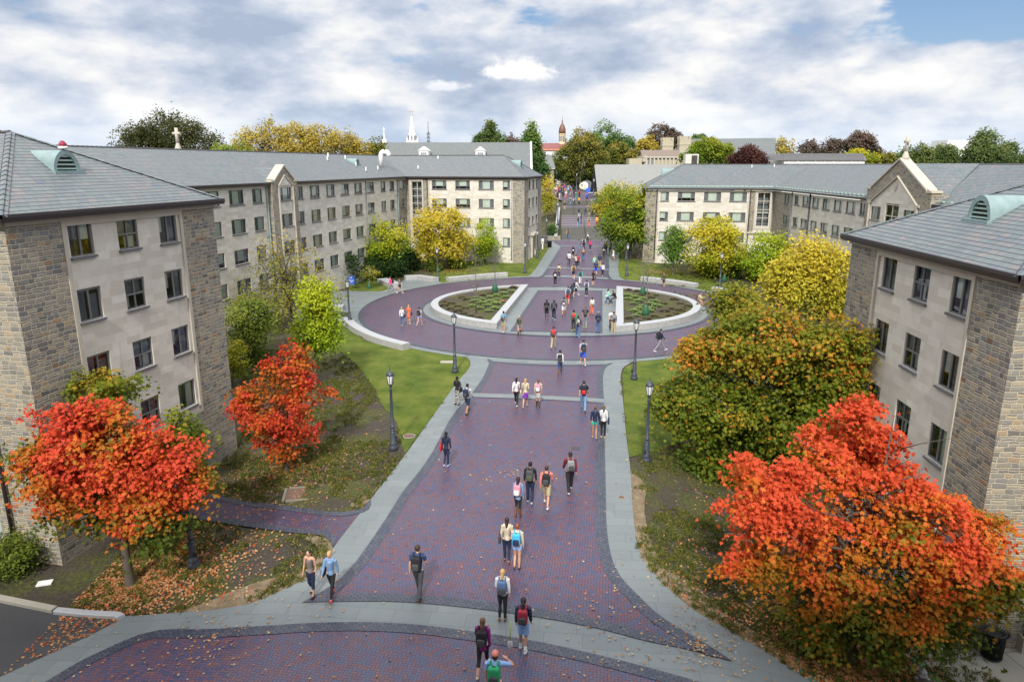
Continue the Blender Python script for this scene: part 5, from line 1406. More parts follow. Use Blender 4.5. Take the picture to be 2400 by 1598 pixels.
def branches(base, tops, r0, lean, mt, parent, hfork, seed, nmax=26, name='trunk', limbs=True):
    rn = random.Random(seed); base = Vector(base); m = MB(); ct = sum((Vector(t_) for t_ in tops), Vector())/len(tops); top = Vector((ct.x, ct.y, max(t_[2] for t_ in tops)-.3))
    fork = base.lerp(Vector((ct.x, ct.y, base.z)), .2); fork.z = base.z+hfork
    mid = base.lerp(fork, .5)+Vector((rn.uniform(-.05, .05), rn.uniform(-.05, .05), 0)); 
    m.tube([base-Vector((0, 0, .3)), base+Vector((0, 0, .05)), mid, fork, fork.lerp(top, .45), top], [r0*1.5, r0*1.15, r0*.9, r0*.8, r0*.45, r0*.06], 9, mt)
    o = m.build(name, parent); 
    ts = [Vector(t_) for t_ in tops]; rn.shuffle(ts)
    for t_ in ts[:nmax]:
        k = rn.uniform(0, .65); s = fork.lerp(top, k); e = s.lerp(t_, 1.05); bend = s.lerp(e, .5)+Vector((rn.uniform(-.2, .2), rn.uniform(-.2, .2), .12*(e-s).length))
        r = r0*.46*(1-k*.55); lm = MB(); lm.tube([s, s.lerp(bend, .5)+Vector((0, 0, .02)), bend, e], [r, r*.75, r*.5, r*.12], 6, mt)
        for q in range(3):
            a = bend.lerp(e, q/3); d = Vector((rn.uniform(-1, 1), rn.uniform(-1, 1), rn.uniform(0, 1)))*(e-s).length*.28; lm.tube([a, a+d*.5+Vector((0, 0, .05)), a+d], [r*.35, r*.22, r*.06], 5, mt)
        if not limbs:
            pass
        lm.build('limb', o)
    return o
def tree(name, label, cat, base, blobs, nclump, per, cr, size, shape, pal, trunk_r, hfork, seed, valf, shell=.55, flat=.55, gap=.33, bark=None, nmax=18, tilt=.75, group=None, up=.9):
    root = empty(name, base); root.location = (0, 0, 0); tag(root, label, cat, group)
    c, P, D_, cl, nc = crown_points(blobs, nclump, per, cr, seed, shell, flat, gap)
    rg = np.random.default_rng(seed+5); lv = valf(P, cl, D_, rg)
    U = D_*.5+np.array([0, 0, up]); U = U+np.array([0, -.25, 0])
    leaves('crown', P, size, shape, leaf_mat(pal), lv, root, U, tilt, seed)
    if trunk_r: branches(base, [tuple(x) for x in c], trunk_r, 0, bark or M_BARK, root, hfork, seed, nmax)
    # re-origin at the foot of the trunk
    b = Vector(base)
    for ch in root.children: ch.location = -b
    root.location = b
    return root
def mix_val(sc, k_noise, k_h, k_r, zmid, zr, bias=0., k_cl=.2, seedn=1):
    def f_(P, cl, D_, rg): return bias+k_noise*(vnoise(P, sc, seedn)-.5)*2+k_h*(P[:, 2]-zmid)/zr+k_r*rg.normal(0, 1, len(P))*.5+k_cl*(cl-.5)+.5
    return f_
def pxblob(x0, x1, y0, y1, Y, dep=1., dY=0.):
    """ellipsoid that fills a picture box at depth Y"""
    c = atY((x0+x1)/2, (y0+y1)/2, Y); a = atY(x0, (y0+y1)/2, Y); b = atY(x1, (y0+y1)/2, Y); t_ = atY((x0+x1)/2, y0, Y); u_ = atY((x0+x1)/2, y1, Y)
    rx = abs(b.x-a.x)/2; rz = abs(t_.z-u_.z)/2
    return (c.x, Y+dY, c.z, rx, rx*dep, rz)
# near maples ------------------------------------------------------
b = G(306, 1372); Yb = b.y
bl = [pxblob(70, 290, 950, 1160, Yb, .9), pxblob(270, 460, 990, 1180, Yb, .9), pxblob(100, 260, 1110, 1270, Yb, .8), pxblob(230, 450, 1130, 1290, Yb, .8), pxblob(170, 300, 915, 1040, Yb, .9), pxblob(390, 490, 1080, 1180, Yb, .9), pxblob(200, 380, 1000, 1180, Yb-.2, .9), pxblob(60, 170, 1040, 1160, Yb, .9)]
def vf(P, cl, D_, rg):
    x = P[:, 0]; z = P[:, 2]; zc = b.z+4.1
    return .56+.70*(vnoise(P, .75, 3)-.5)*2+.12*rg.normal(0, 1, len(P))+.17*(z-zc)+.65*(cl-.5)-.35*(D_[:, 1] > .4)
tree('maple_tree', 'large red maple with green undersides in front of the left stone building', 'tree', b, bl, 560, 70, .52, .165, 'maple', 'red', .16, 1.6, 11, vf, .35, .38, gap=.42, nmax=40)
bl = [pxblob(140, 320, 870, 960, Yb+3.2, .9), pxblob(30, 120, 990, 1080, Yb+2.4, 1), pxblob(380, 470, 960, 1100, Yb+2.0, .9)]
tree('maple_tree', 'green maple crown rising behind the large red maple at the left', 'tree', G(235, 1330)+Vector((0, 1.5, 0)), bl, 120, 50, .5, .17, 'maple', 'greenorange', .1, 2., 12, mix_val(.8, .3, 0, .25, 0, 1, -.12), .4)
b2 = G(672, 1105); bl = [pxblob(555, 765, 900, 1020, b2.y, .9), pxblob(620, 740, 815, 930, b2.y, .9), pxblob(530, 640, 900, 985, b2.y, .9), pxblob(600, 740, 980, 1060, b2.y, .8), pxblob(655, 715, 795, 860, b2.y, .9)]
tree('red_maple', 'slim scarlet maple standing alone in the ivy bed beside the left lawn', 'tree', b2, bl, 250, 42, .42, .16, 'maple', 'redsmall', .085, 1.2, 13, mix_val(.9, .45, 0, .35, 0, 1, .02, .3), .35, .5, nmax=26)
b3 = G(1862, 1118); Y3 = b3.y
bl = [pxblob(1570, 1800, 860, 1040, Y3-.5, .95), pxblob(1740, 2030, 860, 1080, Y3-2.5, .8), pxblob(1830, 2050, 730, 900, Y3-3, .8), pxblob(1640, 1900, 705, 880, Y3-.5, .9), pxblob(1535, 1650, 880, 990, Y3, .9), pxblob(1600, 1760, 1010, 1130, Y3-.8, .8), pxblob(1590, 1700, 770, 870, Y3+.3, .9), pxblob(1700, 1900, 960, 1120, Y3-.6, .9), pxblob(1910, 2050, 800, 980, Y3-3.5, .8), pxblob(1780, 1920, 800, 940, Y3, 1)]
def vf3(P, cl, D_, rg):
    top = (P[:, 2]-(b3.z+5.6))
    hot = (vnoise(P, .7, 8) > .48)*(rg.random(len(P)) < np.clip(.10+.11*top, .03, .40))
    return np.where(hot, .93, .47+.30*(vnoise(P, .6, 4)-.5)*2+.12*rg.normal(0, 1, len(P))+.06*top+.22*(cl-.5)+(rg.random(len(P)) < .02)*.6)
tree('maple_tree', 'broad green maple turning orange at the top between the walk and the right building', 'tree', b3, bl, 980, 80, .74, .185, 'maple', 'greenorange', .22, 2.2, 14, vf3, .4, .40, gap=.32, nmax=40)
bl = [pxblob(1665, 1800, 665, 760, Y3+9, .9), pxblob(1545, 1600, 700, 790, Y3+3, .9)]
tree('maple_tree', 'olive green tree top between the right planter and the orange topped maple', 'tree', G(1735, 905), bl[:1], 110, 46, .6, .2, 'maple', 'greenorange', .12, 2., 15, mix_val(.8, .3, 0, .25, 0, 1, -.05), .4)
b4 = G(1988, 1552); Y4 = b4.y
bl = [pxblob(1710, 1960, 1070, 1240, Y4, .9), pxblob(1780, 2040, 1230, 1400, Y4, .85), pxblob(1960, 2240, 1080, 1280, Y4+.3, .9), pxblob(2080, 2360, 1180, 1360, Y4, .85), pxblob(1850, 2120, 980, 1150, Y4+.7, .9), pxblob(1850, 2100, 1370, 1500, Y4, .8), pxblob(2030, 2270, 1330, 1490, Y4-.2, .8), pxblob(2230, 2395, 1280, 1450, Y4-.2, .8), pxblob(1960, 2080, 930, 1030, Y4+.8, .9), pxblob(1700, 1800, 1270, 1330, Y4, .9)]
def vf4(P, cl, D_, rg):
    z = P[:, 2]-(b4.z+3.9)
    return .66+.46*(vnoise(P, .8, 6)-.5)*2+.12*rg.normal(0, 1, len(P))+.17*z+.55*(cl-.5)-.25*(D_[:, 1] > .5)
tree('maple_tree', 'very large bright orange red maple in the right foreground over the concrete walk', 'tree', b4, bl, 800, 82, .50, .15, 'maple', 'orange', .17, 1.4, 16, vf4, .35, .36, gap=.42, nmax=50)
# middle trees ------------------------------------------------------
def pt(name, lb, base, boxes, nc, per, cr, size, pal, seed, tr=.1, hf=1.5, cat='tree', shell=.4, shape='oval', vals=None, dep=.95, flat=.6, bark=None, nmax=14, Y=None, group=None):
    bs = G(*base) if not hasattr(base, 'x') else base; Y = Y or bs.y
    bl = [pxblob(*bx[:4], Y+(bx[4] if len(bx) > 4 else 0), dep) for bx in boxes]
    zs = [q[2] for q in bl]; zm = sum(zs)/len(zs); zr = max(q[5] for q in bl)
    return tree(name, lb, cat, bs, bl, nc, per, cr, size, shape, pal, tr, hf, seed, vals or mix_val(.5, .35, .18, .25, zm, zr, 0, .35), shell, flat, bark=bark, nmax=nmax, group=group)
pt('lime_tree', 'slender bright lime green tree left of the circle behind the red maple', (740, 905), [(700, 782, 655, 740), (690, 790, 720, 820), (730, 800, 760, 815)], 210, 46, .55, .2, 'lime', 21, .06, 2.0, bark=M_BARKG)
pt('wispy_tree', 'wide airy olive tree with thin bare branches before the long left facade', (690, 770), [(560, 790, 620, 760), (600, 740, 545, 680), (690, 800, 640, 720), (540, 660, 640, 760)], 330, 20, .9, .2, 'wispy', 22, .16, 1.2, shell=.15, nmax=60, flat=.9)
pt('shrub', 'tall loose green shrub against the corner of the left building', (575, 850), [(530, 650, 690, 790), (545, 620, 760, 850)], 190, 44, .75, .2, 'shrub', 23, .07, .6, cat='shrub')
pt('shrub', 'yellowish green shrub low beside the left building corner', (545, 905), [(530, 575, 800, 880)], 50, 36, .5, .16, 'yelgreen', 24, .04, .4, cat='shrub')
pt('lime_tree', 'round lime green tree with yellow tips near the far left granite bench', (890, 645), [(820, 960, 520, 600), (835, 930, 560, 628)], 200, 52, .95, .30, 'limeyel', 25, .13, 1.8, bark=M_BARKG)
pt('yellow_tree', 'tall round yellow tree in front of the far left stone wing', (1033, 632), [(965, 1090, 475, 560), (975, 1105, 530, 605), (962, 1040, 520, 590)], 270, 52, 1.0, .30, 'yellow', 26, .14, 2.0, bark=M_BARKG)
pt('young_tree', 'small upright bright green tree right of the tall yellow tree', (1133, 622), [(1115, 1155, 512, 570), (1106, 1165, 545, 602)], 110, 42, .7, .24, 'lime', 27, .06, 1.3, bark=M_BARKG)
pt('shrub', 'loose upright green shrub at the corner of the far left stone wing', (1183, 597), [(1165, 1200, 552, 596)], 45, 36, .6, .22, 'limeyel', 28, .04, .3, cat='shrub')
pt('thin_tree', 'thin dark leafed tree between the yellow tree and the far left wing', (1098, 600), [(1078, 1122, 505, 545)], 26, 30, .8, .26, 'fargreen', 29, .08, 3.5)
pt('green_tree', 'large dense green tree at the right foot of the steps', (1477, 607), [(1400, 1530, 430, 520), (1395, 1540, 480, 575), (1420, 1500, 520, 592), (1440, 1545, 500, 560)], 420, 56, 1.05, .32, 'green', 30, .25, 2.2, shell=.5)
pt('yellow_tree', 'golden yellow tree behind the large green tree by the steps', atY(1440, 500, 140), [(1408, 1490, 418, 500), (1390, 1450, 440, 520)], 170, 40, 1.1, .32, 'gold', 31, .12, 2, Y=140)
pt('young_tree', 'small tidy green tree before the far right wing, left of the yellow green tree', (1576, 645), [(1556, 1606, 527, 580), (1550, 1612, 560, 615)], 130, 42, .75, .25, 'smallgreen', 32, .07, 1.3, bark=M_BARKG)
pt('shrub', 'yellow green rounded shrub beside the far right stone pier', (1541, 612), [(1525, 1562, 570, 610)], 50, 40, .6, .22, 'limeyel', 33, .04, .2, cat='shrub')
pt('yellow_green_tree', 'wide layered yellow green tree in front of the arched right entrance', (1699, 652), [(1620, 1750, 505, 580), (1608, 1762, 560, 625), (1640, 1700, 590, 640)], 300, 52, 1.0, .30, 'yelgreen', 34, .14, 1.8, bark=M_BARKG)
pt('lime_tree', 'bright lime green tree right of the arched entrance', (1800, 660), [(1765, 1850, 548, 610), (1740, 1860, 590, 655)], 200, 46, .9, .28, 'lime', 35, .1, 1.4)
pt('gold_tree', 'big golden yellow tree before the long right wing', (1925, 790), [(1830, 1990, 558, 660), (1795, 1960, 620, 715), (1880, 2005, 640, 740), (1800, 1880, 600, 680)], 420, 52, .95, .28, 'gold', 36, .2, 2.0)
pt('yellow_tree', 'slim yellow tree on the bank left of the steps', atY(1283, 508, 137), [(1270, 1300, 414, 470), (1268, 1302, 450, 500)], 110, 36, .8, .28, 'gold', 37, .07, 1.5, Y=137)
pt('shrub', 'green leafy shrub in the square bed left of the steps', atY(1295, 556, 120.5), [(1284, 1306, 522, 556)], 50, 40, .7, .22, 'fargreen', 38, .04, .2, cat='shrub', Y=120.5)
pt('shrub', 'dark shrub behind the right side of the upper steps', atY(1405, 494, 146), [(1392, 1425, 460, 500)], 60, 40, .9, .28, 'shrub', 39, .04, .2, cat='shrub', Y=146)
# multi stem little tree
pt('small_tree', 'little multi stemmed tree with pale bark near the blue sign', (866, 674), [(846, 884, 622, 652)], 40, 26, .6, .2, 'wispy', 40, .05, .9, bark=M_WHITE, shell=.2)
# dark evergreens
for k, (bx, bs, lb) in enumerate([((775, 850, 590, 655), (815, 668), 'large dark evergreen shrub below the long left facade'), ((845, 900, 600, 650), (872, 655), 'dark evergreen shrub behind the little multi stemmed tree'), ((905, 950, 595, 645), (925, 650), 'dark evergreen shrub beneath the round lime green tree'), ((940, 985, 585, 630), (962, 633), 'dark evergreen shrub between the lime green and yellow trees')]):
    pt('evergreen_shrub', lb, bs, [bx], 90, 46, .8, .24, 'dark', 50+k, .05, .2, cat='shrub', shell=.6)
for k, (bx, bs, lb) in enumerate([((1000, 1030, 600, 635), (1015, 636), 'green shrub left of the trunk of the tall yellow tree'), ((1050, 1085, 595, 628), (1067, 630), 'green shrub right of the trunk of the tall yellow tree'), ((1632, 1662, 605, 636), (1646, 638), 'vase shaped shrub left under the yellow green tree'), ((1662, 1682, 612, 640), (1672, 642), 'small rounded shrub in the mulch under the yellow green tree'), ((1706, 1736, 605, 648), (1720, 650), 'dark green shrub right of the far right street lamp'), ((1750, 1800, 605, 652), (1775, 655), 'yellow green vase shaped shrub below the lime green tree')]):
    pt('shrub', lb, bs, [bx], 60, 40, .6, .22, ['shrub', 'shrub', 'yelgreen', 'shrub', 'fargreen', 'yelgreen'][k], 60+k, .04, .3, cat='shrub')
pt('shrub', 'leafy green bush against the foot of the front left stone wall', (28, 1345), [(-40, 75, 1245, 1335)], 90, 60, .5, .12, 'shrub', 70, .04, .2, cat='shrub', vals=mix_val(.6, .3, .2, .3, G(28, 1345).z+1, 1, .1))
# bare saplings
def sapling(base, h, lb, seed, leafy=0, z0=None):
    bs = G(*base) if z0 is None else Vector((*Wp(base[0], base[1], z0)[:2], z0)); rn = random.Random(seed)
    r = empty('sapling', bs); tag(r, lb, 'sapling', 'thin saplings in the planters'); m = MB(); m.tube([(0, 0, 0), (.03, .02, h*.4), (0, .05, h*.75), (.03, 0, h)], [.06, .045, .03, .008], 7, M_BARKG); tr = m.build('trunk', r); pts = []
    for k in range(26):
        z = h*rn.uniform(.32, .97); a = rn.uniform(0, 6.28); L = (h-z)*.45+.35; d = Vector((math.cos(a), math.sin(a), rn.uniform(.5, 1.2))).normalized()*L
        s = Vector((0, .03, z)); lm = MB(); lm.tube([s, s+d*.5+Vector((0, 0, .03)), s+d], [.014, .010, .004], 5, M_BARKG)
        for q in range(3):
            p = s+d*rn.uniform(.4, .95); e = Vector((rn.uniform(-1, 1), rn.uniform(-1, 1), rn.uniform(.2, 1.2))).normalized()*L*.4; lm.tube([p, p+e], [.008, .003], 4, M_BARKG); pts.append(tuple(p+e))
        lm.build('branch', tr)
    if leafy:
        P = np.array([p for p in pts for _ in range(leafy)])+np.random.default_rng(seed).normal(0, .12, (len(pts)*leafy, 3)); leaves('crown', P, .11, 'oval', leaf_mat('wispy'), np.random.default_rng(seed).uniform(0, 1, len(P)), r, np.array([0, 0, 1.]), .8, seed)
    return r
def bag(base, z0, lb, s=1.):
    bs = G(*base) if z0 is None else Vector((*Wp(base[0], base[1], z0)[:2], z0)); m = MB(); m.lathe([(.26, 0), (.30, .15), (.27, .4), (.14, .75), (.09, .85)], n=12, mt=plain('green_water_bag', (.02, .10, .05), .5, var=.3)); o = m.build('watering_bag', None, bs); o.scale = (s, s*.7, s); tag(o, lb, 'watering bag', 'green watering bags round young trunks')
sapling((1116, 733), 5.2, 'leafless sapling standing in the middle of the left planter', 81, 0, .46); sapling((1160, 683), 4.9, 'leafless sapling at the back of the left planter above a green watering bag', 82, 0, .46)
sapling((1514, 735), 5.6, 'sparse sapling in the middle of the right planter with a green watering bag', 83, 2, .46); sapling((1506, 683), 4.6, 'sparse sapling at the back rim of the right planter', 84, 2, .46)
bag((1160, 684), .46, 'green watering bag at the back of the left planter', 1.15); bag((1513, 739), .46, 'green watering bag in the middle of the right planter', 1.15); bag((1506, 690), .46, 'green watering bag at the back of the right planter', 1.1)
bag((892, 646), None, 'green watering bag at the foot of the round lime green tree'); bag((865, 677), None, 'green watering bag below the little multi stemmed tree', .8); bag((1028, 637), None, 'green watering bag behind the lamp by the tall yellow tree'); bag((1137, 617), None, 'green watering bag by the small upright bright green tree', .8); bag((1697, 660), None, 'green watering bag at the foot of the yellow green tree', 1.1)
# fallen leaves ------------------------------------------------------
def scatter(name, n, centre, rad, size, shape, pal, dz, seed, bias=(0, 1), lim=None, squash=1., poly=None):
    rg = np.random.default_rng(seed); P = []; i = 0
    while len(P) < n and i < n*6:
        i += 1
        if poly:
            px, py = rg.uniform(poly[0], poly[1]), rg.uniform(poly[2], poly[3])
            q = G(px, py) if i % 1 == 0 else None; x, y = q.x, q.y
        else:
            a = rg.uniform(0, 6.283); r = rad*abs(rg.normal(0, .5)); x, y = centre[0]+r*math.cos(a), centre[1]+r*math.sin(a)*squash
        if lim and not lim(x, y): continue
        P.append((x, y, T(x, y)+dz+rg.uniform(0, .02)))
    P = np.array(P); lv = rg.uniform(*bias, len(P))
    o = leaves(name, P, size, shape, leafmat('fallen_'+pal, FALL[pal], .8, .05), lv, None, np.array([0, 0, 1.]), .28, seed); o['kind'] = 'stuff'
    return o
FALL = dict(tan=[(.34,.26,.14),(.42,.31,.16),(.50,.40,.24),(.36,.20,.09),(.44,.17,.06)], mix=[(.30,.20,.10),(.42,.22,.09),(.50,.30,.14),(.45,.12,.03),(.40,.07,.02),(.55,.38,.20)], yel=[(.30,.22,.08),(.45,.32,.08),(.40,.25,.07)], tuft=[(.04,.055,.014),(.08,.10,.02),(.14,.16,.03),(.22,.19,.05)])
off_walk = lambda x, y: not inside(Vector((x, y)), walk)
scatter('fallen_leaves', 6500, b, 5.8, .095, 'maple', 'mix', .05, 1, lim=lambda x, y: off_walk(x, y) and x > -15)
scatter('fallen_leaves', 9000, b4, 6.8, .095, 'maple', 'mix', .05, 2, lim=lambda x, y: off_walk(x, y) and x < 13.5)
scatter('fallen_leaves', 2600, b2, 5.5, .09, 'maple', 'mix', .05, 3, lim=off_walk)
scatter('fallen_leaves', 2200, b3, 9.0, .09, 'maple', 'mix', .05, 4, lim=off_walk)
scatter('fallen_leaves', 480, (5.5, 18), 8.5, .085, 'maple', 'tan', .085, 5, (.3, 1), lim=lambda x, y: inside(Vector((x, y)), walk) and y > 14)
scatter('fallen_leaves', 330, (-9, 18.5), 8, .085, 'maple', 'tan', .085, 6, lim=lambda x, y: y > 14)
scatter('fallen_leaves', 160, (0, 30), 13, .085, 'maple', 'tan', .085, 7)
scatter('fallen_leaves', 1600, (-8, 92), 7, .13, 'oval', 'yel', .05, 8, squash=.5, lim=lambda x, y: y > 88)
scatter('fallen_leaves', 1300, (20, 91), 7, .13, 'oval', 'yel', .05, 9, squash=.5, lim=lambda x, y: y > 88 and x > 16)
# liriope like ground cover: tufts of short blades
def blades(name, n, region, seed, h=.16, cl=9, val=(0, 1), cond=None):
    rg = np.random.default_rng(seed); x = rg.uniform(region[0], region[1], n); y = rg.uniform(region[2], region[3], n); P = np.c_[x, y, np.zeros(n)]
    nz = vnoise(P, .45, seed)+.5*vnoise(P, 1.6, seed+3); keep = nz > .66; P = P[keep]
    if cond: P = np.array([p for p in P if cond(p[0], p[1])])
    P[:, 2] = [T(p[0], p[1])+.02 for p in P]; C = np.repeat(P, cl, 0)+np.c_[rg.normal(0, .07, (len(P)*cl, 2)), np.zeros(len(P)*cl)]; C[:, 2] += h*.4
    d = rg.normal(0, 1, (len(C), 3)); d[:, 2] *= .15
    o = leaves(name, C, h, 'needle', leafmat('ground_cover', FALL['tuft'], .7, .1), rg.uniform(*val, len(C)), None, d, .1, seed); o['kind'] = 'stuff'; return o
LAWNS = [cat_rom(gpts(q), 4, True) for q in LAWN_PX]
drive_ = [Vector(p[:2]) for p in gpts([(-150,1380),(0,1408),(140,1437),(300,1446),(254.8,1470),(127,1531),(0,1590),(-190,1674)])]+[Vector((-30, 9)), Vector((-34, 20))]
notpath = lambda x, y: off_walk(x, y) and not inside(Vector((x, y)), drive_) and not inside(Vector((x, y)), st_+sb_) and not any(inside(Vector((x, y)), q) for q in LAWNS) and math.hypot(x-CX, y-CY) > 20
blades('ground_cover', 9000, (-15, -1, 17.5, 45), 31, cond=lambda x, y: notpath(x, y) and x < -3.5)
blades('ground_cover', 9000, (3, 15, 17.5, 44), 32, cond=notpath)
blades('ground_cover', 2600, (-20, -8, 45, 66), 33, .2, cond=notpath)
blades('ground_cover', 1500, (18, 34, 64, 90), 34, .2)
# ------------------------------------------------------------------ people
def tubes_to_mesh(name, parts, voxel, mt=None, extra=None, smooth_it=2):
    """union of tapered tubes and balls, remeshed to one skin"""
    m = MB()
    for p in parts:
        if p[0] == 't': m.tube(p[1], p[2], 10)
        elif p[0] == 'b':
            c, r = Vector(p[1]), p[2]; r = r if hasattr(r, '__len__') else (r, r, r); N_ = 10
            rings = [[(c.x+r[0]*math.sin(math.pi*(i+.02)/N_)*math.cos(2*math.pi*j/14), c.y+r[1]*math.sin(math.pi*(i+.02)/N_)*math.sin(2*math.pi*j/14), c.z-r[2]*math.cos(math.pi*i/N_)) for j in range(14)] for i in range(N_+1)]
            m.grid(rings)
    me = m.mesh(name+'_raw'); me.materials.clear(); o = bpy.data.objects.new('tmp', me); COL.objects.link(o)
    r = o.modifiers.new('r', 'REMESH'); r.mode = 'VOXEL'; r.voxel_size = voxel; r.use_smooth_shade = True
    if smooth_it: s_ = o.modifiers.new('s', 'SMOOTH'); s_.iterations = smooth_it; s_.factor = .5
    dg = bpy.context.evaluated_depsgraph_get(); out = bpy.data.meshes.new_from_object(o.evaluated_get(dg)); out.name = name
    bpy.data.objects.remove(o); bpy.data.meshes.remove(me)
    out.materials.clear(); out.materials.append(mt or M_WHITE)
    return out
def pose_skel(P):
    """joints of a 1.75 m figure facing +Y; angles in degrees, positive swings forward"""
    J = {}; hz = .93 if not P.get('sit') else .45
    sw = P.get('f', 0)
    J['hip'] = Vector((0, 0, hz)); lean = R(P.get('lean', 2)); tw = R(P.get('twist', 0))
    def up(l, x=0, y=0): return Vector((x, y+l*math.sin(lean), hz+l*math.cos(lean)))
    J['waist'] = up(.14); J['chest'] = up(.36); J['neck'] = up(.53); J['head'] = up(.70, 0, .015+P.get('nod', 0))
    for s, k in ((-1, 'l'), (1, 'r')):
        th, kn = R(P['th'+k]), R(P['kn'+k]); h = Vector((s*.095*sw_f(P), 0, hz-.02)); J['h'+k] = h
        kne = h+Vector((s*P.get('spread', .0), math.sin(th), -math.cos(th)))*.44; J['k'+k] = kne
        a = th-kn; an = kne+Vector((0, math.sin(a), -math.cos(a)))*.43; J['a'+k] = an
        fa = R(P.get('ft'+k, 0)); J['t'+k] = an+Vector((s*.02, math.cos(fa)*.17, math.sin(fa)*.17-.045*math.cos(fa)))
        J['he'+k] = an+Vector((0, -.055, -.045))
        sh = up(.50, s*.185*sh_f(P)); J['s'+k] = sh; ar, el = R(P['ar'+k]), R(P['el'+k]); ab = R(P.get('ab'+k, 8))
        e = sh+Vector((s*math.sin(ab), math.sin(ar)*math.cos(ab), -math.cos(ar)*math.cos(ab)))*.29; J['e'+k] = e
        b = ar+el; inn = R(P.get('in'+k, 0)); w = e+Vector((s*math.sin(ab)*.4-s*math.sin(inn), math.sin(b)*math.cos(inn), -math.cos(b)*math.cos(inn)))*.255; J['w'+k] = w; J['hd'+k] = (w-e).normalized()
    lo = min(J['hel'].z, J['her'].z, J['tl'].z, J['tr'].z)-.035
    if not P.get('sit'):
        for k in J:
            if not k.startswith('hd'): J[k] = J[k]-Vector((0, 0, lo))
    return J
def sw_f(P): return .9 if P.get('f') else 1.
def sh_f(P): return .88 if P.get('f') else 1.
def body_parts(J, fem, g=0.):
    wst = .095 if fem else .115; hp = .135 if fem else .125; ch = .125 if fem else .145; p = []
    dz = Vector((0, 0, 1))
    p.append(('t', [J['hip']-dz*.09, J['hip'], J['waist'], J['chest'], J['chest'].lerp(J['neck'], .55), J['neck']-dz*.0], [(hp*.8, .09), (hp*1.15, .105), (wst*1.2, .09), (ch*1.18, .105), (ch*1.25, .085), (.055, .055)]))
    p.append(('t', [J['sl'], J['chest'].lerp(J['neck'], .8), J['sr']], [.055, .075, .055]))
    p.append(('t', [J['neck']-dz*.03, J['head']-dz*.05], [.055, .048]))
    h = J['head']; p += [('b', h+Vector((0, 0, .02)), (.076, .092, .105)), ('b', h+Vector((0, .025, -.045)), (.058, .062, .07)), ('b', h+Vector((0, .098, -.012)), (.013, .02, .022)), ('b', h+Vector((-.078, -.005, -.01)), (.012, .02, .03)), ('b', h+Vector((.078, -.005, -.01)), (.012, .02, .03))]
    for k in 'lr':
        p.append(('t', [J['h'+k]+dz*.03, J['h'+k].lerp(J['k'+k], .35), J['k'+k], J['k'+k].lerp(J['a'+k], .35), J['a'+k]], [.088 if fem else .085, .076, .052, .054, .034]))
        p.append(('t', [J['he'+k], J['a'+k].lerp(J['t'+k], .5), J['t'+k]], [.034, .036, .024]))
        p.append(('t', [J['s'+k], J['s'+k].lerp(J['e'+k], .5), J['e'+k], J['e'+k].lerp(J['w'+k], .4), J['w'+k]], [.05, .042, .035, .034, .023] if fem else [.058, .05, .041, .04, .027]))
        w, d = J['w'+k], J['hd'+k]; s = -1 if k == 'l' else 1; side = d.cross(Vector((0, 1, .2))).normalized(); fwd = side.cross(d).normalized()
        if fwd.y < 0: fwd = -fwd
        p.append(('t', [w, w+d*.045, w+d*.085], [(.024, .018), (.036, .018), (.036, .016)]))
        inn = Vector((-s, 0, 0))
        for q, L in enumerate((.062, .074, .068, .052)):
            o_ = fwd*(.027-.018*q); a = w+d*.085+o_; b_ = a+d*L*.55+inn*.008; p.append(('t', [a-d*.01, b_, b_+d*L*.4+inn*.02], [.0092, .0085, .0068]))
        a = w+d*.03+fwd*.028; p.append(('t', [a, a+fwd*.022+d*.025, a+fwd*.026+d*.055+inn*.006], [.0115, .010, .0075]))
    return p
def cloth_top(J, fem, kind):
    g = .016; dz = Vector((0, 0, 1)); wst = (.095 if fem else .118)*1.2+g; hp = (.135 if fem else .125)*1.12+g; ch = (.125 if fem else .145)*1.2+g
    low = J['hip']-dz*(.02 if kind != 'coat' else .16); p = [('t', [low, J['hip']+dz*.03, J['waist'], J['chest'], J['chest'].lerp(J['neck'], .6), J['neck']-dz*.02], [(hp*1.02, .122), (hp, .12), (wst, .107), (ch, .122), (ch*1.04, .10), (.072, .07)])]
    if kind == 'tank': return p
    p.append(('t', [J['sl'], J['chest'].lerp(J['neck'], .78), J['sr']], [.068, .09, .068]))
    for k in 'lr':
        s, e, w = J['s'+k], J['e'+k], J['w'+k]
        if kind == 'short': p.append(('t', [s, s.lerp(e, .35), s.lerp(e, .72)], [.07, .064, .060]))
        else:
            b = .012 if kind == 'hoodie' else 0; p.append(('t', [s, s.lerp(e, .5), e, e.lerp(w, .5), e.lerp(w, .96)], [.068+b, .058+b, .052+b, .046+b, .036+b]))
    if kind == 'hoodie': p.append(('b', J['neck']+Vector((0, -.07, .0)), (.10, .07, .07)))
    return p
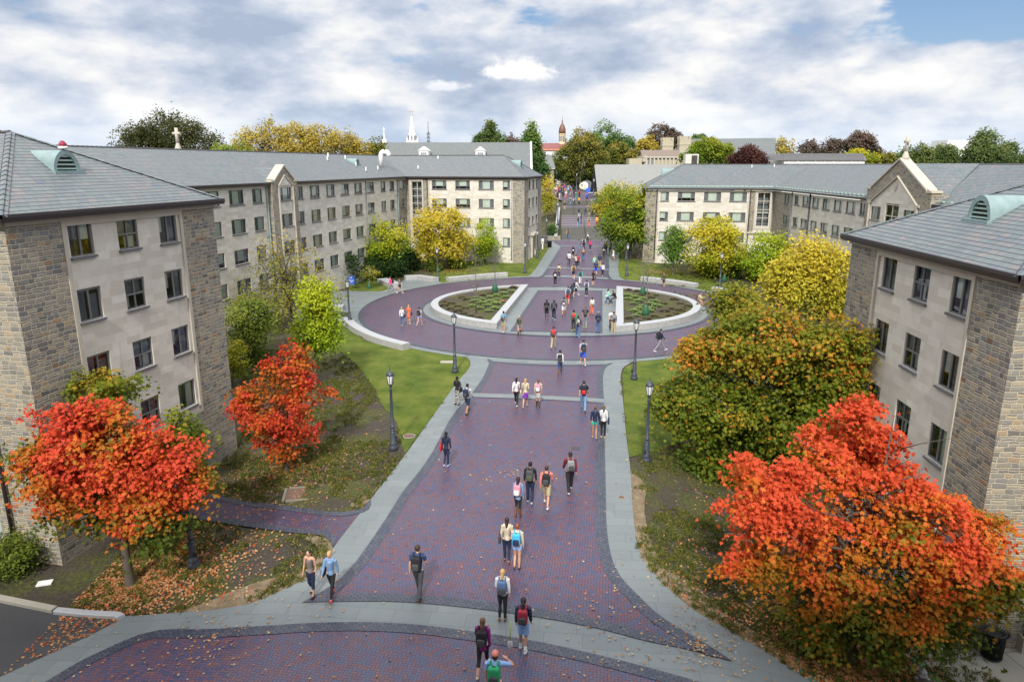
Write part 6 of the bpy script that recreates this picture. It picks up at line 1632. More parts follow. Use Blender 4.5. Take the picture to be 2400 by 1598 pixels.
def cloth_bottom(J, fem, kind):
    g = .012; dz = Vector((0, 0, 1)); hp = (.135 if fem else .125)*1.14+g; p = [('t', [J['hip']-dz*.10, J['hip']-dz*.02, J['hip']+dz*.07], [(hp*.9, .105), (hp, .118), (hp*.9, .104)])]
    if kind in ('skirt', 'dress'):
        m_ = (J['kl']+J['kr'])/2; e = J['hip'].lerp(m_, .78); return p+[('t', [J['hip']+dz*.06, J['hip']-dz*.08, e], [(hp*.95, .11), (hp*1.08, .13), (hp*1.18, .15 + abs(J['kl'].y-J['kr'].y)*.25)])]
    for k in 'lr':
        h, n, a = J['h'+k], J['k'+k], J['a'+k]
        if kind == 'shorts': p.append(('t', [h+dz*.02, h.lerp(n, .5), h.lerp(n, .92)], [.104, .096, .090]))
        elif kind == 'hotpants': p.append(('t', [h+dz*.02, h.lerp(n, .25), h.lerp(n, .42)], [.100, .094, .090]))
        elif kind == 'capri': p.append(('t', [h+dz*.02, h.lerp(n, .4), n, n.lerp(a, .5)], [.098, .088, .062, .060]))
        elif kind == 'leggings': p.append(('t', [h+dz*.02, h.lerp(n, .4), n, n.lerp(a, .4), n.lerp(a, .97)], [.097, .086, .060, .061, .041]))
        else: p.append(('t', [h+dz*.02, h.lerp(n, .4), n, n.lerp(a, .5), n.lerp(a, 1.02)], [.103, .095, .074, .070, .066]))
    return p
def shoe_part(J, k, kind):
    he, t, a, n = J['he'+k], J['t'+k], J['a'+k], J['k'+k]; p = [('t', [he+Vector((0, -.005, -.002)), he.lerp(t, .5)+Vector((0, 0, .006)), t+Vector((0, .02, .004))], [.043, .045, .036])]
    if kind == 'boot': p.append(('t', [a-(n-a)*.02, a.lerp(n, .3), a.lerp(n, .72)], [.05, .058, .068]))
    elif kind == 'sock': p.append(('t', [a, a.lerp(n, .3)], [.045, .05]))
    return p
def hair_parts(J, kind):
    h = J['head']; b = ('b', h+Vector((0, -.014, .034)), (.088, .098, .100)); fr_ = ('b', h+Vector((0, -.04, -.02)), (.078, .068, .075))
    if kind == 'short': return [b, ('b', h+Vector((0, -.032, -.005)), (.080, .070, .075))]
    if kind == 'cap': return [('b', h+Vector((0, -.004, .045)), (.092, .105, .085)), ('t', [h+Vector((0, .05, .055)), h+Vector((0, .15, .04))], [(.07, .012), (.06, .010)])]
    if kind == 'beanie': return [('b', h+Vector((0, -.008, .045)), (.094, .106, .100))]
    if kind == 'bun': return [b, fr_, ('b', h+Vector((0, -.10, .06)), (.045, .045, .045))]
    if kind == 'pony': return [b, fr_, ('t', [h+Vector((0, -.09, .03)), h+Vector((0, -.135, -.02)), h+Vector((.01, -.13, -.16)), h+Vector((.02, -.11, -.25))], [.03, .035, .03, .012])]
    return [b, fr_, ('t', [h+Vector((0, -.03, 0)), h+Vector((0, -.07, -.10)), h+Vector((0, -.10, -.22)), h+Vector((0, -.105, -.33))], [(.086, .065), (.092, .055), (.082, .042), (.05, .024)])]
POSES = {
 'wa': dict(thl=24, knl=4, thr=-16, knr=14, ftr=-22, ftl=14, arl=-16, ell=12, arr=18, elr=18),
 'wb': dict(thl=-18, knl=22, thr=20, knr=2, ftl=-30, ftr=10, arl=20, ell=20, arr=-14, elr=10),
 'wc': dict(thl=6, knl=2, thr=2, knr=32, ftr=-25, arl=-4, ell=12, arr=6, elr=14),
 'wd': dict(thl=10, knl=36, thr=-2, knr=2, ftl=-20, arl=4, ell=60, arr=-4, elr=14, inl=20),
 'st': dict(thl=2, knl=2, thr=-2, knr=0, arl=2, ell=10, arr=4, elr=12),
 'phone': dict(thl=-14, knl=16, thr=18, knr=2, ftl=-20, arl=14, ell=85, arr=6, elr=80, inl=25, inr=20, nod=.02),
 'stride': dict(thl=32, knl=4, thr=-24, knr=18, ftl=18, ftr=-26, arl=-22, ell=16, arr=24, elr=20),
 'ear': dict(thl=6, knl=2, thr=2, knr=20, ftr=-15, arl=4, ell=12, arr=50, elr=125, abr=62, inr=62),
 'sit': dict(sit=1, thl=78, knl=62, thr=70, knr=84, arl=34, ell=62, arr=30, elr=66, inl=18, inr=18, lean=24)}
MC = {}
def pm(kind, pose, fem, style):
    key = (kind, pose, fem, style)
    if key in MC: return MC[key]
    P = dict(POSES[pose]); P['f'] = fem; J = pose_skel(P)
    if kind == 'J': MC[key] = J; return J
    nm = {'body': 'person', 'top': 'shirt', 'bottom': 'trousers', 'hair': 'hair', 'shoel': 'shoe', 'shoer': 'shoe'}[kind]
    if kind == 'body': me = tubes_to_mesh(nm, body_parts(J, fem), .0095, None, None, 1)
    elif kind == 'top': me = tubes_to_mesh(nm, cloth_top(J, fem, style), .015)
    elif kind == 'bottom': me = tubes_to_mesh(nm, cloth_bottom(J, fem, style), .015)
    elif kind == 'hair': me = tubes_to_mesh(nm, hair_parts(J, style), .013)
    else: me = tubes_to_mesh(nm, shoe_part(J, kind[-1], style), .012)
    MC[key] = me; return me
CC = dict(black=(.012,.012,.015), navy=(.012,.022,.060), dkblue=(.02,.05,.14), jean=(.07,.13,.26), denim=(.16,.27,.45), white=(.66,.67,.68), cream=(.55,.48,.36), grey=(.22,.23,.24), ltgrey=(.42,.43,.45), dkgrey=(.05,.055,.06),
 khaki=(.40,.34,.22), tan=(.45,.34,.20), red=(.50,.02,.025), crimson=(.30,.02,.04), maroon=(.14,.012,.025), pink=(.60,.24,.32), hotpink=(.75,.06,.22), salmon=(.62,.20,.16), orange=(.70,.12,.03), coral=(.70,.16,.07), yellow=(.72,.38,.02),
 purple=(.16,.03,.34), magenta=(.20,.012,.17), sky=(.05,.40,.66), blue=(.02,.09,.55), ltblue=(.25,.42,.75), green=(.02,.30,.12), teal=(.05,.42,.32), mint=(.30,.62,.52), lime=(.45,.65,.05), brown=(.13,.05,.025), dkbrown=(.05,.025,.015), taupe=(.18,.15,.14), olive=(.07,.08,.04), plaid=(.10,.05,.09), pattern=(.28,.27,.25),
 h_black=(.010,.008,.008), h_brown=(.045,.022,.012), h_dk=(.020,.012,.009), h_blond=(.42,.27,.11), h_red=(.22,.06,.02), h_ltbrown=(.12,.065,.03), skin=(.55,.31,.21), skin2=(.40,.21,.13), skin3=(.10,.045,.025))
def cm(c, rough=.8):
    if c in ('pattern', 'plaid'):
        def f(t):
            o = t.coord('Object'); x, y, z = t.sep(o); n = t.white(t.comb((x*26.).fl(), (y*26.).fl(), (z*30.).fl()))
            a, b_ = ((.03, .03, .03), (.55, .53, .48)) if c == 'pattern' else ((.09, .012, .02), (.20, .20, .26))
            t.out(t.bsdf(t.mix(n.gt(.5), a, b_), .85))
        return mat('cloth_'+c, f)
    return plain(('skin_' if c.startswith('skin') else 'cloth_')+c, CC[c], .5 if c.startswith('skin') else rough, var=.12 if c.startswith('skin') else .22, sc=9)
def slot(o, mt): o.material_slots[0].link = 'OBJECT'; o.material_slots[0].material = mt
def child(nm, me, par, mt):
    o = bpy.data.objects.new(nm, me); COL.objects.link(o); o.parent = par; slot(o, mt); return o
def rbox(m, c, h, mt=None, n=14, e=.45):
    """superellipsoid: soft box"""
    def sp(v): return math.copysign(abs(v)**e, v)
    m.grid([[(c[0]+h[0]*sp(math.sin(math.pi*(i+.01)/10))*sp(math.cos(2*math.pi*j/n)), c[1]+h[1]*sp(math.sin(math.pi*(i+.01)/10))*sp(math.sin(2*math.pi*j/n)), c[2]-h[2]*sp(math.cos(math.pi*i/10))) for j in range(n)] for i in range(11)], mt)
BAGC = {}
def backpack(par_loc, rz, H, J, col, label, detail='dkgrey', fem=0):
    key = 'pack'
    if key not in BAGC:
        m = MB(); rbox(m, (0, -.0, 0), (.155, .095, .235)); BAGC[key] = m.mesh('backpack'); BAGC[key].materials.append(M_WHITE)
        m = MB(); rbox(m, (0, -.10, -.08), (.115, .045, .115)); BAGC['pocket'] = m.mesh('pocket'); BAGC['pocket'].materials.append(M_WHITE)
        for s in (-1, 1):
            m = MB(); m.tube([(s*.09, .08, .20), (s*.105, .16, .285), (s*.11, .27, .20), (s*.12, .25, .0), (s*.13, .10, -.17)], [(.026, .012)]*5, 8); BAGC['strap%d' % s] = m.mesh('strap'); BAGC['strap%d' % s].materials.append(M_WHITE)
        m = MB(); m.tube([(-.04, 0, .225), (-.03, -.01, .265), (.03, -.01, .265), (.04, 0, .225)], .009, 6); BAGC['handle'] = m.mesh('handle'); BAGC['handle'].materials.append(M_WHITE)
    o = bpy.data.objects.new('backpack', BAGC['pack']); COL.objects.link(o); slot(o, cm(col, .7)); c = J['chest']
    off = Matrix.Rotation(rz, 3, 'Z') @ (Vector((c.x, c.y-.215, c.z-.045))*H)
    o.location = Vector(par_loc)+off; o.rotation_euler = (R(-2), 0, rz); o.scale = (H,)*3
    child('pocket', BAGC['pocket'], o, cm(detail if detail else col, .7)); 
    for s in (-1, 1): child('strap', BAGC['strap%d' % s], o, cm(col if col != 'pattern' else 'black', .7))
    child('handle', BAGC['handle'], o, cm('black'))
    tag(o, label, 'backpack', 'backpacks worn by students'); return o
def shoulder_bag(par_loc, rz, H, J, col, side, label, tote=False):
    k = 'tote' if tote else 'bag'
    if k not in BAGC:
        m = MB(); rbox(m, (0, 0, 0), (.05, .17, .13) if not tote else (.05, .17, .18), e=.35); BAGC[k] = m.mesh('shoulder_bag'); BAGC[k].materials.append(M_WHITE)
        m = MB(); m.tube([(0, -.13, .08), (-.01, -.09, .34), (-.05, -.02, .52), (-.01, .06, .36), (0, .13, .08)], .011, 6); BAGC[k+'s'] = m.mesh('strap'); BAGC[k+'s'].materials.append(M_WHITE)
    o = bpy.data.objects.new('shoulder_bag', BAGC[k]); COL.objects.link(o); slot(o, cm(col, .6)); s = -1 if side == 'l' else 1; sh = J['s'+side]
    q = Matrix.Rotation(rz, 3, 'Z') @ (Vector((sh.x+s*.10, sh.y-.03, sh.z-.50))*H); o.location = Vector(par_loc)+q; o.rotation_euler = (0, 0, rz); o.scale = (H*s*1., H, H)
    child('strap', BAGC[k+'s'], o, cm(col if col != 'cream' else 'tan', .6)); tag(o, label, 'bag', 'shoulder bags carried by students'); return o
def person(foot, h, face, pose, fem, top, bottom, hair, shoe, skin, bag, short, loc=None, far=False):
    """face: heading in degrees, 0 walks away from the camera, positive turns left; colours by name"""
    short = short.replace(' and dark grey entering', ' and grey entering'); label = 'person '+short; H = h/1.75; loc = loc if loc is not None else G(*foot)+Vector((0, 0, .07)); rz = R(face)
    J = pm('J', pose, fem, 0)
    o = bpy.data.objects.new('person', pm('body', pose, fem, 0)); COL.objects.link(o); o.location = loc; o.rotation_euler.z = rz; o.scale = (H,)*3; slot(o, cm(skin)); tag(o, label, 'person')
    child('shirt' if top[0] != 'dress' else 'dress', pm('top', pose, fem, top[0] if top[0] != 'dress' else 'short'), o, cm(top[1]))
    nm = {'shorts': 'shorts', 'hotpants': 'shorts', 'skirt': 'skirt', 'dress': 'skirt', 'leggings': 'leggings'}.get(bottom[0], 'trousers')
    child(nm, pm('bottom', pose, fem, bottom[0]), o, cm(bottom[1]))
    child({'cap': 'cap', 'beanie': 'knit_cap'}.get(hair[0], 'hair'), pm('hair', pose, fem, hair[0]), o, cm(hair[1], .6))
    if hair[0] in ('cap', 'beanie'): child('hair', pm('hair', pose, fem, 'short'), o, cm('h_brown', .6)).scale = (.985, .985, .985)
    for k in 'lr': child('boot' if shoe[0] == 'boot' else 'shoe', pm('shoe'+k, pose, fem, shoe[0]), o, cm(shoe[1], .6))
    if not far and 90 < (face % 360) < 270:
        if 'eye' not in BAGC:
            m = MB(); m.lathe([(.0, -.008), (.008, -.004), (.009, 0), (.008, .004), (0, .008)], n=8); BAGC['eye'] = m.mesh('eye'); BAGC['eye'].materials.append(M_WHITE)
            m = MB(); m.tube([(-.022, 0, .003), (0, .004, -.002), (.022, 0, .003)], [.003, .006, .003], 6); BAGC['mouth'] = m.mesh('mouth'); BAGC['mouth'].materials.append(M_WHITE)
        for s in (-1, 1): e_ = child('eye', BAGC['eye'], o, cm('h_black')); e_.location = J['head']+Vector((s*.03, .086, .008))
        e_ = child('mouth', BAGC['mouth'], o, cm('crimson')); e_.location = J['head']+Vector((0, .084, -.058))
    if bag:
        sh_ = short
        while len(sh_.split()) > 10:
            cut = max(sh_.rfind(q_) for q_ in (' at ', ' on ', ' near ', ' by ', ' before ', ' walking ', ' below ', ', ', ' and ', ' with ', ' behind ', ' beside '))
            sh_ = sh_[:cut] if cut > 4 else ' '.join(sh_.split()[:11])
        short = sh_; k = bag[0]; cn_ = {'h_black': 'black', 'dkblue': 'dark blue', 'jean': 'grey blue', 'ltgrey': 'pale grey', 'dkgrey': 'dark grey', 'pattern': 'patterned', 'crimson': 'red', 'sky': 'bright blue'}.get(bag[1], bag[1])
        if k == 'pack': backpack(loc, rz, H, J, bag[1], '%s backpack worn by person %s' % (cn_, short), bag[2] if len(bag) > 2 else 'dkgrey')
        else: shoulder_bag(loc, rz, H, J, bag[1], k[-1], '%s bag of person %s' % (cn_, short), k.startswith('tote'))
    return o

def stz(x, y):
    if y < 119: return T(x, y)
    for y0, y1, z0, z1 in ((119, 123.2, 1.5, 3.3), (123.2, 143.7, 3.3, 3.95), (143.7, 147.1, 3.95, 5.25), (147.1, 155.1, 5.25, 5.28), (155.1, 157.8, 5.28, 6.18)):
        if y < y1:
            k = (y-y0)/(y1-y0)
            if z1-z0 > .8: n = round((z1-z0)/.15); k = min(1, (math.floor(k*n)+1)/n)
            return z0+(z1-z0)*k
    return 6.18
W_, M_S = 1.66, 1.79
L_ = lambda *a: a
# foot px, height, heading, pose, fem, top, bottom, hair, shoe, skin, bag, text
PEOPLE = [
 L_((1132,1577),1.68,-8,'wb',1,('coat','magenta'),('capri','black'),('long','h_ltbrown'),('s','cream'),'skin',('pack','black'),'in a magenta cardigan and black capri trousers at the bottom edge'),
 L_((1226,1528),1.68,-8,'wc',1,('hoodie','navy'),('shorts','ltblue'),('pony','h_dk'),('sock','white'),'skin2',('pack','crimson'),'in a navy hoodie and pale shorts holding a lacrosse stick'),
 L_((1178,1456),1.70,-6,'wd',1,('long','white'),('leggings','black'),('long','h_blond'),('s','brown'),'skin',('pack','jean'),'in a loose white shirt with very long blonde hair'),
 L_((982,1401),1.82,-8,'wa',0,('short','dkblue'),('trousers','dkgrey'),('short','h_brown'),('s','dkbrown'),'skin',('pack','black'),'in a dark blue tee walking alone left of centre'),
 L_((1188,1320),1.67,-6,'wc',1,('long','cream'),('leggings','navy'),('long','h_dk'),('s','brown'),'skin',('totel','dkgrey'),'in a cream top with long dark curls'),
 L_((1212,1335),1.66,-10,'wd',1,('long','cream'),('hotpants','ltblue'),('short','h_red'),('s','dkbrown'),'skin',('pack','sky','navy'),'with bobbed red hair and bare legs'),
 L_((733,1399),1.64,165,'wc',1,('tank','taupe'),('capri','navy'),('long','h_dk'),('s','dkbrown'),'skin',None,'in a taupe tank top walking towards the camera'),
 L_((780,1404),1.68,172,'wa',1,('long','denim'),('leggings','black'),('bun','h_blond'),('s','red'),'skin',('bagr','navy'),'in a denim shirt and red shoes facing the camera'),
 L_((1214,1213),1.66,-14,'wd',1,('coat','denim'),('capri','black'),('long','h_dk'),('boot','brown'),'skin',('pack','pink','white'),'in a denim shirt with a pink flowered pack'),
 L_((1242,1181),1.78,-8,'wc',0,('long','black'),('trousers','navy'),('short','h_black'),('s','ltgrey'),'skin2',('pack','dkgrey','olive'),'in a black jacket walking between two others'),
 L_((1280,1190),1.78,-10,'wa',0,('long','salmon'),('shorts','khaki'),('short','h_brown'),('s','white'),'skin',('pack','black'),'in a salmon shirt and khaki shorts'),
 L_((1335,1154),1.80,4,'wb',0,('hoodie','maroon'),('trousers','black'),('cap','black'),('s','ltgrey'),'skin',('pack','grey'),'in a maroon hoodie and black cap'),
 L_((1393,1029),1.68,-6,'wc',1,('long','navy'),('hotpants','teal'),('bun','h_ltbrown'),('s','tan'),'skin2',('toter','navy'),'in a navy top and bright teal shorts'),
 L_((1413,1028),1.70,-6,'wd',1,('long','white'),('leggings','black'),('long','h_ltbrown'),('s','tan'),'skin',('toter','navy'),'in a long white shirt beside the one in teal shorts'),
 L_((1367,966),1.80,-6,'wa',0,('short','navy'),('trousers','denim'),('short','h_dk'),('s','dkbrown'),'skin',('pack','black','red'),'in a navy tee and light jeans walking alone'),
 L_((1210,953),1.67,-8,'wa',1,('long','white'),('leggings','black'),('long','h_black'),('s','cream'),'skin',('bagr','black'),'with black hair in white, left of three friends'),
 L_((1231,956),1.69,-8,'phone',1,('long','cream'),('skirt','purple'),('long','h_blond'),('s','tan'),'skin',('bagl','cream'),'in a purple skirt, middle of three friends'),
 L_((1261,956),1.66,-8,'wc',1,('coat','cream'),('skirt','ltgrey'),('long','h_ltbrown'),('boot','dkbrown'),'skin',('pack','pink','white'),'in a pale dress and boots, right of three friends'),
 L_((1047,1095),1.66,-14,'wd',1,('long','navy'),('leggings','navy'),('long','h_black'),('s','ltblue'),'skin2',('totel','red'),'in navy carrying a red striped bag by the left border'),
 L_((1072,951),1.70,-24,'wd',1,('long','black'),('trousers','pattern'),('bun','h_black'),('s','black'),'skin3',('bagr','black'),'in patterned trousers on the left grey border'),
 L_((1096,972),1.76,-26,'wa',0,('hoodie','ltgrey'),('shorts','navy'),('short','h_black'),('s','black'),'skin2',('pack','navy'),'in a pale hoodie and dark shorts on the left border'),
 L_((1312,879),1.68,-6,'wb',1,('long','white'),('capri','dkblue'),('bun','h_black'),('boot','brown'),'skin2',('pack','black'),'in white with brown boots below the circle'),
 L_((1366,858),1.84,4,'wa',0,('short','ltgrey'),('shorts','blue'),('short','h_brown'),('s','white'),'skin',('pack','navy'),'in a grey tee and bright blue shorts'),
 L_((1297,819),1.78,-12,'wb',0,('long','plaid'),('trousers','khaki'),('beanie','maroon'),('s','brown'),'skin',('pack','red'),'in plaid with a maroon knit cap'),
 L_((1546,826),1.80,-82,'stride',0,('long','navy'),('trousers','grey'),('short','h_dk'),('s','white'),'skin',('pack','black'),'in a navy jacket striding right beside the maple'),
 L_((1180,781),1.78,-20,'wc',0,('short','sky'),('shorts','khaki'),('short','h_black'),('s','white'),'skin2',('pack','grey'),'in a bright blue tee by the left planter tip'),
 L_((1217,787),1.66,176,'wb',1,('long','olive'),('hotpants','grey'),('long','h_blond'),('boot','black'),'skin',None,'blonde in a dark green top walking towards the camera'),
 L_((1281,750),1.78,-4,'wc',0,('short','black'),('shorts','black'),('short','h_black'),('s','crimson'),'skin3',('pack','black'),'in black tee and shorts, left of a pair'),
 L_((1298,751),1.80,-6,'wa',0,('long','black'),('trousers','navy'),('short','h_black'),('s','white'),'skin3',('pack','dkgrey'),'in black top and navy trousers, right of a pair'),
 L_((1321,741),1.76,-6,'wb',0,('short','grey'),('shorts','white'),('short','h_black'),('s','black'),'skin2',('pack','dkgrey','ltgrey'),'in long white shorts crossing the circle'),
 L_((1331,714),1.80,-8,'wa',0,('hoodie','ltgrey'),('shorts','red'),('short','h_brown'),('s','grey'),'skin',('pack','dkblue'),'in a pale hoodie and bright red shorts'),
 L_((1339,706),1.66,-8,'wd',1,('long','navy'),('leggings','black'),('long','h_black'),('s','black'),'skin2',('pack','navy'),'in dark clothes close behind the red shorts'),
 L_((1349,696),1.80,-60,'stride',0,('long','white'),('shorts','black'),('short','h_dk'),('sock','white'),'skin',('pack','black'),'in white tee and black shorts striding sideways'),
 L_((1374,696),1.72,-6,'wd',1,('long','white'),('leggings','black'),('bun','h_black'),('s','white'),'skin',('pack','dkblue'),'in white top and black leggings with a blue pack'),
 L_((1344,776),1.78,-6,'wb',0,('long','green'),('trousers','black'),('short','h_black'),('s','lime'),'skin3',('pack','red'),'in a green top and lime shoes'),
 L_((1354,792),1.76,-4,'wa',0,('hoodie','dkgrey'),('trousers','jean'),('short','h_black'),('s','ltblue'),'skin2',('pack','pattern'),'in a dark grey hoodie with a patterned pack'),
 L_((1371,770),1.84,-10,'wc',0,('short','black'),('trousers','grey'),('short','h_red'),('s','lime'),'skin',('pack','dkgrey'),'tall in black tee and grey trousers'),
 L_((1401,782),1.78,-6,'wd',0,('long','dkblue'),('trousers','jean'),('beanie','grey'),('s','black'),'skin',('pack','black'),'in a blue jacket and grey knit cap'),
 L_((1387,740),1.66,6,'wc',1,('long','cream'),('leggings','coral'),('long','h_dk'),('s','black'),'skin',('pack','white','ltgrey'),'in coral trousers with a white pack'),
 L_((1437,782),1.78,0,'st',0,('long','plaid'),('trousers','khaki'),('short','h_brown'),('s','tan'),'skin',('pack','grey'),'in plaid standing by the right planter'),
 L_((1432,775),1.70,180,'st',0,('short','white'),('trousers','dkgrey'),('short','h_brown'),('s','black'),'skin',None,'half hidden behind the one standing in plaid'),
 L_((1424,717),1.66,-80,'phone',1,('long','mint'),('leggings','dkblue'),('long','h_dk'),('s','tan'),'skin',('bagl','white'),'in a mint top chatting to the seated student'),
 L_((1555,675),1.68,150,'wc',1,('coat','olive'),('skirt','black'),('long','h_dk'),('s','brown'),'skin',('bagr','black'),'in a dark jacket before the far right bench'),
 L_((917,686),1.78,95,'stride',0,('long','hotpink'),('trousers','grey'),('short','h_dk'),('s','ltgrey'),'skin',('pack','black'),'in a bright pink shirt walking left'),
 L_((938,689),1.66,92,'wa',1,('short','taupe'),('hotpants','khaki'),('pony','h_dk'),('s','white'),'skin',('bagl','black'),'in shorts walking left behind the pink shirt'),
 L_((943,766),1.66,-2,'wc',1,('long','white'),('leggings','jean'),('long','h_blond'),('s','tan'),'skin',('bagr','black'),'blonde in white and jeans, left of three'),
 L_((959,761),1.68,-2,'wd',1,('short','coral'),('skirt','coral'),('long','h_blond'),('s','white'),'skin',('bagr','black'),'blonde in a coral dress, middle of three'),
 L_((984,765),1.66,-20,'wb',1,('short','ltgrey'),('hotpants','ltblue'),('bun','h_brown'),('s','tan'),'skin',('pack','black'),'in pale blue shorts, right of three'),
 L_((1301,670),1.80,-6,'wc',0,('long','maroon'),('trousers','black'),('short','h_dk'),('s','ltgrey'),'skin',('pack','black','white'),'in black with maroon sleeves at the circle top'),
 L_((1310,652),1.66,-6,'wd',1,('coat','tan'),('leggings','navy'),('short','h_brown'),('s','ltgrey'),'skin',('pack','cream'),'in a tan coat with a cream pack'),
 L_((1344,655),1.80,-6,'wa',0,('long','yellow'),('shorts','navy'),('short','h_brown'),('sock','white'),'skin',('pack','dkgrey'),'in a yellow shirt and navy shorts'),
 L_((1360,667),1.68,-6,'wb',1,('hoodie','teal'),('trousers','white'),('bun','h_ltbrown'),('s','black'),'skin',('pack','black'),'in a teal hoodie and white trousers'),
 L_((1396,647),1.80,-6,'wc',0,('long','dkblue'),('shorts','blue'),('short','h_dk'),('s','dkgrey'),'skin',('pack','navy'),'in a dark blue top and vivid blue shorts'),
 L_((1390,670),1.66,-6,'wd',1,('short','black'),('skirt','black'),('long','h_black'),('s','tan'),'skin',('bagr','navy'),'with long black hair in a black dress'),
 L_((1412,649),1.68,2,'wb',1,('long','white'),('leggings','black'),('long','h_brown'),('s','white'),'skin',('totel','blue'),'in a white sweater with a blue tote'),
 L_((1393,631),1.66,-6,'wa',1,('long','mint'),('leggings','grey'),('long','h_blond'),('s','tan'),'skin',None,'blonde in a pale mint top'),
 L_((1405,629),1.80,-4,'wc',0,('long','navy'),('trousers','khaki'),('short','h_dk'),('s','brown'),'skin',('pack','navy'),'in a navy sweater and khaki trousers'),
 L_((1333,623),1.82,-8,'wb',0,('long','white'),('trousers','dkgrey'),('short','h_dk'),('s','black'),'skin2',('bagl','maroon'),'in a white dress shirt with a maroon bag'),
 L_((1343,606),1.66,-4,'wd',1,('long','black'),('leggings','black'),('long','h_black'),('boot','tan'),'skin',('pack','black','white'),'all in black with tan boots'),
 L_((1355,628),1.68,-6,'wa',1,('short','crimson'),('leggings','navy'),('short','h_red'),('s','white'),'skin',('toter','tan'),'in a crimson tee with a tan tote'),
 L_((1350,627),1.64,-6,'wb',1,('short','white'),('leggings','black'),('long','h_dk'),('s','black'),'skin',None,'in white half behind the yellow shirt'),
 L_((1367,613),1.76,-6,'wc',0,('long','brown'),('trousers','jean'),('cap','white'),('s','dkbrown'),'skin',('pack','tan','brown'),'in a white cap with a tan pack'),
 L_((1437,611),1.66,8,'wa',1,('tank','white'),('skirt','white'),('long','h_dk'),('s','black'),'skin',('bagr','blue'),'in a short white dress on the right border'),
 L_((1414,606),1.80,-4,'wb',0,('short','black'),('trousers','dkgrey'),('short','h_dk'),('s','black'),'skin',('pack','black','ltgrey'),'in black tee and dark jeans'),
 L_((1430,595),1.78,-4,'wc',0,('short','jean'),('trousers','navy'),('short','h_dk'),('s','brown'),'skin',('pack','jean'),'in a faded blue shirt near the right border'),
 L_((1420,594),1.66,-4,'wd',1,('long','dkbrown'),('leggings','black'),('long','h_dk'),('s','black'),'skin',('toter','tan'),'in dark brown with a tan tote'),
 L_((1419,584),1.76,-4,'wa',0,('short','white'),('trousers','dkgrey'),('short','h_black'),('s','black'),'skin2',None,'in a white tee before the steps at right'),
 L_((1383,588),1.66,-4,'wb',1,('long','hotpink'),('leggings','black'),('long','h_brown'),('s','white'),'skin',('bagr','black'),'in a hot pink top below the steps'),
 L_((1356,588),1.66,-4,'wc',1,('long','grey'),('leggings','denim'),('long','h_dk'),('s','brown'),'skin',('bagr','dkgrey'),'in grey top and pale jeans below the steps'),
 L_((1368,585),1.78,-4,'wd',0,('long','white'),('trousers','black'),('short','h_black'),('s','black'),'skin2',('pack','black'),'in white sleeves with a long black pack'),
 L_((1377,573),1.78,-4,'wb',0,('short','black'),('trousers','dkgrey'),('cap','ltgrey'),('s','white'),'skin',('pack','white','black'),'in a pale cap at the foot of the steps'),
]
used = set()
for p in PEOPLE:
    o = person(*p)
# the one in the peach cap, cut by the lower edge
q = Wp(1160, 1549, 1.66); person(None, 1.80, -8, 'ear', 0, ('short', 'ltblue'), ('trousers', 'navy'), ('cap', 'salmon'), ('s', 'white'), 'skin', ('pack', 'green'), 'in a peach cap and light blue shirt at the lower edge', loc=Vector((q[0], q[1], .07)))
q = Wp(1500/3.364*1.0+1000, 560+468/3.364, .62); person(None, 1.78, 88, 'sit', 0, ('long', 'black'), ('trousers', 'dkgrey'), ('short', 'h_dk'), ('s', 'grey'), 'skin', None, 'in black seated on the right planter rim', loc=Vector((q[0]-.15, q[1], .24)))
q = Wp(1633, 703, .62); person(None, 1.68, -110, 'sit', 1, ('long', 'cream'), ('hotpants', 'brown'), ('bun', 'h_ltbrown'), ('s', 'tan'), 'skin', ('pack', 'brown'), 'in a striped cream top seated at the right planter end', loc=Vector((q[0]+.1, q[1], .24)))
# lacrosse stick and bottle
q = G(1222, 1528); m = MB(); m.tube([(0, 0, .95), (-.03, -.03, .35)], .014, 6, plain('lime_paint', (.35, .55, .06), .4)); st0 = m.build('lacrosse_stick', None, Vector((q.x-.30, q.y+.02, .05))); tag(st0, 'lime shafted lacrosse stick held head down by the person with the red backpack', 'lacrosse stick')
m = MB(); m.tube([(-.03+.065*math.sin(a_), -.03, .24-.11*math.cos(a_)) for a_ in [R(k) for k in range(0, 361, 30)]], .012, 5, M_WHITE); 
for k in range(-2, 3): m.tube([(-.03+k*.03, -.03, .13), (-.03+k*.03, -.05, .35)], .005, 4, M_WHITE); m.tube([(-.10, -.05, .24+k*.04), (.04, -.05, .24+k*.04)], .005, 4, M_WHITE)
m.build('net_head', st0)
# students on the steps and the far plaza
FAR = [(1331,562,'yellow','jean','black'),(1355,535,'grey','denim','black'),(1380,532,'white','coral','olive'),(1362,522,'white','jean','black'),(1399,532,'yellow','red',None),(1405,542,'black','dkgrey',None),
 (1323,500,'navy','tan',None),(1356.5,510,'navy','ltgrey','black'),(1372,508,'dkblue','jean','navy'),(1381,507.6,'olive','tan','green'),(1388.5,504,'olive','dkgrey',None),
 (1336.7,480,'ltgrey','denim','grey'),(1346,480,'white','dkgrey','grey'),(1356.5,480,'yellow','black',None),(1375.4,479,'blue','black',None),(1311,469,'white','ltgrey',None),(1319.5,466,'navy','black','black'),(1326,466,'white','coral',None),
 (1357.8,465,'red','black','black'),(1350,466,'white','green','green'),(1346,462,'black','dkgrey','black'),(1337.5,458.5,'red','khaki','red'),(1305.7,459,'hotpink','dkgrey',None),(1307,470,'black','black',None),(1351,449,'black','grey',None),(1335,447,'white','navy','sky')]
rr_ = random.Random(12); CN = dict(ltgrey='pale grey', dkgrey='dark grey', jean='blue jeans', denim='light denim', hotpink='hot pink', dkblue='dark blue')
ps = ['wa', 'wb', 'wc', 'wd']
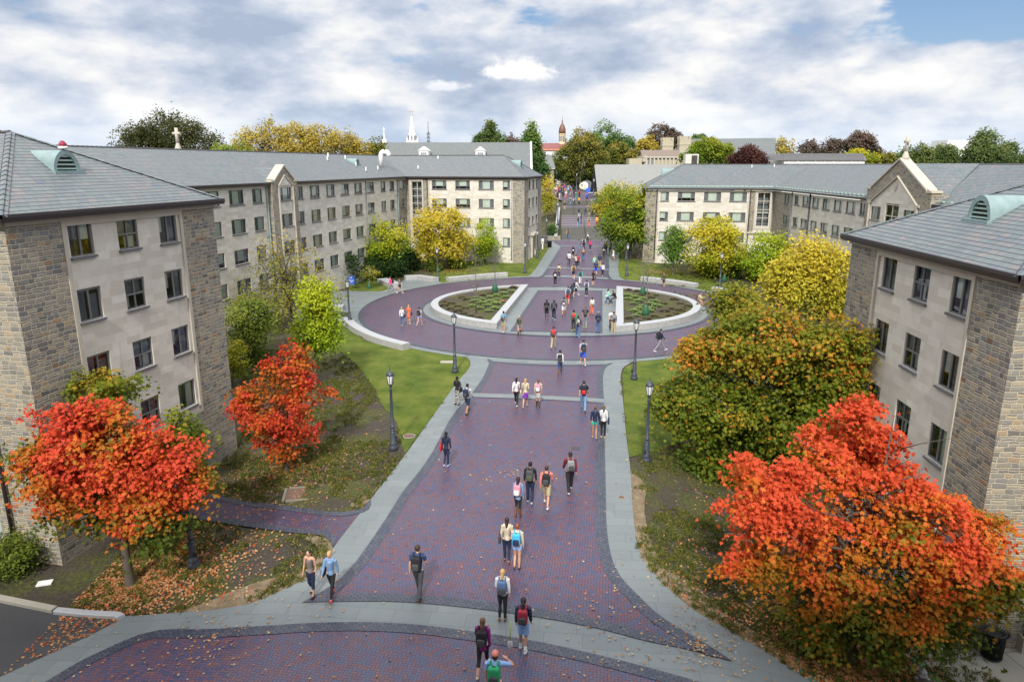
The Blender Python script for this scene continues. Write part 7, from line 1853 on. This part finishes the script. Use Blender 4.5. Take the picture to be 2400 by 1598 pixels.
WH = lambda y: 'at the foot of the steps' if y > 560 else 'on the lower brick landing' if y > 518 else 'just below the upper steps' if y > 495 else 'at the top of the upper steps' if y > 474 else 'entering the far plaza' if y > 455 else 'deep in the far plaza'
seen = {}
for i, (x, y, a, b_, bg) in enumerate(FAR):
    g_ = G(x, y, stz); fem = rr_.random() < .5
    t_ = 'in a %s top and %s %s' % (CN.get(a, a), CN.get(b_, b_), WH(y)); seen[t_] = seen.get(t_, 0)+1
    if b_ in ('jean',): t_ = t_.replace('blue jeans', 'jeans')
    person(None, W_ if fem else M_S, rr_.uniform(-12, 6), ps[i % 4], int(fem), (['long', 'short'][i % 2], a), (['trousers', 'leggings', 'shorts'][i % 3] if b_ in ('black', 'khaki', 'tan', 'grey') else 'trousers', b_), (['long', 'short'][int(not fem)], ['h_dk', 'h_brown', 'h_blond', 'h_black'][i % 4]), ('s', ['black', 'ltgrey', 'brown'][i % 3]), ['skin', 'skin', 'skin2'][i % 3], ('pack', bg) if bg else None, t_, loc=Vector((g_.x, g_.y, stz(g_.x, g_.y)+.02)), far=True)
TOPC = ['white', 'navy', 'black', 'ltblue', 'grey', 'red', 'pink', 'cream', 'orange', 'sky', 'dkblue', 'maroon', 'green', 'ltgrey', 'yellow', 'purple']
pos = ['nearest the left lamp', 'middle part', 'right hand side', 'rear part', 'front part']
for i in range(58):
    x = 1308+26*rr_.random()+ (i % 3 == 0)*6; y = 435+20*rr_.random(); a = TOPC[i % 16]; b_ = rr_.choice(['black', 'navy', 'jean', 'khaki', 'grey']); g_ = G(x, y, stz); fem = i % 2
    t_ = 'in a %s top and %s, far crowd, %s' % (CN.get(a, a), {'jean': 'jeans', 'khaki': 'khaki trousers'}.get(b_, b_+' trousers'), pos[(i//12) % 5])
    o = person(None, W_ if fem else M_S, rr_.uniform(-20, 200) if i % 4 == 0 else rr_.uniform(-15, 15), ps[i % 4], fem, (['long', 'short'][(i//2) % 2], a), ('trousers', b_), (['short', 'long'][fem], ['h_dk', 'h_brown', 'h_blond'][i % 3]), ('s', 'black'), 'skin', None, t_, loc=Vector((g_.x, g_.y, 6.2)), far=True)
    o['group'] = 'students crowding the far plaza'
# ------------------------------------------------------------------ far buildings
def cornerbox(name_wall, parent, c, hx, hy, z0, z1, mt, rz=0):
    m = MB(); m.box((c[0], c[1], (z0+z1)/2), (hx, hy, (z1-z0)/2), mt, rz); return m.build(name_wall, parent)
def gableroof(parent, c, L, hw, z0, z1, mt, rz=0, name='roof', gmt=None, ov=.5):
    """ridge along local x, centre c"""
    ca, sa = math.cos(rz), math.sin(rz)
    def P(x, y, z): return (c[0]+x*ca-y*sa, c[1]+x*sa+y*ca, z)
    m = MB(); dz = (z1-z0)/hw*ov
    roofplane(m, [P(-L-ov, -hw-ov, z0-dz), P(L+ov, -hw-ov, z0-dz), P(L+ov, 0, z1), P(-L-ov, 0, z1)], mt)
    roofplane(m, [P(L+ov, hw+ov, z0-dz), P(-L-ov, hw+ov, z0-dz), P(-L-ov, 0, z1), P(L+ov, 0, z1)], mt)
    r = m.build(name, parent)
    if gmt:
        g = MB()
        for s in (-1, 1):
            f3 = [P(s*L, -hw, z0), P(s*L, hw, z0), P(s*L, 0, z1-.05)]; g.face(f3 if s > 0 else f3[::-1], gmt, [(0, z0), (2*hw, z0), (hw, z1)])
        g.build('gable', parent)
    return r
def winrow(parent, pts, w, h, mtf=None, facing=(0, -1)):
    for p in pts:
        m = MB(); m.box((0, 0, 0), (w/2, .05, h/2), mtf or M_FRAME); f_ = m.build('window', parent, p, math.atan2(-facing[0], -facing[1]) if facing != (0, -1) else 0)
        m = MB(); m.face([(-w/2+.08, -.07, -h/2+.08), (w/2-.08, -.07, -h/2+.08), (w/2-.08, -.07, h/2-.08), (-w/2+.08, -.07, h/2-.08)], M_SCREEN); m.build('pane', f_)
# slate hall with white dormers
Y = 150.; a = atY(894, 334, Y); b_ = atY(1238, 333, Y); cx = (a.x+b_.x)/2; L = (b_.x-a.x)/2; zr = a.z; ze = 11.2; hw = 8.5
hb = empty('slate_roof_hall', (0, 0, 0)); tag(hb, 'long hall with mossy slate roof and two white dormers behind the left dormitory', 'building')
cornerbox('wall', hb, (cx, Y), L, hw, 2, ze, M_STONEW)
gableroof(hb, (cx, Y), L, hw, ze, zr, M_SLATEF, gmt=M_STONEW)
m = MB(); e1 = Vector((cx+L+.55, Y-hw-.5, ze-.5)); e2 = Vector((cx+L+.55, Y, zr+.05)); m.tube([e1, e2], .22, 6, M_WHITE, False); m.box((cx+L-1.2, Y-hw-.5, ze-.65), (1.8, .25, .3), M_WHITE); m.build('white_verge', hb)
for px in (993, 1126):
    d = atY(px, 364, Y-6.2); zb_ = 14.7; m = MB(); m.box((d.x, Y-6.2+2.4, zb_+.75), (.95, 2.6, 1.0), M_WHITE); dd_ = m.build('dormer', hb)
    m = MB(); z1_ = zb_+1.75; P = [(d.x-1.15, Y-6.55, z1_), (d.x+1.15, Y-6.55, z1_), (d.x, Y-6.55, z1_+.85)]; Q = [(p[0], p[1]+3.6, p[2]) for p in P]
    m.face(P, M_WHITE); m.face([P[0], P[2], Q[2], Q[0]][::-1], M_WHITE); m.face([P[2], P[1], Q[1], Q[2]][::-1], M_WHITE); m.build('dormer_roof', dd_)
    m = MB(); m.box((d.x, Y-6.5+.05, zb_+.95), (.55, .08, .45), M_SCREEN)
    for k in (-.18, .18): m.box((d.x+k, Y-6.6+.05, zb_+.95), (.03, .03, .45), M_WHITE)
    m.box((d.x, Y-6.6+.05, zb_+.95), (.55, .03, .03), M_WHITE); m.build('window', dd_)
m = MB(); q = (cx-L+.6, Y, zr); m.lathe([(.8, -.2), (.55, .4), (.22, .8), (.14, 1.3), (.09, 2.0), (.07, 2.8), (.0, 3.1)], q, 10, M_WHITE); m.tube([(q[0]-.28, Y, zr+2.5), (q[0]+.28, Y, zr+2.5)], .07, 5, M_WHITE); m.build('finial', hb)
# church spire
Y = 300.; s0 = atY(967, 345, Y); tip = atY(967, 258, Y); hb = empty('church_spire', (s0.x, Y, 0)); tag(hb, 'tall white church spire with a gilded cross on the skyline', 'spire')
zb_, zt = 18., tip.z; M_GOLD = plain('gilding', (.62, .45, .16), .35, .6); H_ = zt-zb_
m = MB(); m.lathe([(2.3, 0), (2.2, H_*.25), (1.5, H_*.45), (1.35, H_*.47), (.35, H_*.86), (.0, H_*.88)], (0, 0, zb_), 8, M_WHITE, False)
for k in range(8):
    a_ = 2*math.pi*(k+.5)/8; m.lathe([(.3, 0), (.28, H_*.25), (.0, H_*.42)], (2.3*math.cos(a_), 2.3*math.sin(a_), zb_), 5, M_WHITE)
m.build('steeple', hb)
m = MB()
for k in range(8):
    a_ = 2*math.pi*k/8; m.box((1.8*math.cos(a_), 1.8*math.sin(a_), zb_+H_*.33), (.12, .3, H_*.09), M_SCREEN, a_)
m.build('belfry_opening', hb)
m = MB(); m.lathe([(.0, H_*.86), (.5, H_*.89), (.15, H_*.91), (.12, H_)], (0, 0, zb_), 8, M_GOLD); m.tube([(-.7, 0, zb_+H_*.96), (.7, 0, zb_+H_*.96)], .16, 5, M_GOLD); m.build('cross', hb)
# mast
Y = 290.; tp = atY(1003, 286, Y); hb = empty('lattice_mast', (tp.x, Y, 0)); tag(hb, 'thin dark lattice mast with small rungs right of the white spire', 'mast'); m = MB(); zt = tp.z
for k in range(3):
    a_ = 2.1*k+.4; m.tube([(.9*math.cos(a_), .9*math.sin(a_), 14), (.3*math.cos(a_), .3*math.sin(a_), zt-4)], .1, 4, M_LAMP)
z = 15.
while z < zt-4:
    r_ = .9-.6*(z-14)/(zt-18)
    for k in range(3):
        a1_, a2_ = 2.1*k+.4, 2.1*(k+1)+.4; m.tube([(r_*math.cos(a1_), r_*math.sin(a1_), z), (r_*math.cos(a2_), r_*math.sin(a2_), z+.9)], .06, 4, M_LAMP)
    m.tube([(-1.1, 0, z), (1.1, 0, z)], .07, 4, M_LAMP); z += 1.5
m.build('lattice', hb); m = MB(); m.tube([(0, 0, zt-4.2), (0, 0, zt)], .1, 5, M_LAMP); m.build('aerial', hb)
# domed hall
Y = 300.; c = atY(1317, 350, Y); hb = empty('domed_hall', (0, 0, 0)); tag(hb, 'white hall with dark red roof and a brown domed cupola on the far skyline', 'building')
lft, rgt = atY(1256, 348, Y), atY(1345, 348, Y); ze = lft.z; zr = atY(1300, 337, Y).z; cx = (lft.x+rgt.x)/2; L = (rgt.x-lft.x)/2
cornerbox('wall', hb, (cx, Y), L, 6, 2, ze, M_WHITE); gableroof(hb, (cx, Y), L, 6, ze, zr+.2, plain('red_roof', (.22, .075, .07), .6), gmt=M_WHITE)
cornerbox('cornice', hb, (cx, Y-6.3), L, .3, ze-.9, ze-.3, plain('coral_band', (.65, .25, .14), .6))
winrow(hb, [(cx-L*.6, Y-6.05, ze-2.6), (cx, Y-6.05, ze-2.6), (cx+L*.5, Y-6.05, ze-2.6)], 1.6, 2.2)
k_ = Y/1650*1.03; cz = zr-.4; m = MB(); r_ = 17*k_/2*.86
m.lathe([(r_*1.05, 0), (r_*1.05, .8), (r_*.95, .9), (r_*.95, 3.6), (r_*1.12, 3.9), (r_*1.12, 4.3)], (c.x, Y, cz), 8, plain('cream_paint', (.65, .56, .36), .6), False); cu = m.build('cupola', hb)
m = MB(); m.lathe([(r_*1.0, 4.3), (r_*1.06, 5.2), (r_*.95, 6.4), (r_*.6, 7.6), (r_*.2, 8.3), (.2, 8.8), (.28, 9.2), (.1, 9.5), (.06, 11.)], (c.x, Y, cz), 16, plain('brown_copper', (.16, .075, .045), .5)); m.build('dome', cu)
m = MB()
for k in range(8):
    a_ = math.pi/8+2*math.pi*k/8; m.box((c.x+r_*.90*math.cos(a_), Y+r_*.90*math.sin(a_), cz+2.3), (.06, .35, 1.0), M_SCREEN, a_)
m.build('opening', cu)
# stone lodge left of steps
Y = 185.; lft, rgt = atY(1273, 405, Y), atY(1297, 405, Y); hb = empty('stone_lodge', (0, 0, 0)); tag(hb, 'small grey stone tower like house behind the yellow tree left of the steps', 'building')
cx = (lft.x+rgt.x)/2; L = (rgt.x-lft.x)/2; ze = atY(1280, 392, Y).z; zt = atY(1280, 363, Y).z
cornerbox('wall', hb, (cx, Y), L, L, 3, ze, M_STONEW); m = MB(); e = L+.4
for s in range(4):
    a_ = R(90)*s; c_, s_ = math.cos(a_), math.sin(a_); f_ = [(cx+(x*c_-y*s_), Y+(x*s_+y*c_), z) for x, y, z in ((-e, -e, ze-.1), (e, -e, ze-.1), (L*.55, -L*.55, zt), (-L*.55, -L*.55, zt))]; roofplane(m, f_, M_SLATEF)
m.face([(cx-L*.55, Y-L*.55, zt), (cx+L*.55, Y-L*.55, zt), (cx+L*.55, Y+L*.55, zt), (cx-L*.55, Y+L*.55, zt)], M_SLATEF); m.build('roof', hb); cornerbox('cornice', hb, (cx, Y), L+.35, L+.35, ze-.5, ze-.12, M_TRIM); winrow(hb, [(cx-.2, Y-L-.03, ze-2.2)], .8, 1.3)
# white house behind the trees
Y = 245.; q = atY(1335, 415, Y); hb = empty('white_house', (0, 0, 0)); tag(hb, 'white building glimpsed through the trees behind the far plaza', 'building'); cornerbox('wall', hb, (q.x, Y), 5.5, 5, 4, 15.5, M_WHITE); gableroof(hb, (q.x, Y), 5.5, 5, 15.5, 17.8, M_SLATEG, gmt=M_WHITE); winrow(hb, [(q.x+dx_, Y-5.04, z_) for dx_ in (-3, 0, 3) for z_ in (9.5, 13)], 1.1, 1.7)
# steep roofed pavilion with pale shingles
Y = 172.; l0 = atY(1403, 386, Y); r0 = atY(1560, 386, Y); zr = l0.z; hb = empty('shingled_hall', (0, 0, 0)); tag(hb, 'low hall with a steep pale grey shingle roof and dark wooden gable ends', 'building'); zE = 8.0
cx = (l0.x+r0.x)/2; L = (r0.x-l0.x)/2; hw = 7.
M_DKW = plain('dark_wood', (.05, .03, .022), .8)
gableroof(hb, (cx, Y), L, hw, zE, zr, M_SLATEG, gmt=M_DKW, ov=1.0); cornerbox('wall', hb, (cx, Y), L-.3, hw-.5, 4, zE+.4, M_DKW)
gableroof(hb, (cx+L+9, Y+9), 8, 6, zE, zr, M_SLATEG, gmt=M_DKW, name='rear_roof')
# battlemented church
Y = 205.; hb = empty('stone_church', (0, 0, 0)); tag(hb, 'cream stone church with two square battlemented towers and a low tiled nave', 'church'); M_CRM = m_conc('cream_stone', (.40, .36, .26), (.54, .49, .37))
zg = 6
for (x0, x1, yt, dY, lb) in ((1558, 1584, 322, 4, 0), (1591, 1617, 320, 0, 1)):
    a_, b2_ = atY(x0, yt, Y), atY(x1, yt, Y); c_ = ((a_.x+b2_.x)/2, Y+dY); L_2 = (b2_.x-a_.x)/2; m = MB(); m.box((c_[0], c_[1], (zg+a_.z-.8)/2), (L_2, L_2, (a_.z-.8-zg)/2), M_CRM); 
    for k in range(4):
        for s_ in (-1, 1):
            o_ = -L_2+L_2*2*(k+.25)/3.6; m.box((c_[0]+o_, c_[1]+s_*(L_2-.2), a_.z-.4), (L_2*.17, .2, .42), M_CRM); m.box((c_[0]+s_*(L_2-.2), c_[1]+o_, a_.z-.4), (.2, L_2*.17, .42), M_CRM)
    m.box((c_[0], c_[1], a_.z-2.2), (L_2+.12, L_2+.12, .15), M_CRM); m.build('tower', hb)
a_, b2_ = atY(1510, 368, Y-6), atY(1592, 368, Y-6); cx = (a_.x+b2_.x)/2; L = (b2_.x-a_.x)/2; ze = a_.z; zr = atY(1550, 352, Y-2).z
cornerbox('nave', hb, (cx, Y-2), L, 4.2, 4, ze, M_CRM); gableroof(hb, (cx, Y-2), L, 4.2, ze, zr, plain('brown_tile', (.20, .16, .13), .8), gmt=M_CRM)
m = MB()
for k in range(9): m.box((cx-L+L*2*(k+.5)/9, Y-6.4, ze-2.2), (.18, .3, 2.2), M_TRIM)
m.box((cx, Y-6.4, ze-.1), (L, .35, .18), M_TRIM); m.build('buttress', hb)
m = MB(); gx_ = cx-L; m.box((gx_+.0, Y-2, ze-.5), (.5, 4.6, .8), M_CRM); m.box((gx_-2.2, Y-3, ze-2.4), (1.8, 2.5, 2.0), M_CRM); m.build('porch', hb)
winrow(hb, [(gx_+1.8, Y-6.3, ze-1.6)], 1.5, 2.2)
# grey gable house
Y = 215.; a_ = atY(1692, 325, Y); b2_ = atY(1796, 323, Y); zr = a_.z; hb = empty('gable_house', (0, 0, 0)); tag(hb, 'stone house with a steep grey roof and pale gable right of the church', 'building')
rz_ = R(18); hw = 7.2; ze = atY(1830, 362, Y).z; cc = Vector((b2_.x-10.5, Y)); 
cornerbox('wall', hb, (cc.x, cc.y), 12.2, hw, 4, ze, M_CRM, -rz_); gableroof(hb, (cc.x, cc.y), 12.2, hw, ze, zr, M_SLATEF, -rz_, gmt=M_CRM, ov=.3)
gx_, gy_ = cc.x+12.35*math.cos(-rz_), cc.y+12.35*math.sin(-rz_); fx, fy = math.cos(-rz_), math.sin(-rz_)
winrow(hb, [(gx_, gy_, ze+1.8), (gx_+2.4*fy*-1*-1, gy_-2.4*fx*-1*-1, ze-2.), (gx_-2.4*fy, gy_+2.4*fx, ze-2.)], 1.6, 1.9, facing=(fx, fy))
# flat white building
Y = 165.; a_, b2_ = atY(1838, 376, Y), atY(2027, 376, Y); hb = empty('flat_roofed_hall', (0, 0, 0)); tag(hb, 'low white flat building with a dark ribbed metal roof edge behind the right dormitory', 'building'); cx = (a_.x+b2_.x)/2; L = (b2_.x-a_.x)/2
cornerbox('wall', hb, (cx, Y+6), L, 6, 4, a_.z, M_WHITE); 
m = MB(); z0_, z1_ = a_.z, atY(1900, 372, Y).z+.3; xs_ = (cx-L-.4, cx+L+.4)
m.face([(xs_[0], Y-.4, z0_), (xs_[1], Y-.4, z0_), (xs_[1]-.6, Y+1.2, z0_+1.5), (xs_[0]+.6, Y+1.2, z0_+1.5)], M_SLATEG if False else plain('metal_roof', (.13, .13, .135), .5)); m.face([(xs_[0]-3.5, Y+10, z0_), (xs_[0], Y-.4, z0_), (xs_[0]+.6, Y+1.2, z0_+1.5), (xs_[0]-2, Y+10, z0_+1.5)], MATS['metal_roof']); m.face([(xs_[0]+.6, Y+1.2, z0_+1.5), (xs_[1]-.6, Y+1.2, z0_+1.5), (xs_[1]-.6, Y+12, z0_+1.5), (xs_[0]+.6, Y+12, z0_+1.5)], MATS['metal_roof'])
n = 60
for k in range(n): x = xs_[0]+.2+(xs_[1]-xs_[0]-.6)*k/n; m.tube([(x, Y-.42, z0_), (x, Y+1.1, z0_+1.52)], .05, 4, MATS['metal_roof'])
m.build('roof', hb); m = MB()
for k in range(9): m.box((cx-L+L*2*(k+.5)/9, Y-.05, z0_-.9), (.12, .08, .8), M_LPANE)
m.build('pilaster', hb)
# turquoise roofed tower
Y = 320.; t_ = atY(2232, 347, Y); hb = empty('green_roof_chapel', (t_.x, Y, 0)); tag(hb, 'distant chapel with a pale turquoise pyramid roof and small cross', 'building')
m = MB(); m.box((0, 0, 14), (6, 6, 10), M_WHITE); m.build('wall', hb)
m = MB(); zt = t_.z; zb_ = t_.z-5; [m.face(f_, plain('turquoise_roof', (.22, .40, .46), .5)) for f_ in ([(-8, -8, zb_), (8, -8, zb_), (0, 0, zt)], [(8, -8, zb_), (8, 8, zb_), (0, 0, zt)], [(8, 8, zb_), (-8, 8, zb_), (0, 0, zt)], [(-8, 8, zb_), (-8, -8, zb_), (0, 0, zt)])]; m.build('roof', hb)
m = MB(); m.tube([(0, 0, zt-.2), (0, 0, zt+2.6)], .14, 5, M_RUST); m.tube([(-.9, 0, zt+1.7), (.9, 0, zt+1.7)], .14, 5, M_RUST); m.build('cross', hb)
# round sculpture
Y = 205.; q = atY(1372, 440, Y); q.z = 6.1; hb = empty('disc_sculpture', q, R(-20)); tag(hb, 'big round grey sculpture with white crescent discs on a dark base', 'sculpture')
m = MB(); r_ = 1.55
def disc_(m, x, y, z, r, th, mt, a0_=0, a1_=360, n=28):
    A_ = [(x+r*math.cos(R(a0_+(a1_-a0_)*k/n)), z+r*math.sin(R(a0_+(a1_-a0_)*k/n))) for k in range(n+1)]
    m.face([(a, y-th, b) for a, b in A_[:-1]] if a1_-a0_ >= 360 else [(a, y-th, b) for a, b in A_], mt); m.face(([(a, y+th, b) for a, b in A_[:-1]] if a1_-a0_ >= 360 else [(a, y+th, b) for a, b in A_])[::-1], mt)
    for p, q2 in zip(A_, A_[1:]): m.face([(p[0], y-th, p[1]), (p[0], y+th, p[1]), (q2[0], y+th, q2[1]), (q2[0], y-th, q2[1])], mt)
disc_(m, .35, .2, r_+.3, r_, .35, M_LAMP if False else plain('weathered_steel', (.16, .17, .18), .5, .3)); m.build('grey_disc', hb)
m = MB(); disc_(m, -.25, -.35, r_+.3, 1.15, .15, M_LPANE); m.build('white_disc', hb)
m = MB(); disc_(m, -.65, -.62, r_+.3, .95, .12, M_LIME); m.build('white_disc', hb); m = MB(); disc_(m, -.85, -.78, r_+.5, .18, .06, M_BLACK); m.build('hole', hb); m = MB(); m.box((0, 0, .15), (2.0, 1.0, .2), MATS['weathered_steel']); m.build('base', hb)
q = atY(1383, 437, 204); m = MB(); m.box((0, 0, .75), (1.1, .4, .55), plain('blue_cloth', (.03, .13, .62), .7)); tb = m.build('blue_covered_table', None, Vector((q.x, 204, 6.0))); tag(tb, 'table under a bright blue cloth beside the round sculpture', 'table')
# small tables and awning things at the right of the plaza
for x_, y_, c_, lb in ((1390, 459, 'white', 'white topped table at the right edge of the far plaza'), (1412, 456, 'coral', 'coral red table beyond the lamp at the plaza edge')):
    q = G(x_, y_, stz); m = MB(); m.box((0, 0, .74), (1.3, .5, .03), cm(c_)); tb = m.build('table', None, Vector((q.x, q.y, 6.2))); tag(tb, lb, 'table')
    for sx in (-1.1, 1.1):
        for sy in (-.4, .4): lg = MB(); lg.tube([(sx, sy, 0), (sx, sy, .72)], .03, 5, M_BLACK); lg.build('leg', tb)
# far trees ------------------------------------------------------
def ft(lb, x0, x1, y0, y1, Y, pal, seed, name='tree', n=150, cr=None, boxes=None, tr=.35, shell=.55, gap=None, per=44, size=None, base_y=None, shape='quad'):
    bx = boxes or [(x0, x1, y0, y1)]; bl = [pxblob(*q, Y, .85) for q in bx]; w = max(q[3] for q in bl); cr = cr or w*.16+.5; size = size or Y/1650*5.0
    c = atY((x0+x1)/2, y1, Y); base = Vector((c.x, Y, T(c.x, Y)-.2)); zs = [q[2] for q in bl]
    tree(name, lb, 'tree', base, bl, n, per, cr, size, shape, pal, tr, max(2., (c.z-base.z)*.6), seed, mix_val(.35, .35, .22, .3, sum(zs)/len(zs), max(q[5] for q in bl), 0, .3), shell, .7, nmax=8, group='trees on the far skyline')
ft('very wide dark olive beech crown behind the left dormitory ridge', 270, 520, 262, 400, 125, 'beechgreen', 201, 'beech_tree', 520, per=56, boxes=[(330, 470, 262, 370), (268, 400, 295, 390), (400, 520, 292, 390)])
ft('bright green tree top between the dark beech and the golden trees', 495, 610, 325, 400, 120, 'green', 202, boxes=[(497, 560, 326, 400), (545, 600, 332, 400)], n=120)
ft('golden yellow tree crown, leftmost of the golden row behind the ridge', 540, 680, 292, 400, 135, 'golden', 203, 'plane_tree', 240, boxes=[(545, 640, 296, 390), (600, 690, 290, 390)])
ft('tallest golden yellow tree crown in the row behind the ridge', 660, 780, 284, 400, 138, 'golden', 204, 'plane_tree', 260, boxes=[(650, 740, 284, 390), (700, 790, 292, 390)])
ft('golden tree crown at the right end of the row behind the ridge', 770, 870, 310, 400, 135, 'golden', 205, 'plane_tree', 210, boxes=[(760, 840, 305, 390), (810, 870, 325, 395)])
ft('yellow green tree top left of the slate hall', 855, 905, 325, 400, 140, 'olive', 206, n=110)
ft('dark rounded tree top behind the slate hall roof', 1112, 1185, 306, 360, 185, 'fargreen', 207, n=120, boxes=[(1112, 1150, 306, 355), (1150, 1186, 304, 355)])
ft('pointed green conifer in front of the dark rounded trees', 1128, 1168, 283, 350, 178, 'pine', 208, 'conifer', 130, boxes=[(1140, 1158, 283, 310), (1134, 1164, 298, 330), (1128, 1170, 315, 355)], cr=1.0)
ft('reddish bush top right of the conifer above the slate roof', 1186, 1220, 320, 350, 185, 'greyred', 209, n=50)
ft('tall narrow dark conifer at the right end of the slate hall', 1222, 1278, 282, 450, 165, 'fargreen', 210, 'conifer', 300, boxes=[(1236, 1254, 281, 320), (1228, 1262, 305, 350), (1224, 1272, 335, 390), (1232, 1284, 375, 420), (1250, 1276, 400, 440)], cr=1.1)
ft('broad olive green oak left of the far plaza end', 1300, 1420, 308, 420, 215, 'olive', 211, 'oak_tree', 320, boxes=[(1320, 1400, 308, 380), (1298, 1350, 345, 405), (1370, 1425, 340, 410)])
ft('tall deep green oak rising behind the olive oak', 1380, 1490, 286, 400, 240, 'fargreen', 212, 'oak_tree', 300, boxes=[(1382, 1450, 287, 360), (1430, 1488, 310, 380), (1400, 1480, 340, 400)])
ft('russet green tree right of the deep green oak', 1425, 1500, 330, 395, 220, 'olive', 213, n=160, boxes=[(1425, 1470, 330, 392), (1455, 1500, 350, 395)])
ft('yellowish tree left of the battlemented towers', 1490, 1545, 315, 380, 235, 'golden', 214, n=120, boxes=[(1492, 1540, 318, 375)])
ft('dark grey green tree above the battlemented towers', 1522, 1596, 288, 370, 240, 'greyred', 215, n=220, boxes=[(1524, 1582, 289, 350), (1560, 1598, 302, 345), (1530, 1575, 320, 370)])
ft('small dark tree top behind the church tower', 1618, 1650, 312, 345, 245, 'fargreen', 216, n=60)
ft('big bright green maple right of the church towers', 1602, 1718, 318, 400, 175, 'green', 217, 'maple_tree', 300, boxes=[(1630, 1690, 318, 370), (1604, 1660, 340, 392), (1665, 1718, 335, 390)])
ft('round dark maroon tree before the grey gable house', 1706, 1792, 341, 400, 170, 'maroon', 218, 'copper_beech', 230, boxes=[(1712, 1785, 342, 395), (1750, 1795, 355, 398)])
ft('pale sparse tree right of the grey gable house', 1800, 1870, 316, 378, 230, 'golden', 219, n=70, boxes=[(1800, 1860, 318, 365), (1815, 1870, 335, 378)], per=20, shell=.2)
ft('open dark reddish tree left of a matching rounder one', 1868, 1975, 320, 380, 225, 'greyred', 220, n=150, boxes=[(1868, 1930, 328, 370), (1925, 1975, 322, 368)], per=30, shell=.3)
ft('rounded dark reddish tree in the row behind the flat hall', 1978, 2068, 310, 382, 225, 'greyred', 221, n=220, boxes=[(1980, 2050, 311, 365), (2030, 2070, 345, 380)])
ft('low yellow green tree before the reddish rounded one', 1975, 2050, 350, 390, 180, 'yelgreen', 222, n=120)
ft('green tree patch left of the gable cross', 2055, 2100, 358, 392, 180, 'olive', 223, n=90)
ft('feathery green tree right of the gable cross', 2108, 2180, 340, 396, 130, 'pine', 224, n=180, boxes=[(2108, 2150, 345, 395), (2140, 2185, 340, 395)])
ft('feathery green tree left of the turquoise roof', 2180, 2245, 338, 396, 132, 'pine', 225, n=160)
ft('tallest feathery tree at the right skyline', 2256, 2345, 305, 396, 120, 'pine', 226, n=280, boxes=[(2285, 2340, 305, 350), (2262, 2345, 335, 396)])
ft('feathery tree right of the tallest one on the skyline', 2335, 2385, 330, 396, 120, 'pine', 227, n=140)
ft('feathery tree cut by the right edge of the view', 2385, 2440, 345, 396, 120, 'pine', 228, n=90)
for k in range(16):
    x = -500+k*210
    if 1180 < x < 1600: continue
    ft('tree in the distant belt beyond the campus roofs, number %d from the left' % (k+1) if False else 'distant dim green tree low on the horizon behind the roofs', x, x+200, 362, 400, 300+20*(k % 3), 'fargreen', 240+k, n=110, per=30, size=1.2)
for k, (x, y0, y1, YY, pal) in enumerate(((1285, 385, 430, 225, 'fargreen'), (1348, 395, 430, 238, 'olive'), (1400, 395, 432, 225, 'fargreen'), (1440, 378, 425, 250, 'fargreen'))):
    ft(['dark low tree behind the small stone lodge', 'olive tree close behind the plaza crowd', 'dark tree behind the round sculpture', 'dark green tree beside the shingled hall'][k], x-32, x+32, y0-18, y1-5, YY, pal, 270+k, n=150)
